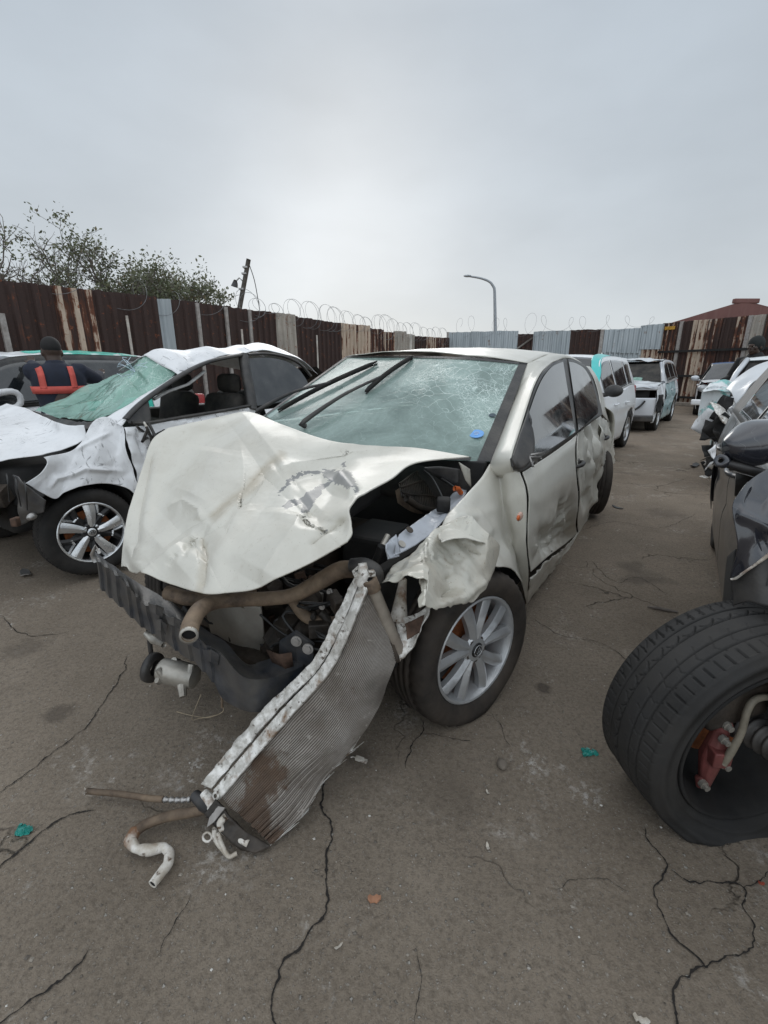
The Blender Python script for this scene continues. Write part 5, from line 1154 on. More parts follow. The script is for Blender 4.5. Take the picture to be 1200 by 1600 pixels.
gr.build('intake_grille', M['engine'], polo)
MB().grid(P - np.array([0, .02, .03])).build('intake_filter', M['brown_hose'], polo)
hose('filter_housing', list(spl([P[0, 13], P[8, 13], P[16, 13], P[26, 13]], 8) + np.array([0, .02, -.005])), .014, 'engine')
MB().grid(PP([(662, 731, 'y', .50), (690, 729, 'y', .52), (718, 733, 'y', .56)], [(690, 750, 'y', .50), (705, 757, 'y', .54), (716, 755, 'y', .57)], nu=16, nv=10)).build('cowl', M['black_plastic'], polo, solid=.006)
MB().grid(PP([(717, 722, 'y', .62), (734, 733, 'y', .62)], [(727, 750, 'y', .62), (736, 762, 'y', .63)], nu=10, nv=10)).build('torn_flap', M['wing'], polo, solid=.003)
hose('loose_wire', [PF.cy(662, 735, .50), PF.cy(676, 748, .55), PF.cy(690, 775, .60), PF.cy(692, 788, .61)], .004, 'wire', 6); hose('loose_wire', [PF.cy(690, 748, .52), PF.cy(708, 760, .58), PF.cy(722, 772, .62)], .005, 'wire', 6)
rc = PF.cy(693, 788, .62); MB().box(rc, (.06, .05, .05), rot=.4).build('relay', M['engine_dark'], polo, bevel=.008)
m = MB(); m.tube([PF.cy(710, 763, .61), PF.cy(716, 764, .62), PF.cy(720, 770, .62)], .011, 8); m.build('connector', M['orange_plastic'], polo)
hose('brake_line', [PF.cy(596, 853, .62), PF.cy(590, 870, .60), PF.cy(582, 885, .58)], .012, 'wire', 8); hose('brake_union', [PF.cy(606, 836, .62), PF.cy(598, 852, .62)], .009, 'cast_alu', 8)
rgc = np.random.default_rng(6)
P = PP([(618, 968, 'y', .70), (640, 962, 'y', .73), (676, 950, 'y', .78)], [(628, 1032, 'y', .74), (645, 1012, 'y', .77), (672, 972, 'y', .80)], nu=26, nv=20); P = crumple(P, (.8, .5, .2), .014, 12, 9)
hb = MB().grid(P).build('lamp_mount', M['foil'], polo, solid=.005); MB().grid(crumple(PP([(632, 975, 'y', .745), (662, 962, 'y', .775)], [(636, 1000, 'y', .765), (656, 990, 'y', .79)], nu=12, nv=10), (.8, .5, .2), .006, 20, 3)).build('rust_patch', M['rust'], hb, solid=.003)
hose('support_strut', [PF.cy(630, 905, .66), PF.cy(626, 935, .68), PF.cy(622, 975, .70)], [.012, .018, .03], 'white_scale', 8)
# air-conditioning compressor hanging under the beam
cc = X(278, 1052, .50); cp_ = bpy.data.objects.new('compressor', None); cp_.empty_display_size = .05; link(cp_, polo)
m = MB(); Mx = axes_to((.35, -.9, .1)); m.lathe([(.001, .085), (.030, .083), (.045, .07), (.050, .03), (.048, -.03), (.044, -.075), (.02, -.085), (.001, -.085)], 24, Mx, cc)
for k in range(7):
    a = k * .9; q = cc + np.array([.042 * math.cos(a), rgc.uniform(-.07, .07), .042 * math.sin(a)]) @ Mx.T; m.lathe([(.001, .02), (.012, .02), (.013, -.02), (.001, -.02)], 10, axes_to(rgc.normal(0, 1, 3)), q)
m.tube([cc + np.array([.02, .05, -.02]), cc + np.array([.04, .08, -.05])], [.018, .014], 10); m.build('compressor_body', M['cast_alu'], cp_, sharp=35)
MB().lathe([(.03, .10), (.058, .10), (.060, .112), (.058, .125), (.02, .125)], 32, Mx, cc).build('pulley', M['black_plastic'], cp_)
hose('drive_belt', [X(232, 985, .52), X(236, 1020, .52), X(244, 1062, .50), X(250, 1066, .49)], .009, 'black_plastic')
m = MB(); m.tube([X(228, 990, .54), X(240, 1000, .54), X(256, 1008, .55)], [.012, .016, .010], 8); m.build('tensioner', M['cast_alu'], polo)
hose('dangling_wire', [X(337, 1062, .60), X(346, 1085, .60), X(347, 1105, .60)], .004, 'brown_hose', 6)
wi = G(347, 1108, .01); o = MB().tube([G(347, 1100, .05) - wi, G(348, 1112, .012) - wi, G(325, 1121, .006) - wi, G(300, 1118, .006) - wi, G(276, 1112, .01) - wi], .0018, 5, smooth_n=30); o.tube([G(340, 1117, .01) - wi, G(310, 1123, .006) - wi, G(300, 1122, .012) - wi, G(314, 1085, .10) - wi], .0015, 5, smooth_n=30)
o = o.build('loose_wire', M['straw_wire']); o.location = tuple(wi); tag(o, 'thin straw coloured wire curled on the tarmac under the bumper beam', 'wire')

# ------------------------------------------------------------------ condenser torn off and leaning out on the ground
ro = G(395, 1328); rad = thing('condenser', 'bent radiator core with flaking white edge leaning from the torn nose to the tarmac', 'radiator', ro)
Q3 = lambda u, v, z: G(u, v, z) - ro
Lp = [(577, 908, .745), (561, 945, .685), (545, 985, .62), (513, 1048, .49), (452, 1118, .35), (400, 1178, .23), (345, 1243, .12)]
Rp = [(618, 1030, .50), (605, 1068, .43), (592, 1105, .35), (556, 1163, .22), (512, 1213, .12), (470, 1275, .05), (424, 1320, .012)]
nu, nt = 140, 38; nv = nt * 6 + 1
Lc = spl([Q3(*q) for q in Lp], nu); Rc = spl([Q3(*q) for q in Rp], nu); P = ruled(Lc, Rc, nv)
n = outward(P, (0, -1, .4)); ph = np.linspace(0, nt, nv)[None, :]; u_ = np.linspace(0, 1, nu)[:, None]
P = P + n * (.030 * np.sin(np.pi * u_) * np.sin(np.pi * ph / nt))[..., None]
P = P + n * (.010 * fbm(np.stack([u_ * 5 + 0 * ph, ph / nt * 3 + 0 * u_, 0 * u_ + 0 * ph], -1), 3, 4) * (.3 + u_))[..., None]
tear = np.clip((u_ - .55) * 2.2, 0, 1) * np.clip((ph / nt - .2) * 1.5, 0, 1)
P = P + n * (.012 * tear * vnoise(np.stack([u_ * 3 + 0 * ph, np.floor(ph) * 3.7 + 0 * u_, 0 * u_ + 0 * ph], -1), 7))[..., None]
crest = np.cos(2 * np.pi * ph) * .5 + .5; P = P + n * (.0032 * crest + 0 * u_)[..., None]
def core_mat():
    t = NT('muddy_finned_core'); at = lambda nm: t.n('ShaderNodeAttribute', attribute_name=nm).outputs['Fac']
    d1 = t.noise(7, 8, .65); d2 = t.noise(40, 5, .65)
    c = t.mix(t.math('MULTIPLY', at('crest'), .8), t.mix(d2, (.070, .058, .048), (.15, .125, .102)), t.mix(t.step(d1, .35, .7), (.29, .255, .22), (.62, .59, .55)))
    c = t.mix(t.math('MULTIPLY', t.step(d2, .62, .70), .8), c, (.45, .42, .38)); c = t.mix(t.math('MULTIPLY', t.step(t.noise(5, 6, .65), .50, .66), .55), c, (.055, .045, .038))
    r = t.step(t.math('ADD', at('rusty'), t.math('MULTIPLY', t.math('SUBTRACT', t.noise(26, 8, .7), .5), 2.8)), .42, .8)
    c = t.mix(t.math('MULTIPLY', r, .85), c, t.mix(d2, (.045, .030, .021), (.15, .085, .048)))
    f = t.noise(190, 2, .5); return t.done(t.bsdf(c, .62, .25, t.bump(f, .5, .003)))
core = MB().grid(P).build('core', core_mat(), rad); pxr = project(P + ro)
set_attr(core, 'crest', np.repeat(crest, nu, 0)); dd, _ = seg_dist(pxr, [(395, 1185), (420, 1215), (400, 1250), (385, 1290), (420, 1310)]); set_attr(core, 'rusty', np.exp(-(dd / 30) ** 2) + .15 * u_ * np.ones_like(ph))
MB().grid(P[:, ::12] - n[:, ::12] * .016).build('core_back', M['engine'], rad)
def strip(name, da, db, dz, amp, mat, th, seed):
    A = spl([Q3(u + a[0], v + a[1], z + dz) for (u, v, z), a in zip(Lp, da)], 150); B = spl([Q3(u + a[0], v + a[1], z + dz) for (u, v, z), a in zip(Lp, db)], 150)
    s = ruled(A, B, 16); s = fold(s, (0, -1, .5), amp * 1.1, 22, seed); s = fold(s, (0, -1, .5), amp * .5, 60, seed + 1)
    return MB().grid(s).build(name, M[mat], rad, solid=th)
strip('frame_rail', [(2, 2)] * 7, [(-9, -3), (-9, -3), (-10, -4), (-10, -5), (-11, -8), (-11, -8), (-10, -8)], .006, .002, 'foil', .010, 3)
strip('side_plate', [(-11, -4), (-11, -4), (-12, -5), (-13, -6), (-15, -11), (-15, -11), (-14, -11)], [(-22, -6), (-24, -8), (-26, -10), (-27, -12), (-29, -21), (-29, -21), (-30, -18)], .004, .007, 'foil', .008, 7)
a, b = Q3(578, 908, .75), Q3(627, 1024, .50); d = (b - a); tk = hose('header_tank', [a, a + d * .5, b], .0175, 'tank_scale', 16, 12, rad)
MB().lathe([(.008, .001), (.010, .006), (.018, .007), (.0215, .004), (.0215, -.03)], 22, axes_to(-d), a).build('tank_mouth', M['brown_hose'], tk); m = MB(); disc(m, a - d * .012, -d, .012); m.build('tank_bore', M['engine_dark'], tk, smooth=False)
MB().grid(ruled(spl([Q3(572, 915, .735), Q3(600, 975, .61), Q3(618, 1032, .495)], 20), spl([Q3(579, 914, .735), Q3(608, 975, .61), Q3(624, 1034, .495)], 20), 3)).build('end_rail', M['engine'], rad, solid=.012)
m = MB(); m.tube([Q3(566, 880, .80), Q3(568, 895, .775), Q3(563, 912, .74)], [.012, .016, .018], 10); m.box(Q3(570, 897, .77), (.055, .02, .012), rot=.3); m.tube([Q3(560, 886, .79), Q3(552, 893, .78), Q3(556, 902, .77)], .004, 5); m.build('top_fitting', M['foil'], rad, sharp=40)
m = MB(); m.tube([Q3(305, 1243, .075), Q3(320, 1256, .085), Q3(330, 1262, .085)], [.016, .022, .02], 14); m.build('black_cap', M['black_plastic'], rad)
m = MB(); m.tube([Q3(318, 1238, .11), Q3(326, 1248, .10), Q3(333, 1262, .09)], [.012, .017, .017], 12); m.lathe([(.006, .004), (.012, .003), (.014, -.01)], 16, axes_to((-.4, -.8, .5)), Q3(338, 1243, .125)); m.build('corner_fitting', M['foil'], rad, sharp=40)
m = MB(); a_ = [Q3(298, 1249, .06), Q3(285, 1250, .055), Q3(270, 1250, .05), Q3(254, 1249, .045)]; m.tube(spl(a_, 36), .0075 + .0022 * np.sin(np.linspace(0, 30, 36)), 10); hp = hose('suction_hose', [Q3(256, 1249, .045), Q3(230, 1247, .035), Q3(190, 1241, .028), Q3(136, 1236, .022)], .0095, 'brown_hose', 12, 30, rad); m.build('hose_ferrule', M['steel'], hp)
m = MB()
for k in range(5): m.tube([Q3(137, 1236, .022), Q3(132, 1231 + 2.5 * k, .022 + .003 * k)], .0012, 4)
m.build('frayed_end', M['white_scale'], hp)
hose('return_hose', [Q3(322, 1264, .075), Q3(295, 1270, .055), Q3(262, 1276, .04), Q3(228, 1288, .032), Q3(208, 1302, .03)], .0145, 'brown_hose', 14, 40, rad)
pts_ = spl([Q3(212, 1297, .030), Q3(202, 1308, .028), Q3(208, 1322, .026), Q3(224, 1331, .024), Q3(244, 1325, .022), Q3(260, 1325, .020), Q3(266, 1340, .018), Q3(256, 1362, .018), Q3(238, 1382, .018)], 60)
pts_ = lin(pts_[[0, 8, 16, 25, 33, 39, 46, 59]], 60); pts_[1:-1] = (pts_[:-2] + 2 * pts_[1:-1] + pts_[2:]) / 4; rr = np.interp(np.linspace(0, 1, 60), [0, .1, .16, .28, .33, .5, .6, .7, .85, 1], [.0135, .0155, .0125, .0085, .0120, .0105, .0080, .0115, .0095, .0095]) + .0012 * vnoise(pts_ * 60, 3); wp = MB().tube(pts_, rr, 14, cap=False).build('crushed_pipe', M['white_scale'], rad, solid=.003, solid_off=-1)
m = MB(); disc(m, pts_[-2], pts_[-1] - pts_[-3], .010); m.build('pipe_bore', M['engine_dark'], wp, smooth=False)
hose('fitting_pipe', [Q3(352, 1276, .10), Q3(344, 1288, .08), Q3(356, 1302, .05), Q3(388, 1318, .03)], .010, 'white_scale', 10, 24, rad); hose('fitting_pipe', [Q3(340, 1300, .06), Q3(346, 1318, .035), Q3(357, 1338, .012), Q3(370, 1333, .012)], .006, 'white_scale', 8, 20, rad)
hose('fitting_pipe', [Q3(335, 1294, .07), Q3(337, 1312, .04), Q3(354, 1334, .012)], .007, 'white_scale', 8, 20, rad); a_ = np.linspace(0, 6.28, 20); m = MB().tube([Q3(324 + 7 * math.cos(x), 1308 + 7 * math.sin(x), .05) for x in a_], .0035, 6, cap=False); m.build('clip_ring', M['white_scale'], rad)
q = np.array([[Q3(333, 1258, .11), Q3(324, 1292, .07)], [Q3(352, 1262, .115), Q3(334, 1285, .085)]]); MB().grid(q).build('bracket', M['post'], rad, smooth=False, solid=.004)
P = ruled(spl([Q3(338, 1248, .125), Q3(358, 1272, .095), Q3(385, 1298, .05), Q3(424, 1322, .015)], 30), spl([Q3(322, 1270, .09), Q3(345, 1298, .06), Q3(375, 1325, .02), Q3(400, 1332, .008)], 30), 8); P = crumple(P, (0, -1, 0), .006, 30, 3); MB().grid(P).build('bottom_tank', M['engine'], rad, solid=.008)
rgc = np.random.default_rng(9); m = MB()
for k in range(26):
    i = rgc.integers(60, 138); a = spl([Q3(*q) for q in Rp], 140)[i]; dv = rgc.normal(0, .006, 3) + np.array([.0, -.006, .0]); tn = spl([Q3(*q) for q in Rp], 140)[i - 8] - a
    m.tube([a - tn * .6, a + dv * .5, a + tn * .8 + dv], .0011, 4)
m.build('frayed_tubes', M['foil'], rad)
# ------------------------------------------------------------------ crushed white saloon on the left
SF = Frame((-2.57, 3.23), -122.4)
ST = (np.array([.1, .2, .35, .55, .75, .85, .97, 1.2, 1.40, 1.46]), np.array([.74, .79, .81, .82, .815, .80, .75, .66, .57, .50]))
sed = thing('crushed_saloon', 'bright white saloon with caved in roof, shattered windscreen and crumpled wing, far left', 'car', SF.o, SF.yaw)
def SP(top, bot, left=(), right=(), nu=50, nv=30, straight=False): return patch(SF, ST, top, bot, left, right, nu, nv, straight)
def px_p(x, y, z): return (0, 0, 'p', (x, y, z))
# bonnet: rear edge near->far, front edge outside the frame
P = SP([(130, 664, 'y', .62), (93, 661, 'y', .40), (50, 643, 'y', -.20), (10, 630, 'y', -.60)], [px_p(.52, .52, .70), px_p(.60, .2, .76), px_p(.60, -.2, .78), px_p(.52, -.58, .76)], left=[(128, 688, 'y', .64), (67, 711, 'y', .60), (0, 719, 'y', .5)], nu=90, nv=90)
P = P + outward(P, TOPV) * (.05 * np.sin(np.pi * np.linspace(0, 1, 90))[:, None] * np.sin(np.pi * np.linspace(0, 1, 90))[None])[..., None]
P = fold(P, TOPV, .028, 2.6, 5, n=5); P = fold(P, TOPV, .006, 8, 6); P = fold(P, TOPV, .0014, 20, 8)
MB().grid(P).build('bonnet', M['white_worn'], sed, solid=.004, sharp=22)
P = SP([(66, 715), (95, 709, 'y', .74), (118, 700, 'y', .73), (130, 686, 'y', .70), (144, 661, 'y', .66), (160, 652, 'y', .65), (178, 656, 'y', .69), (191, 669)],
       [(40, 755), (82, 779), (100, 770), (120, 762), (140, 757), (160, 755), (180, 757), (200, 766), (213, 782)], left=[(70, 723), (60, 740)], right=[(199, 704), (209, 736), (215, 758)], nu=120, nv=80)
P = fold(P, LEFT, .042, 3.6, 15, n=5); P = fold(P, LEFT, .008, 9, 16); P = dent(P, SF, [(78, 762), (86, 748), (110, 744), (135, 733), (190, 736)], 4, .022, LEFT); P = dent(P, SF, [(120, 702), (172, 676)], 3, .012, LEFT)
MB().grid(P).build('front_wing', M['white_worn'], sed, solid=.003, sharp=22)
P = SP([(194, 668), (235, 663), (300, 648), (397, 636)], [px_p(-.62, .80, .22), px_p(-.9, .81, .20), px_p(-1.3, .81, .20), px_p(-1.62, .80, .20)], left=[(203, 704), (213, 738), (222, 765)], nu=80, nv=60)
P = fold(P, LEFT, .026, 5, 25); P = fold(P, LEFT, .009, 13, 26); P = dent(P, SF, [(214, 678), (222, 700), (228, 720)], 4, -.03, LEFT)
dr = MB().grid(P).build('front_door', M['white_worn'], sed, solid=.003, sharp=22)
m = MB(); c = SF.side(240, 686, ST, .03); rg_ = np.random.default_rng(8)
for k in range(9): m.tube([c + rg_.normal(0, .02, 3), c + rg_.normal(0, .04, 3), c + rg_.normal(0, .06, 3)], .010, 6)
m.build('broken_mirror_stub', M['black_plastic'], dr); MB().tube([SF.side(225, 660, ST, .02), SF.side(230, 668, ST, .05), SF.side(233, 676, ST, .05)], .008, 6).build('loose_clip', M['white_scale'], dr)
rear = np.stack([np.stack([np.linspace(-1.63, -2.55, 30), np.full(30, .80), np.full(30, z)], 1) for z in np.linspace(.2, .97, 12)], 1)
rear[..., 1] = np.interp(rear[..., 2], *ST); MB().grid(fold(rear, LEFT, .02, 4, 4)).build('rear_door', M['white_worn'], sed, solid=.004)
q = np.stack([np.stack([np.linspace(-2.56, -3.5, 30), np.full(30, .80), np.full(30, z)], 1) for z in np.linspace(.0, 1, 12)], 1)
lo_ = np.maximum(.2, np.where(np.abs(q[..., 0] + 2.6) < .34, .3 + np.sqrt(np.clip(.34 ** 2 - (q[..., 0] + 2.6) ** 2, 0, None)), 0)); q[..., 2] = lo_ + (.98 - lo_) * q[..., 2]; q[..., 1] = np.interp(q[..., 2], *ST); MB().grid(q).build('rear_quarter', M['white'], sed, solid=.004)
# window frames, glass, pillars
def bar(name, pxs, w, mat, par, th=.03, off=.0):
    c = spl([SF.side(u, v, ST, off) for u, v in pxs], 40); MB().tube(c, w, 8, ell=.6).build(name, M[mat], par)
bar('door_frame', [(196, 655), (214, 636), (235, 619), (262, 600), (285, 585), (312, 571), (338, 562), (380, 554)], .026, 'trim', dr)
bar('door_frame', [(380, 554), (384, 580), (390, 612), (394, 640)], .045, 'trim', dr); bar('door_frame', [(205, 661), (235, 660), (290, 651), (340, 643), (394, 633)], .022, 'trim', dr)
tri = SP([(196, 655), (212, 638), (230, 622)], [(201, 662), (218, 664), (236, 660)], right=[(234, 640)], nu=12, nv=8); MB().grid(tri).build('mirror_mount', M['trim'], dr, solid=.012)
bar('door_frame', [(387, 554), (420, 553), (452, 560), (472, 572), (486, 588)], .020, 'trim', sed)
P = SP([(388, 560), (420, 559), (448, 565), (468, 578)], [(402, 634), (430, 630), (460, 622), (484, 606)], left=[(394, 598)], right=[(478, 592)], nu=30, nv=16); MB().grid(P).build('rear_side_window', M['window'], sed)
P = SP([(166, 653, 'y', .62), (205, 630, 'y', .58), (245, 606, 'y', .56), (278, 584, 'y', .54)], [(190, 667), (212, 640), (240, 617), (284, 587)], nu=50, nv=10); P = fold(P, (.3, 1, .3), .012, 9, 3); MB().grid(P).build('windscreen_pillar', M['white_worn'], sed, solid=.004)
bar('bent_pillar_trim', [(240, 624), (262, 612), (290, 602), (297, 598), (320, 580)], .018, 'headliner', dr, off=-.08)
# roof, caved in
outr = [SF.side(280, 586, ST), SF.side(333, 561, ST), SF.side(382, 551, ST), SF.side(430, 549, ST), SF.side(470, 562, ST), SF.side(497, 584, ST)]
inn = [SF.cx(226, 556, -.90), SF.cx(250, 546.5, -1.0), SF.cx(290, 548, -1.3), (-1.7, -.05, 1.44), (-2.2, -.05, 1.50), (-2.65, -.05, 1.36)]
P = coons(spl(outr, 90), spl(inn, 90), spl([outr[0], SF.cx(252, 571, -.88), inn[0]], 40), spl([outr[-1], (-2.7, .25, 1.34), inn[-1]], 40))
P = P + outward(P, TOPV) * (.05 * np.sin(np.pi * np.linspace(0, 1, 90))[:, None] ** .5 * np.sin(np.pi * np.linspace(0, 1, 40))[None])[..., None]
P = dent(P, SF, [(300, 556), (310, 575), (285, 590)], 10, -.025, TOPV); P = fold(P, TOPV, .024, 3.2, 33, n=5); P = fold(P, TOPV, .004, 9, 34); MB().grid(P).build('roof', M['white_worn'], sed, solid=.004, sharp=22)
P = coons(spl(inn, 60), spl([(-1.10, -.56, 1.30), (-1.5, -.57, 1.36), (-2.0, -.56, 1.38), (-2.65, -.5, 1.28)], 60), spl([inn[0], (-1.0, -.2, 1.36), (-1.10, -.56, 1.30)], 24), spl([inn[-1], (-2.66, -.3, 1.34), (-2.65, -.5, 1.28)], 24)); MB().grid(fold(P, TOPV, .012, 4, 37)).build('roof_far_side', M['white_worn'], sed, solid=.004)
# windscreen, torn loose and hanging
M['ws2'] = glass_crack('shattered_green_windscreen', tuple(SF.cx(222, 588, -.85)), .55, tint=(.26, .46, .38), clear=.30, cells=34, milk=.25)
top = [(-1.12, -.56, 1.30)]; 
P = coons(spl([SF.cy(53, 640, -.60), SF.cy(100, 652, -.2), SF.cy(150, 656, .45), SF.cy(170, 648, .60)], 70), spl([SF.cy(180, 586, -.5), SF.cx(205, 574, -1.05), SF.cx(228, 558, -.92), SF.cx(252, 572, -.88), SF.cy(275, 586, .54)], 70),
          spl([SF.cy(53, 640, -.60), SF.cy(120, 612, -.58), SF.cy(180, 586, -.5)], 60), spl([SF.cy(170, 648, .60), SF.cy(205, 632, .58), SF.cy(235, 616, .56), SF.cy(275, 586, .54)], 60))
P = fold(P, (1, 0, 1), .030, 3.2, 44); P = fold(P, (1, 0, 1), .010, 9, 45); P = dent(P, SF, [(205, 600), (220, 585)], 16, -.06, (1, 0, 1)); w2 = MB().grid(P).build('windscreen', M['ws2'], sed)
P2 = SP([(52, 642, 'y', -.60), (100, 656, 'y', -.2), (140, 660, 'y', .4), (160, 652, 'y', .58)], [(58, 655, 'y', -.56), (95, 665, 'y', -.1), (132, 671, 'y', .5), (152, 664, 'y', .64)], nu=40, nv=8); MB().grid(fold(P2, TOPV, .02, 9, 9)).build('cowl', M['trim'], sed, solid=.006)
m = MB(); rg_ = np.random.default_rng(2); c0 = SF.cx(218, 586, -.90)
for k in range(15):
    a = rg_.random() * 6.28; e_ = c0 + np.array([.02, math.cos(a) * .26, math.sin(a) * .12]) ; m.tube([c0 + rg_.normal(0, .02, 3) + np.array([.03, 0, .03]), (c0 + e_) / 2 + rg_.normal(0, .03, 3) + np.array([.04, 0, .03]), e_ + np.array([.02, 0, .02])], .0022, 4, smooth_n=10)
m.build('glass_strands', M['sticker_white'], w2)
# cabin
MB().box((-1.4, -.1, .30), (2.2, 1.3, .06)).build('floor_pan', M['engine_dark'], sed, smooth=False); MB().box((-1.35, -.73, .62), (1.7, .05, .62)).build('far_door', M['interior'], sed, bevel=.01); MB().box((-.68, -.05, .80), (.42, 1.2, .28)).build('dashboard', M['interior'], sed, bevel=.05)
for y in (.34, -.36):
    s_ = bpy.data.objects.new('front_seat', None); s_.empty_display_size = .1; link(s_, sed)
    MB().box((-1.50, y, .80), (.17, .48, .62), rot=np.array(Matrix.Rotation(-.22, 3, 'Y'))).build('backrest', M['interior'], s_, bevel=.07); MB().box((-1.24, y, .50), (.5, .5, .15)).build('seat_cushion', M['interior'], s_, bevel=.05); MB().box((-1.60, y, 1.19), (.10, .27, .17)).build('headrest', M['interior'], s_, bevel=.06)
MB().box((-2.3, 0, .72), (.2, 1.3, .75)).build('rear_seat', M['interior'], sed, bevel=.06)
MB().box((-1.0, -.60, 1.0), (.10, .10, .62), rot=np.array(Matrix.Rotation(-.9, 3, 'Y'))).build('far_pillar', M['white_worn'], sed, bevel=.02); MB().box((-1.62, -.62, 1.12), (.10, .08, .50)).build('far_pillar', M['trim'], sed, bevel=.02)
MB().box((-.45, 0, .60), (.05, 1.4, .6)).build('firewall', M['engine_dark'], sed, smooth=False)
# open front: beam, black ducts, engine
MB().grid(crumple(np.stack([np.stack([np.full(30, .42), np.linspace(.62, -.6, 30), np.full(30, z)], 1) for z in (.42, .45, .51, .54)], 1), (1, 0, 0), .006, 7, 3)).build('front_crossmember', M['pale_blue_metal'], sed, solid=.05)
P = SP([(20, 742, 'x', .34), (35, 752, 'x', .33), (52, 768, 'x', .30), (72, 782, 'x', .26)], [(34, 820, 'x', .34), (45, 815, 'x', .32), (56, 805, 'x', .30), (68, 800, 'x', .28)], nu=24, nv=20); MB().grid(fold(P, (1, .5, 0), .012, 7, 6)).build('duct', M['black_plastic'], sed, solid=.006)
MB().box((.0, .0, .52), (.6, 1.0, .42)).build('engine_block', M['engine_dark'], sed, bevel=.04)
eng = MB(); rg_ = np.random.default_rng(13)
for k in range(18): eng.box((.30 + .08 * rg_.random(), rg_.uniform(-.4, .6), rg_.uniform(.45, .80)), .04 + .09 * rg_.random(3), rot=axes_to(rg_.normal(0, 1, 3)))
eng.build('engine_fittings', M['engine'], sed, bevel=.006, sharp=35)
for k in range(3):
    a = SF.cx(10 + 14 * k, 740 + 6 * (k % 3), .36); MB().tube([a, a + np.array([.02, .05, -.05]), a + np.array([.01, -.02 + .03 * (k % 2), -.16])], .004, 5, smooth_n=14).build('loose_cable', M['wire'], sed)
m = MB(); bb = SF.cx(48, 808, .33); m.lathe([(.001, .02), (.014, .02), (.014, 0), (.02, 0), (.02, -.03)], 12, axes_to((.6, .6, 0)), bb); m.build('link_bolt', M['steel'], sed); MB().box(SF.cx(26, 815, .35), (.05, .04, .05), rot=.5).build('cut_bracket', M['rust'], sed, bevel=.006)
n_s = np.array([math.cos(R(-42)), math.sin(R(-42)), .10]); nl = np.array([n_s @ SF.ax, n_s @ SF.ay, n_s[2]])
wheel(SF, sed, SF.loc(np.array([-1.884, 2.81, .300])), nl, .288, .193, .20, 'twin', part='front_wheel', blocks=70)
for c, sd in (((0, -.76, .30), -1), ((-2.6, .77, .30), 1), ((-2.6, -.77, .30), -1)): wheel(SF, sed, c, (0, sd, 0), .30, .20, .19, 'twin', part='front_wheel' if c[0] == 0 else 'rear_wheel', blocks=36)
a_ = np.linspace(-.3, 2.5, 30); LN = np.stack([np.stack([.0 - .34 * np.cos(a_), np.full(30, y), .31 + .34 * np.sin(a_)], 1) for y in (.80, .62, .42)], 1); MB().grid(crumple(LN, TOPV, .008, 9, 4)).build('wheel_arch_liner', M['engine_dark'], sed, solid=.004)
# far flank and tail
fl_ = np.stack([np.stack([np.linspace(.3, -3.5, 60), np.full(60, -.8), np.full(60, z)], 1) for z in np.linspace(0, 1, 10)], 1)
lo_ = np.full(fl_.shape[:2], .22)
for c in (0, -2.6): lo_ = np.maximum(lo_, np.where(np.abs(fl_[..., 0] - c) < .34, .3 + np.sqrt(np.clip(.34 ** 2 - (fl_[..., 0] - c) ** 2, 0, None)), 0))
fl_[..., 2] = lo_ + (.94 - lo_) * fl_[..., 2]; fl_[..., 1] = -np.interp(fl_[..., 2], *ST); MB().grid(fold(fl_, (0, -1, 0), .01, 4, 9)).build('far_side_panel', M['white'], sed, solid=.004)
BT = ruled(spl([(-2.66, .50, 1.34), (-3.05, .58, 1.02), (-3.45, .62, 1.0), (-3.55, .66, .7), (-3.55, .68, .34)], 30), spl([(-2.66, -.50, 1.28), (-3.05, -.58, 1.0), (-3.45, -.62, 1.0), (-3.55, -.66, .7), (-3.55, -.68, .34)], 30), 16)
MB().grid(BT[:10]).build('rear_window', M['window'], sed); MB().grid(BT[9:]).build('boot_lid', M['white_worn'], sed, solid=.004)
# ------------------------------------------------------------------ people
def figure(name, mb, mat, parent, voxel=.012, smooth=6, attach=None):
    o = mb.build(name, M[mat], parent)
    m = o.modifiers.new('fuse', 'REMESH'); m.mode = 'VOXEL'; m.voxel_size = voxel; m.use_smooth_shade = True
    s = o.modifiers.new('soften', 'SMOOTH'); s.iterations = smooth; s.factor = .5
    return o
def head_into(mb, c, f, up, k=1.0):
    """skull, jaw, nose, lips, brow, ears; c = centre of the skull, f = where the face looks"""
    f = np.asarray(f, float); f /= np.linalg.norm(f); up = np.asarray(up, float); up = up - (up @ f) * f; up /= np.linalg.norm(up); r = np.cross(f, up)
    def e(a, b, d, rx, ry, rz, seg=18):
        m2 = MB().ball((0, 0, 0), (rx * k, ry * k, rz * k), seg, 12); V = m2.v[0]; mb.add(np.asarray(c) + (V[:, :1] + a * k) * f + (V[:, 1:2] + b * k) * r + (V[:, 2:] + d * k) * up, m2.f)
    e(-.012, 0, .02, .098, .077, .100); e(.020, 0, -.045, .070, .062, .075); e(.048, 0, -.088, .036, .038, .030); e(.085, 0, .018, .018, .050, .016); e(.092, 0, -.018, .020, .014, .022); e(.082, 0, -.008, .016, .010, .034)
    e(.080, 0, -.056, .016, .026, .009); e(.077, 0, -.068, .016, .022, .009); e(.050, .045, -.02, .030, .022, .026); e(.050, -.045, -.02, .030, .022, .026)
    for s in (1, -1): e(-.010, s * .080, -.012, .022, .010, .034, 12)
    return f, r, up
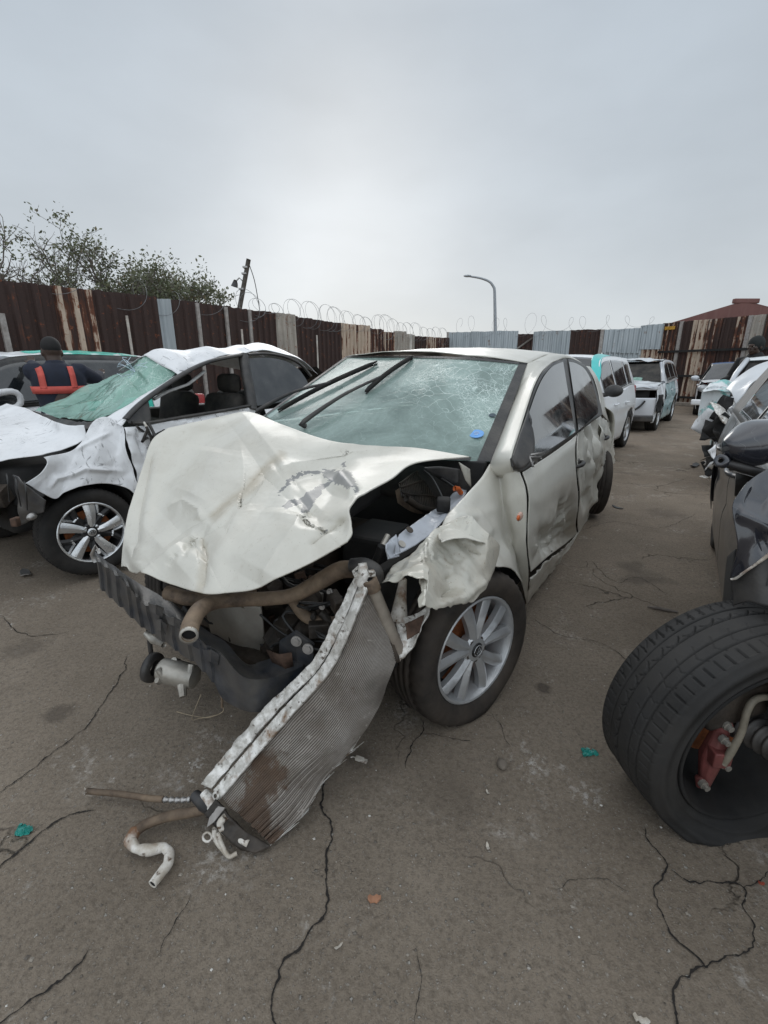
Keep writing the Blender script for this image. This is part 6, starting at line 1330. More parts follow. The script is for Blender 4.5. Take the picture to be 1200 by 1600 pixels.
def hand_into(mb, w, d, palm_n, L=.095):
    """palm, four fingers of different length with bent knuckles, a thumb from the side of the palm"""
    d = np.asarray(d, float); d /= np.linalg.norm(d); n = np.asarray(palm_n, float); n = n - (n @ d) * d; n /= np.linalg.norm(n); s = np.cross(n, d); w = np.asarray(w, float)
    mb.tube([w, w + d * .03, w + d * .065, w + d * .09], [.024, .032, .037, .030], 10, ell=.5)
    for k, (o, ln) in enumerate(((-.030, .068), (-.010, .078), (.010, .074), (.029, .058))):
        b = w + d * .085 + s * o; mb.tube([b, b + d * ln * .45 - n * .004, b + d * ln * .78 - n * .018, b + d * ln - n * .036], [.0095, .009, .008, .006], 7)
    b = w + d * .030 - s * .030; mb.tube([b, b - s * .022 + d * .024, b - s * .026 + d * .052 - n * .010], [.011, .010, .007], 7)

def person_back():
    f = np.array([-.70, .71, 0]); f /= np.linalg.norm(f); r = np.array([f[1], -f[0], 0]); base = np.array([-3.02, 4.46, 0.0])
    root = thing('person', 'person in navy work jacket with red tape bands, seen from behind between two white wrecks', 'person', base)
    L = lambda x, y, z: r * x + f * y + np.array([0, 0, z * .955])            # x to his right, y ahead of him
    toL = lambda u, v, y: AtY(u, v, y) - base
    hd = L(.0, .10, 1.535); shl, shr = L(-.185, .03, 1.35), L(.185, .03, 1.35)
    ell_, elr = toL(58, 590, 4.50), toL(149, 592, 4.80); wl_, wr__ = toL(50, 567, 4.95), toL(156, 585, 5.05)
    b = MB(); head_into(b, hd, f * 1 + np.array([0, 0, -.25]), (0, 0, 1))
    b.tube([L(0, .03, 1.30), L(0, .05, 1.40), L(0, .08, 1.50)], [.075, .062, .066], 14)
    b.tube([L(0, -.0, .88), L(0, .0, 1.10), L(0, .02, 1.34)], [.15, .14, .13], 16)
    for sd, sh, el, wr in ((-1, shl, ell_, wl_), (1, shr, elr, wr__)):
        b.tube([sh, (sh + el) / 2, el, (el + wr) / 2, wr], [.052, .047, .041, .038, .027], 12)
        hand_into(b, wr, wr - el, L(0, 0, -1))
        b.tube([L(sd * .09, 0, .92), L(sd * .10, .03, .50), L(sd * .10, -.01, .08)], [.085, .058, .042], 12); b.tube([L(sd * .10, -.05, .05), L(sd * .10, .12, .035)], [.045, .038], 10)
    figure('body', b, 'skin', root, .010)
    h = MB(); m2 = MB().ball((0, 0, 0), (.100, .080, .090), 20, 12); V = m2.v[0]; V = V[:, :1] * f + V[:, 1:2] * r + V[:, 2:] * ZA; h.add(V + hd + np.array([0, 0, .046]) - f * .012, m2.f); figure('hair', h, 'hair', root, .010, 2)
    j = MB(); zs = [.90, .98, 1.08, 1.20, 1.32, 1.385, 1.425]; rx = [.195, .19, .192, .215, .215, .165, .085]; ry = [.135, .13, .13, .145, .135, .105, .075]; a = np.linspace(0, 2 * np.pi, 40, endpoint=False)
    Pj = np.array([[L(0, .01 + .02 * (z - .9), 0) + r * (rx[i] * math.copysign(abs(math.cos(x)) ** .8, math.cos(x))) + f * (ry[i] * math.sin(x)) + np.array([0, 0, z * .955]) for x in a] for i, z in enumerate(zs)])
    Pd = np.stack([spl(Pj[:, k], 40) for k in range(40)], 1); j.grid(Pd, close_v=True); j.f.append(tuple(range(40))[::-1]); nb = 39 * 40; j.f.append(tuple(nb + k for k in range(40)))
    for sh, el, wr in ((shl, ell_, wl_), (shr, elr, wr__)):
        w = el + (wr - el) * .88; j.tube([sh * .75 + L(0, .03, 1.33) * .25, sh, (sh + el) / 2, el, w], [.085, .083, .074, .066, .050], 14)
    j.tube([L(0, .04, 1.38), L(0, .05, 1.45)], [.095, .075], 18); figure('jacket', j, 'navy', root, .011, 4)
    # tape: band round the back, two straps over the shoulders
    def rib(pa, pb): return np.stack([pa, pb], 1)
    th = np.linspace(-np.pi * 1.02, np.pi * .02, 50)
    def ring(z, e_): i = np.interp(z, zs, range(7)); return np.array([L(0, .01 + .02 * (z - .9), z) + r * ((np.interp(z, zs, rx) + e_) * math.copysign(abs(math.cos(x)) ** .8, math.cos(x))) + f * ((np.interp(z, zs, ry) + e_) * math.sin(x)) for x in th])
    MB().grid(rib(ring(1.150, .014), ring(1.218, .014))).build('tape_band', M['hivis'], root, solid=.004)
    for s in (-1, 1):
        zz = np.linspace(1.20, 1.40, 22); xs_ = np.where(s < 0, -.150, .085) + 0 * zz
        def back(x, z): R_ = np.interp(z, zs, rx) + .013; t = np.clip(abs(x) / R_, 0, .999) ** (1 / .8); return L(x, .01 + .02 * (z - .9) - (np.interp(z, zs, ry) + .014) * math.sqrt(1 - t * t), z)
        MB().grid(rib(np.array([back(x - .024, z) for x, z in zip(xs_, zz)]), np.array([back(x + .024, z) for x, z in zip(xs_, zz)]))).build('tape_strap', M['hivis'], root, solid=.004)
    t = MB()
    for sd in (-1, 1): t.tube([L(sd * .075, 0, .96), L(sd * .095, .02, .70), L(sd * .10, .03, .48), L(sd * .10, -.01, .10)], [.115, .100, .082, .072], 16)
    figure('trousers', t, 'trousers', root, .013, 4)
    for sd in (-1, 1):
        m = MB(); m.tube([L(sd * .10, -.06, .06), L(sd * .10, .06, .055), L(sd * .10, .17, .04)], [.056, .056, .042], 12); m.tube([L(sd * .10, -.03, .05), L(sd * .10, -.02, .16)], [.058, .06], 12); figure('boot', m, 'boot', root, .011, 3)
person_back()

def person_side():
    base = AtY(1179, 560, 7.75); base[2] = 0; f = np.array([-.93, -.36, 0]); f /= np.linalg.norm(f); r = np.array([f[1], -f[0], 0])
    root = thing('person', 'person in dark knitted hat standing behind the half cut wreck, looking left', 'person', base)
    K_ = 1.085; L = lambda x, y, z: (r * x + f * y + np.array([0, 0, z])) * K_; hd = L(0, .05, 1.535)
    b = MB(); head_into(b, hd, f + np.array([0, 0, -.08]), (0, 0, 1), 1.08); b.tube([L(0, -.01, 1.28), L(0, .01, 1.40), L(0, .04, 1.49)], [.08, .062, .062], 14); b.tube([L(0, 0, .88), L(0, 0, 1.1), L(0, -.01, 1.33)], [.15, .14, .13], 16)
    arms = []
    for sd in (-1, 1):
        sh, el, wr = L(sd * .19, -.01, 1.34), L(sd * .25, .08, 1.08), L(sd * .20, .32, 1.04); arms.append((sh, el, wr)); b.tube([sh, (sh + el) / 2, el, (el + wr) / 2, wr], [.052, .047, .041, .037, .027], 12); hand_into(b, wr, wr - el, L(0, 0, -1))
        b.tube([L(sd * .09, 0, .92), L(sd * .10, .02, .50), L(sd * .10, -.01, .08)], [.085, .058, .042], 12); b.tube([L(sd * .10, -.05, .05), L(sd * .10, .12, .035)], [.045, .038], 10)
    figure('body', b, 'skin', root, .008, 3)
    for s in (1, -1):
        e = hd + f * .084 + r * s * .031 + np.array([0, 0, .004]); o = MB().ball(e, .012, 12, 8).build('eye', M['eye_white'], root); MB().ball(e + f * .008, .0062, 10, 6).build('iris', M['hair'], o)
    h = MB(); m2 = MB().ball((0, 0, 0), (.125, .106, .120), 22, 14); V = m2.v[0]; up = ZA + f * .25; V = V[:, :1] * f + V[:, 1:2] * r + V[:, 2:] * ZA; keep = V + hd + np.array([0, 0, .045]) - f * .026; h.add(keep, m2.f)
    h.tube([hd + L(0, -.07, .02), hd + L(0, -.075, -.06)], [.085, .075], 16); figure('knitted_hat', h, 'beanie', root, .009, 3)
    j = MB(); j.tube([L(0, 0, .88), L(0, 0, 1.05), L(0, 0, 1.22), L(0, -.01, 1.34), L(0, 0, 1.40), L(0, .01, 1.45)], [.19, .18, .195, .185, .12, .085], 24)
    for sh, el, wr in arms: j.tube([L(0, 0, 1.32) * .3 + sh * .7, sh, (sh + el) / 2, el, el + (wr - el) * .85], [.08, .08, .07, .062, .048], 14)
    figure('jacket', j, 'hair', root, .012, 4); t = MB()
    for sd in (-1, 1): t.tube([L(sd * .075, 0, .96), L(sd * .095, .02, .5), L(sd * .10, -.01, .10)], [.115, .085, .072], 16)
    figure('trousers', t, 'trousers', root, .014, 3)
    for sd in (-1, 1): m = MB(); m.tube([L(sd * .10, -.06, .06), L(sd * .10, .06, .055), L(sd * .10, .17, .04)], [.056, .056, .042], 12); figure('boot', m, 'boot', root, .012, 3)
M['eye_white'] = simple('eye_white', (.6, .57, .52), .3, var=.05)
person_side()
# ------------------------------------------------------------------ the other wrecks
SPEC = dict(front=.82, wb=2.55, rear=.70, W=.86, H=1.50, belt=.94, beltr=1.0, hoodz=.80, R=.31, glass=(-.35, -1.05, -2.75, -3.05), windows=[(-.72, -1.46), (-1.54, -2.36), (-2.42, -2.85)], paint='white', frame='trim')
# white and teal hatchback behind the crushed saloon, a man leaning on its door
o = SF.glo(np.array([.25, -2.62, 0])); TF = Frame(o, -122.4)
s = dict(SPEC, paint='white', damage={'roof': (.02, 4), 'front_door_l': (.02, 4), 'front_wing_l': (.02, 4), 'bonnet': (.02, 3)}, paints={'rear_door_l': 'teal'}, skip=('mirrors',))
teal = gcar('hatchback', 'white hatchback with teal roof edge, behind the crushed bright white saloon', TF, s)
c = [(-.55, .70, 1.12), (-.9, .66, 1.34), (-1.25, .615, 1.44), (-1.7, .61, 1.475), (-2.3, .61, 1.47), (-2.75, .60, 1.42)]
P = ruled(spl(c, 50), spl([(a, b - .38, z + .05) for a, b, z in c], 50), 14); P = fold(P, TOPV, .016, 5, 3); MB().grid(P).build('teal_roof_edge', M['teal'], teal, solid=.006)
MB().tube([(-.42, .80, .96), (-.62, .86, 1.05), (-.92, .87, 1.10), (-.96, .86, .98), (-.80, .84, .90)], [.03, .035, .03, .03, .03], 8, smooth_n=24).build('torn_door_frame', M['white_worn'], teal)

# white hatch next along the row, its far nose hidden by the cream saloon
WF = Frame((2.05, 6.72), -128)
s = dict(SPEC, H=1.54, W=.87, belt=.96, beltr=1.06, R=.315, paint='white', frame='white', mirmat='black_plastic', mirrors=(1,), windows=[(-.72, -1.46), (-1.54, -2.30), (-2.38, -2.72)], doors=[-.48, -1.5, -2.25])
wcar = gcar('hatchback', 'clean white hatchback with black mirror and teal front pillar, beyond the cream saloon', WF, s)
c = [(-.36, .80, .98), (-.70, .735, 1.25), (-1.0, .645, 1.435), (-1.3, .615, 1.495), (-1.65, .61, 1.515)]
P = ruled(spl(c, 40), spl([(a + .03, b - .13, z + .03) for a, b, z in c], 40), 8); P = P + np.array([0, .014, .006]); MB().grid(fold(P, LEFT, .006, 8, 2)).build('teal_wrap', M['teal_bright'] if 'teal_bright' in M else M['teal'], wcar, solid=.006)

# silver crossover, roof caved, grille gone
VF = Frame((5.50, 11.1), -127)
s = dict(SPEC, front=.85, wb=2.62, rear=.85, W=.89, H=1.58, belt=1.02, beltr=1.08, hoodz=.92, R=.34, paint='silver_light', frame='silver_light', mirrors=(), glass=(-.40, -1.05, -2.9, -3.3), windows=[(-.76, -1.5), (-1.58, -2.4), (-2.5, -3.0)],
    damage={'roof': (.05, 2.5), 'front_door_l': (.04, 3), 'rear_door_l': (.04, 3), 'front_wing_l': (.04, 3), 'bonnet': (.03, 3)}, skip=('front_bumper', 'windscreen', 'mirrors'), paints={'front_door_l': 'teal_grey', 'rear_door_l': 'teal_grey'})
M['teal_grey'] = paint('teal_marked_silver', (.27, .40, .42), .6, (.30, .31, .31), scr=1.0)
silver = gcar('crossover', 'silver crossover facing the lane with caved roof, empty grille hole and teal marked doors', VF, s)
a = np.linspace(-1, 1, 40)[:, None]
def nose(z0, z1, nz, dx=0.0, w=1.0):
    zz = np.linspace(z0, z1, nz)[None, :]; x = .60 + .26 * (1 - np.abs(a * w) ** 3.0) * (1 - .25 * ((zz - .5) / .4) ** 2) + dx; y = .84 * w * np.sign(a) * np.abs(a) ** .85
    return np.stack([x, y + 0 * zz, zz + 0 * a], -1)
MB().grid(nose(.36, .74, 14)).build('front_bumper', M['silver'], silver, solid=.006); MB().grid(nose(.24, .36, 5, .01)).build('lower_bumper', M['black_plastic'], silver, solid=.02)
MB().grid(nose(.735, .93, 6, -.16, .82)).build('grille_hole', M['engine_dark'], silver, solid=.02); MB().grid(fold(nose(.90, .99, 5, -.02), TOPV, .02, 5, 3)).build('bonnet_lip', M['silver'], silver, solid=.01)
MB().tube([(.845, .30, .44), (.83, .44, .46), (.80, .58, .56), (.77, .66, .68)], .022, 6, smooth_n=16).build('bumper_trim', M['black_plastic'], silver)
MB().grid(np.array([[[-.40, -.78, 1.05], [-.42, .78, 1.05]], [[-1.05, -.60, 1.44], [-1.02, .60, 1.46]]])).build('dark_opening', M['interior'], silver, smooth=False)
MB().grid(fold(np.stack([np.stack([np.linspace(-.40, -.75, 20), np.full(20, y), np.linspace(1.07, 1.24, 20)], 1) for y in np.linspace(-.7, .35, 16)], 1), (1, 0, 1), .03, 5, 2)).build('broken_windscreen', M['ws2'], silver)
for sd in (1, -1): MB().tube([(-.38, sd * .80, 1.04), (-.80, sd * .70, 1.30), (-1.05, sd * .62, 1.47)], .045, 8).build('windscreen_pillar', M['silver'], silver)
c = VF.loc(np.array([6.0, 10.55, .62])); MB().grid(fold(np.stack([np.stack([np.linspace(.5, .15, 14), np.full(14, .88) + .03 * np.sin(np.linspace(0, 3, 14)), np.full(14, z)], 1) for z in np.linspace(.42, .8, 10)], 1), LEFT, .05, 7, 5)).build('torn_arch', M['engine_dark'], silver, solid=.01)
# dark car behind it
KF = Frame((7.35, 14.9), -120)
gcar('estate_car', 'dark grey car parked last in the row behind the silver crossover', KF, dict(SPEC, W=.9, H=1.52, paint='dark_car', damage={'front_door_l': (.02, 4)}, mirrors=(1,)))

# right-hand row: half a car next behind the black one
AF = Frame((5.08, 5.68), -124)
M['white_teal'] = None
def wt_mat():
    t = NT('white_paint_with_teal_shards'); a = t.noise(3.2, 6, .62); c = t.mix(t.step(a, .50, .56), (.72, .75, .76), (.16, .47, .44)); c = t.mix(t.step(t.noise(14, 5), .58, .66), c, (.30, .31, .31))
    return t.done(t.bsdf(c, .4, 0, t.bump(t.noise(20, 4), .3, .006), **{'Coat Weight': .3}))
M['white_teal'] = wt_mat()
s = dict(SPEC, W=.86, H=1.50, paint='white_teal', hoodz=.84, mirrors=(), glass=(-.35, -1.05, -1.75, -1.90), windows=[(-.74, -1.46)], damage={'front_wing_r': (.06, 3), 'front_wing_l': (.08, 3.4), 'bonnet': (.05, 3), 'roof': (.04, 3)}, skip=('windscreen', 'mirrors', 'tailgate', 'rear_door_l', 'rear_door_r', 'rear_quarter_l', 'rear_quarter_r', 'rear_window', 'front_bumper'), frame='trim')
bw = gcar('half_cut_wreck', 'front half of a white wreck smeared with teal, torn nose and bent up pale bonnet', AF, s)
MB().grid(np.array([[[-.40, -.74, .98], [-.40, .74, .98]], [[-1.08, -.57, 1.42], [-1.08, .57, 1.42]]])).build('dark_opening', M['interior'], bw, smooth=False)
for sd in (1, -1): MB().tube([(-.32, sd * .80, .98), (-.75, sd * .72, 1.25), (-1.05, sd * .61, 1.45)], .035, 8).build('windscreen_pillar', M['silver'], bw)
P = np.stack([np.stack([.55 + .12 * (1 - np.linspace(-1, 1, 30) ** 2) + .0 * np.linspace(-1, 1, 30), np.linspace(-.84, .1, 30), np.full(30, z)], 1) for z in np.linspace(.42, .86, 20)], 1); MB().grid(fold(P, (1, 0, 0), .05, 4, 12)).build('hanging_bumper', M['white_teal'], bw, solid=.006)
P = coons(spl([AF.loc(AtY(1134, 608, 5.55)), AF.loc(AtY(1150, 592, 5.62)), AF.loc(AtY(1180, 572, 5.75)), AF.loc(AtY(1215, 560, 5.85))], 40), spl([AF.loc(AtY(1149, 632, 5.25)), AF.loc(AtY(1163, 615, 5.25)), AF.loc(AtY(1180, 594, 5.3)), AF.loc(AtY(1215, 575, 5.4))], 40), spl([AF.loc(AtY(1134, 608, 5.55)), AF.loc(AtY(1143, 614, 5.4)), AF.loc(AtY(1149, 632, 5.25))], 24), lin([AF.loc(AtY(1215, 560, 5.85)), AF.loc(AtY(1215, 575, 5.4))], 24))
P = dent(P, AF, [(1150, 606), (1175, 590), (1200, 580)], 4, -.03, TOPV); MB().grid(P).build('bent_bonnet', M['silver_light'] if 'silver_light' in M else M['silver'], bw, solid=.008)
rg_ = np.random.default_rng(21)
def shards(parent, name, pxs, n, sz, mats, seed, F):
    rg = np.random.default_rng(seed)
    for k in range(n):
        u, v, Y = pxs[rg.integers(len(pxs))]; c = F.loc(AtY(u + rg.normal(0, 5), v + rg.normal(0, 6), Y + rg.normal(0, .12))); d1 = rg.normal(0, 1, 3); d1 /= np.linalg.norm(d1); d2 = np.cross(d1, rg.normal(0, 1, 3)); d2 /= np.linalg.norm(d2); s_ = sz * (.5 + rg.random())
        q = np.linspace(-1, 1, 9); Pq = c + s_ * q[:, None, None] * d1 + s_ * .6 * q[None, :, None] * d2; Pq = fold(Pq, d2, s_ * .35, 2.5 / s_ * .4, seed + k)
        MB().grid(Pq).build(name, M[mats[rg.integers(len(mats))]], parent, solid=.004)
shards(bw, 'torn_panel', [(1136, 650, 5.40), (1128, 668, 5.31), (1140, 672, 5.31), (1150, 650, 5.49), (1122, 690, 5.22), (1118, 712, 5.18), (1126, 700, 5.22), (1148, 668, 5.31), (1160, 645, 5.49), (1165, 668, 5.31)], 26, .16, ['silver', 'white_worn', 'foil', 'engine_dark', 'black_plastic'], 4, AF)
shards(bw, 'torn_panel', [(1116, 728, 5.13), (1112, 742, 5.13), (1118, 720, 5.13)], 7, .10, ['foil', 'engine_dark', 'black_plastic', 'white_worn'], 6, AF)
for k, (u, v) in enumerate(((1137, 655), (1150, 640))): MB().ball(AF.loc(AtY(u, v, 5.3)), (.09, .08, .055), 14, 10).build('headlight', M['lamp_glass'], bw)
MB().box((.25, 0, .55), (.5, 1.2, .4)).build('engine_block', M['engine_dark'], bw, bevel=.04)
AQ = lambda u, v, Y: AF.loc(AtY(u, v, Y))
P = coons(spl([AQ(1098, 610, 5.75), AQ(1118, 602, 5.7), AQ(1142, 612, 5.55)], 40), spl([AQ(1089, 671, 5.75), AQ(1106, 669, 5.65), AQ(1128, 664, 5.5)], 40), spl([AQ(1098, 610, 5.75), AQ(1092, 640, 5.8), AQ(1089, 671, 5.75)], 40), lin([AQ(1142, 612, 5.55), AQ(1128, 664, 5.5)], 40))
MB().grid(fold(P, (1, -.3, 0), .03, 4, 6)).build('hanging_wing', M['white_teal'], bw, solid=.005, sharp=24)
P = coons(spl([AQ(1110, 598, 6.0), AQ(1134, 592, 6.0), AQ(1152, 600, 6.0)], 30), spl([AQ(1098, 611, 5.7), AQ(1120, 610, 5.6), AQ(1144, 613, 5.5)], 30), lin([AQ(1110, 598, 6.0), AQ(1098, 611, 5.7)], 20), lin([AQ(1152, 600, 6.0), AQ(1144, 613, 5.5)], 20)); MB().grid(fold(P, TOPV, .02, 5, 8)).build('cowl_panel', M['white_teal'], bw, solid=.005)
CF = Frame((10.3, 14.1), -124)
s = dict(SPEC, W=.88, H=1.56, belt=1.0, hoodz=.95, R=.33, paint='white', mirrors=(-1,), mirmat='silver', skip=('front_bumper',), wsmat='window', roofmat='blue_paint')
M['blue_paint'] = paint('blue_roof_paint', (.06, .12, .25), .3)
cw_ = gcar('pickup', 'white and blue car with missing grille and loose white bumper bar against the rusty fence', CF, s)
MB().box((.55, 0, .68), (.12, 1.4, .42)).build('grille_hole', M['engine_dark'], cw_, bevel=.02); MB().box((.95, -.1, .42), (.10, 1.7, .16), rot=.05).build('bumper_bar', M['white'], cw_, bevel=.03); MB().box((.75, .2, .42), (.35, .10, .08)).build('bumper_bracket', M['engine_dark'], cw_, smooth=False)
for sd in (1, -1): MB().ball((.62, sd * .70, .80), (.10, .16, .11), 14, 10).build('headlight', M['lamp_glass'], cw_)
# ------------------------------------------------------------------ black car cut by the right edge, wheel torn round
KB = Frame((1.79, .64), -122.4)
s = dict(front=.82, wb=2.66, rear=.85, W=.90, H=1.45, belt=.97, beltr=1.0, hoodz=.82, R=.325, inset=.09, glass=(-.42, -1.15, -2.75, -3.25), windows=[(-.82, -1.52), (-1.60, -2.45)], paint='grey_car', frame='trim', mirrors=(), skip=('front_bumper', 'bonnet', 'front_wing_r', 'wheel_r', 'mirrors', 'underbody'), handle='grey_car', damage={})
blk = gcar('damaged_car', 'dusty black car at the right edge, front wheel torn round and wing bent out', KB, s)
K = lambda u, v, Y: KB.loc(AtY(u, v, Y))
MB().box((-1.75, 0, .30), (2.6, 1.5, .10)).build('underbody', M['engine_dark'], blk, smooth=False)
MB().box((-.42, .05, .64), (.05, 1.35, .56)).build('firewall', M['engine'], blk, smooth=False)
xx = np.linspace(-.40, .50, 40)[:, None]; yy_ = np.linspace(-.50, .82, 40)[None, :]; bq = np.stack([xx + .10 * (1 - (yy_ / .85) ** 2), yy_ + 0 * xx, .99 - .14 * (xx + .4) ** 1.3 + .05 * (1 - (yy_ / .85) ** 2)], -1)
MB().grid(fold(bq, TOPV, .03, 2.4, 5)).build('bent_bonnet', M['black_car'], blk, solid=.006, sharp=25)
MB().box((.05, .12, .58), (.50, .70, .36), rot=.05).build('engine_block', M['engine'], blk, bevel=.04); MB().box((.05, .10, .79), (.34, .44, .08), rot=.05).build('engine_cover', M['black_plastic'], blk, bevel=.03)
MB().box((.52, .10, .46), (.07, 1.25, .12)).build('front_crossmember', M['grey_car'], blk, bevel=.02); MB().box((.44, .14, .62), (.05, .62, .40)).build('radiator', M['dirty_panel'], blk, bevel=.01)
for yy0 in (-.45, .58): MB().box((.05, yy0, .44), (1.0, .10, .12)).build('chassis_rail', M['grey_car'], blk, bevel=.02)
rgb_ = np.random.default_rng(4)
for k in range(8):
    p = [np.array([rgb_.uniform(-.2, .4), rgb_.uniform(-.3, .6), rgb_.uniform(.6, .8)])]
    for j in range(4): p.append(np.clip(p[-1] + rgb_.normal(0, .10, 3), (-.35, -.4, .5), (.45, .65, .84)))
    MB().tube(p, .008 + .008 * rgb_.random(), 8, smooth_n=24).build('engine_hose', M[('wire', 'black_plastic', 'engine')[k % 3]], blk)
# bent front wing
P = coons(spl([K(1147, 781, 1.24), K(1166, 756, 1.25), K(1195, 735, 1.28), K(1260, 705, 1.35)], 60), spl([K(1142, 905, 1.22), K(1165, 893, 1.18), K(1200, 868, 1.16), K(1260, 835, 1.16)], 60), spl([K(1147, 781, 1.24), K(1144, 800, 1.23), K(1152, 852, 1.20), K(1144, 890, 1.215), K(1142, 905, 1.22)], 50), lin([K(1260, 705, 1.35), K(1260, 835, 1.16)], 50))
P = dent(P, KB, [(1150, 800), (1175, 812), (1205, 830)], 9, .014, (1, -.5, .4)); P = dent(P, KB, [(1165, 775), (1200, 790)], 14, -.012, (1, -.5, .4)); P = dent(P, KB, [(1185, 850), (1200, 845)], 14, -.012, (1, -.5, .4)); P = crumple(P, (1, 0, 0), .002, 9, 3)
MB().grid(P).build('bent_wing', M['black_car'], blk, solid=.004)
MB().tube([K(1142, 905, 1.215), K(1150, 903, 1.205), K(1166, 892, 1.175), K(1182, 881, 1.165), K(1204, 865, 1.155)], [.003, .005, .0035, .004, .006], 6, smooth_n=24).build('chipped_edge', M['white_scale'], blk)
P = coons(spl([K(1141, 906, 1.23), K(1165, 894, 1.19), K(1200, 870, 1.17), K(1260, 840, 1.17)], 40), spl([K(1147, 946, 1.20), K(1170, 940, 1.16), K(1200, 948, 1.12), K(1260, 960, 1.1)], 40), lin([K(1141, 906, 1.23), K(1147, 946, 1.20)], 20), lin([K(1260, 840, 1.17), K(1260, 960, 1.1)], 20)); P = fold(P, (1, -.5, 0), .008, 7, 2)
MB().grid(P).build('torn_liner', M['black_plastic'], blk, solid=.004)
P = coons(spl([K(1137, 870, 1.45), K(1133, 905, 1.40), K(1130, 948, 1.33)], 20), spl([K(1150, 858, 1.34), K(1146, 900, 1.3), K(1146, 945, 1.25)], 20), lin([K(1137, 870, 1.45), K(1150, 858, 1.34)], 8), lin([K(1130, 948, 1.33), K(1146, 945, 1.25)], 8)); MB().grid(P).build('arch_gap', M['engine_dark'], blk, solid=.004)
rw_ = np.stack([np.stack([np.linspace(-.02, -.50, 30), np.full(30, -.90), np.full(30, z)], 1) for z in np.linspace(0, 1, 14)], 1)
lo_ = np.maximum(.2, .325 + np.sqrt(np.clip(.38 ** 2 - rw_[..., 0] ** 2, 0, None)) * (np.abs(rw_[..., 0]) < .38)); rw_[..., 2] = lo_ + (.96 - lo_) * rw_[..., 2]; rw_[..., 1] = -.90 * np.interp(rw_[..., 2], [.15, .3, .55, .75, .9, 1.1], [.93, .97, 1, 1, .965, .9])
MB().grid(rw_).build('front_wing', M['grey_car'], blk, solid=.004)
# door mirror, folded, gloss shell over a black arm
c = K(1178, 692, 1.36); fx = KB.loc(AtY(1218, 690, 1.40)) - c; fx /= np.linalg.norm(fx); up = np.array([0, 0, 1.]); up = up - (up @ fx) * fx; up /= np.linalg.norm(up); fy = np.cross(up, fx)
t_ = np.linspace(0, np.pi, 22); a_ = np.linspace(0, 2 * np.pi, 36, endpoint=False); sg = lambda q, p_: np.sign(q) * np.abs(q) ** p_
x_ = -np.cos(t_)[:, None]; rr_ = np.sin(t_)[:, None] ** .62; wz = np.interp(x_, [-1, -.2, 1], [.62, 1.0, 1.06])
V = c + (x_ * .115)[..., None] * fx + (rr_ * sg(np.cos(a_), .75)[None] * .060 * wz)[..., None] * fy + (rr_ * (sg(np.sin(a_), .85)[None] * .066 * wz + .012 * x_))[..., None] * up
MB().grid(V, close_v=True).build('mirror', M['black_car'], blk)
arm = MB(); arm.tube([K(1127, 722, 1.33), K(1150, 728, 1.33), K(1180, 737, 1.34), K(1230, 752, 1.38)], [.016, .021, .022, .026], 10, smooth_n=20, ell=.7); ma = arm.build('mirror_arm', M['black_plastic'], blk)
MB().lathe([(.007, .004), (.010, .006), (.018, .006), (.020, .0), (.019, -.02)], 22, axes_to(KB.loc(AtY(1118, 716, 1.30)) - K(1129, 722, 1.33)), K(1127, 720, 1.325)).build('pivot_cap', M['black_car'], ma)
MB().grid(np.array([[K(1150, 738, 1.36), K(1200, 752, 1.38)], [K(1148, 775, 1.40), K(1200, 765, 1.40)]])).build('mirror_base_gap', M['trim'], blk, solid=.004)

# the torn-round front wheel, inner side towards the camera
bwh = bpy.data.objects.new('front_wheel', None); bwh.empty_display_size = .1; link(bwh, blk)
az = R(-82); n_in = np.array([math.cos(az), math.sin(az), -.037]); n_in /= np.linalg.norm(n_in); Cw = np.array([1.048, 1.145, .292]); nloc = np.array([n_in @ KB.ax, n_in @ KB.ay, n_in[2]]); cl = KB.loc(Cw); Mx = axes_to(nloc)
Rt, Rr, hw = .355, .262, .115; seg = 840
yy = np.r_[np.linspace(-hw + .012, hw - .012, 92)]
pre = [(Rr - .004, -hw + .010), (Rr + .006, -hw - .002), (Rr + .012, -hw - .004), (Rr + .014, -hw - .0085), (Rr + .018, -hw - .0085), (Rr + .020, -hw - .006), (Rr + .035, -hw - .010), (Rr + .044, -hw - .0105), (Rr + .046, -hw - .0135), (Rr + .060, -hw - .0125), (Rr + .062, -hw - .009), (Rt - .018, -hw - .001), (Rt - .008, -hw + .006)]
post = [(r, -y) for r, y in pre[::-1]]
a = np.linspace(0, 2 * np.pi, seg, endpoint=False)
A, Yv = np.meshgrid(a, yy, indexing='ij'); crown = Rt - .004 - .010 * (np.abs(Yv) / hw) ** 3; g = np.zeros_like(A)
def line(y0, w): return np.clip(1 - (np.abs(Yv - y0) / w) ** 4, 0, 1)
for y0 in (-.062, -.026, .024, .058): g = np.maximum(g, line(y0 + 0 * A, .0030))
def teeth(per, duty, ph=0.0): q = (A * per / (2 * np.pi) + ph) % 1.0; return (q < duty).astype(float)
g = np.maximum(g, .9 * teeth(66, .13) * ((Yv > .070) | (Yv < -.075)))                   # shoulder slits
g = np.maximum(g, .9 * teeth(66, .13, .5 + Yv * 6) * ((Yv < -.070) & (Yv > -.093)))
q = (A * 40 / (2 * np.pi)) % 1.0; arc = -.056 + .026 * (1 - (2 * q - 1) ** 2) ** .5; g = np.maximum(g, (np.abs(Yv - arc) < .0022) * (q > .12) * (q < .97) * (Yv < -.028) * 1.0)
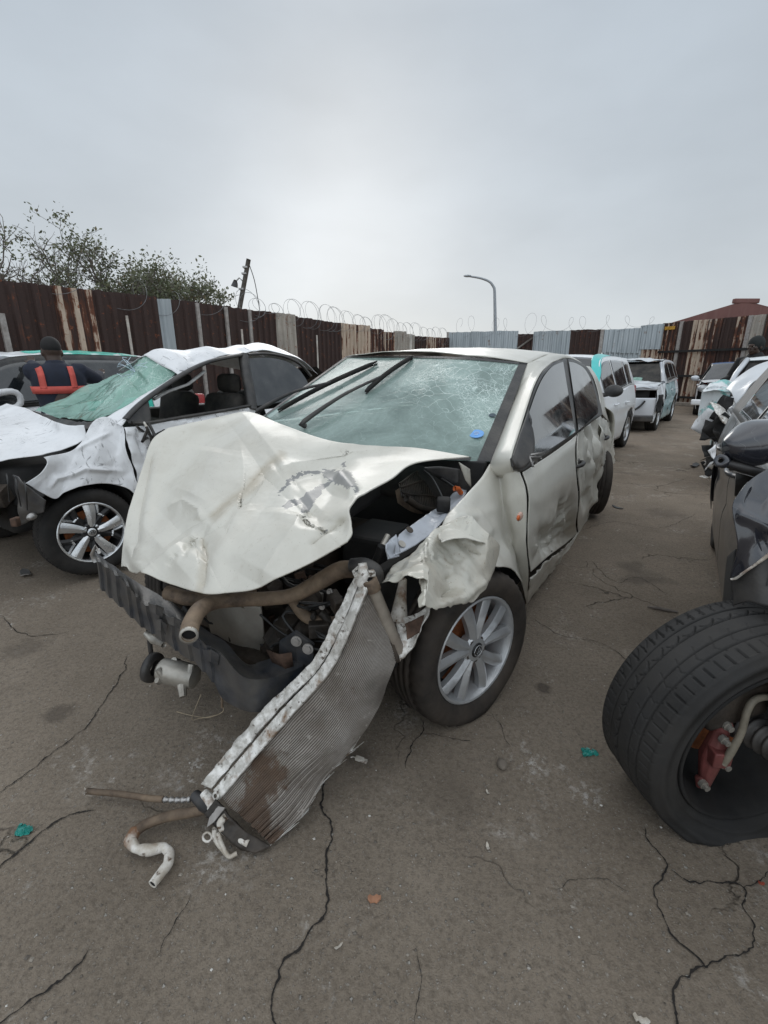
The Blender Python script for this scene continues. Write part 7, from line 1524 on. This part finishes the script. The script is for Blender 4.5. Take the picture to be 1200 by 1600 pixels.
q2 = ((A * 40 / (2 * np.pi)) + Yv * 9) % 1.0; g = np.maximum(g, .35 * (q2 < .05) * (Yv > .005) * (Yv < .044)); q3 = ((A * 40 / (2 * np.pi)) - Yv * 14) % 1.0; g = np.maximum(g, .3 * (q3 < .05) * (Yv > .040) * (Yv < .066)); g = np.maximum(g, .7 * (((A * 60 / (2 * np.pi)) + Yv * 20) % 1.0 < .08) * (Yv < -.082))
rr = crown - .008 * g
def ring2(pr): pr = np.array(pr); return np.stack([np.repeat(pr[None, :, 0], seg, 0), np.repeat(pr[None, :, 1], seg, 0)], -1)
RY = np.concatenate([ring2(pre), np.stack([rr, Yv], -1), ring2(post)], 1)
P = np.stack([RY[..., 0] * np.cos(a)[:, None], RY[..., 1], RY[..., 0] * np.sin(a)[:, None]], -1) @ Mx.T + cl
soft = np.clip(.06 - P[..., 2], 0, .06) / .06; h = np.clip(gz(1.0, 1.0) - P[..., 2], 0, None); sd_ = np.where(RY[..., 1] > 0, 1.0, -1.0)
P = P + nloc * (sd_ * (h * .35 + soft ** 2 * .028) * np.clip(np.abs(RY[..., 1]) / hw, 0, 1))[..., None]; P[..., 2] = np.maximum(P[..., 2], gz(1.0, 1.0) - .001)
MB().grid(P, close_u=True).build('tyre', M['rubber_tread'] if 'rubber_tread' in M else M['rubber'], bwh)
MB().lathe([(Rr - .002, hw - .006), (Rr - .008, hw + .002), (Rr - .013, hw - .004), (Rr - .018, hw - .03), (Rr - .035, .02), (Rr - .04, -.07), (.10, -.095), (.001, -.09)], 96, Mx, cl).build('rim', M['engine_dark'], bwh, solid=.003)
MB().lathe([(.07, -.035), (.150, -.035), (.152, -.047), (.150, -.059), (.07, -.059)], 60, Mx, cl).build('brake_disc', M['rust_disc'], bwh, sharp=40)
W3 = lambda u, v, Y: KB.loc(AtY(u, v, Y * 1.095))
cal = MB(); q = [W3(1131, 1126, 1.0), W3(1122, 1155, 1.0), W3(1112, 1180, 1.0), W3(1100, 1225, 1.0)]
cal.tube(q, [.016, .028, .034, .017], 8, smooth_n=14); cal.box(W3(1120, 1178, .985), (.06, .05, .05), rot=.5); cal.tube([W3(1131, 1126, 1.0), W3(1139, 1135, .97)], [.017, .013], 8); cal.tube([W3(1097, 1228, .99), W3(1092, 1212, 1.0)], [.018, .013], 8)
cal.build('brake_caliper', M['red_caliper'], bwh, bevel=.004, sharp=40)
for u, v in ((1138, 1136), (1133, 1158), (1134, 1197), (1101, 1228)): MB().lathe([(.001, .012), (.009, .012), (.010, 0), (.013, 0), (.013, -.012)], 8, Mx, W3(u, v, .965)).build('caliper_bolt', M['cast_alu'], bwh, sharp=35)
MB().tube([W3(1131, 1194, .96), W3(1142, 1175, .955), W3(1158, 1145, .955), W3(1168, 1110, .96), W3(1182, 1092, .97), W3(1215, 1088, 1.0)], [.008, .011, .0095, .0095, .0095, .0095], 10, smooth_n=36).build('brake_hose', M['grey_hose'], bwh)
b0 = cl + Mx @ np.array([-.02, -.02, -.0]); bt = MB(); xs_ = np.linspace(0, 1, 46); bt.tube([b0 + nloc * (x * .17) + np.array([.0, .0, .02 * x]) for x in xs_], .052 - .018 * xs_ + .007 * np.sin(xs_ * 40), 26); bt.build('drive_boot', M['black_plastic'], bwh)
MB().tube([b0 + nloc * .15 + np.array([0, 0, .02]), b0 + nloc * .42 + np.array([-.08, .12, .06])], .014, 12).build('drive_shaft', M['steel'], bwh)
ar = MB(); ar.box(cl + Mx @ np.array([.05, .035, .10]), (.22, .05, .09), rot=np.array(Matrix.Rotation(.3, 3, 'X')) @ Mx); ar.build('steering_knuckle', M['engine'], bwh, bevel=.012)
MB().tube([cl + Mx @ np.array([-.03, .09, .10]), cl + Mx @ np.array([-.03, .10, .42])], .026, 14).build('damper', M['engine_dark'], bwh)
# ------------------------------------------------------------------ litter on the tarmac
def litter(name, label, cat, u, v, mb, mat, group=None):
    g = G(u, v); o = mb.build(name, M[mat] if isinstance(mat, str) else mat, None, smooth=False); o.location = (float(g[0]), float(g[1]), gz(g[0], g[1]) + .001); return tag(o, label, cat, group)
def flake(seed, L, Wd, th=.003, curl=.006, n=7):
    rg = np.random.default_rng(seed); a = rg.random() * 6.28; d = np.array([math.cos(a), math.sin(a), 0]); s = np.array([-d[1], d[0], 0]); t = np.linspace(-1, 1, n); w = Wd * (.45 + .55 * rg.random(n)) ; w[0] *= .3; w[-1] *= .4
    z = th + curl * (t ** 2 + .3 * rg.random(n)); P = np.stack([d * L * x + s * ww + ZA * zz for x, ww, zz in zip(t, w, z)]), np.stack([d * L * x - s * ww + ZA * (zz + .3 * curl) for x, ww, zz in zip(t, w, z)])
    m = MB(); A, B = P; lo = np.array([0, 0, -th]); ring = np.stack([A, B, B + lo, A + lo], 1); ring[..., 2] = np.maximum(ring[..., 2], 0); m.grid(ring, close_v=True); m.f += [(0, 1, 2, 3), ((n - 1) * 4 + 3, (n - 1) * 4 + 2, (n - 1) * 4 + 1, (n - 1) * 4)]; return m
litter('wood_chip', 'orange brown chip of wood lying on the tarmac between two cracks', 'wood chip', 585, 1404, flake(1, .017, .010, .005), simple('orange_brown_wood', (.38, .19, .11), .8))
litter('paper_scrap', 'curled white paper scrap right of the torn radiator', 'paper scrap', 762, 1322, flake(2, .010, .005), 'white_scale', 'white scraps on the tarmac')
litter('paper_scrap', 'narrow upright white scrap beside the long crack at the bottom', 'paper scrap', 529, 1477, flake(3, .011, .0035), 'white_scale', 'white scraps on the tarmac')
litter('paper_scrap', 'largest white scrap at the very bottom near the right corner', 'paper scrap', 1002, 1592, flake(4, .016, .008), 'white_scale', 'white scraps on the tarmac')
litter('paper_scrap', 'tiny pale scrap below the cream saloon between wheel and torn tyre', 'paper scrap', 762, 1237, flake(5, .008, .005), 'white_scale', 'white scraps on the tarmac')
M['green_glass'] = simple('green_glass_crumb', (.03, .26, .22), .15, var=.5)
def crumbs(seed, r, n): 
    rg = np.random.default_rng(seed); m = MB()
    for k in range(n): m.box((rg.normal(0, r), rg.normal(0, r * .6), .005 + .002 * rg.random()), .006 + .008 * rg.random(3), rot=axes_to(rg.normal(0, 1, 3)))
    h = np.vstack(m.v); m.grid(np.array([[[-r * 1.6, -r, .002], [-r * 1.6, r, .002]], [[0, -r * 1.3, .004], [0, r * 1.2, .003]], [[r * 1.6, -r * .8, .002], [r * 1.5, r * .8, .002]]])); return m
litter('glass_fragment', 'crumbled piece of green windscreen glass at the left edge of the tarmac', 'broken glass', 37, 1294, crumbs(1, .013, 26), 'green_glass', 'green glass on the tarmac')
litter('glass_fragment', 'crumbled piece of green glass beside the big torn tyre', 'broken glass', 920, 1173, crumbs(2, .012, 22), 'green_glass', 'green glass on the tarmac')
m = MB(); m.ball((0, 0, .012), (.017, .024, .013), 12, 8); m.v[0] += .002 * np.stack([vnoise(m.v[0] * 90, k) for k in (1, 2, 3)], -1); o = litter('stone', 'dusty rounded stone on the tarmac below the silver wheel', 'stone', 784, 1194, m, simple('dusty_stone', (.16, .135, .11), .9))
for p_ in o.data.polygons: p_.use_smooth = True
m = MB(); m.box((0, 0, .008), (.030, .013, .012), rot=-.4); m.box((.020, -.009, .007), (.012, .012, .009), rot=-.4); m.tube([(-.014, .006, .008), (-.024, .012, .005), (-.032, .010, .004)], .002, 5); litter('plug', 'broken white electrical plug on the tarmac below the radiator edge', 'connector', 562, 1188, m, 'white_scale')
m = MB(); m.tube([(-.07, .04, .008), (-.03, .018, .012), (.02, -.004, .010), (.07, -.02, .008)], [.004, .009, .009, .005], 7); litter('stick', 'dark curved stick lying in the lane beside the black car', 'stick', 1037, 951, m, 'bark')
litter('plastic_shard', 'flat dark plastic shard lying far up the lane', 'plastic shard', 1085, 728, flake(7, .14, .05, .01, .02), 'black_plastic', 'dark shards in the lane')
litter('plastic_shard', 'small dark shard in the lane beside the cream saloon', 'plastic shard', 965, 793, flake(8, .06, .02, .006, .01), 'black_plastic', 'dark shards in the lane')
litter('metal_shard', 'grey metal shard on the ground under the crushed white saloon', 'metal shard', 40, 897, flake(9, .07, .03, .006, .015), 'steel')
litter('brick_chip', 'red brick chip near the right edge below the torn tyre', 'brick chip', 1190, 1378, flake(10, .007, .005, .004, .003), simple('red_chip', (.35, .07, .04), .7))
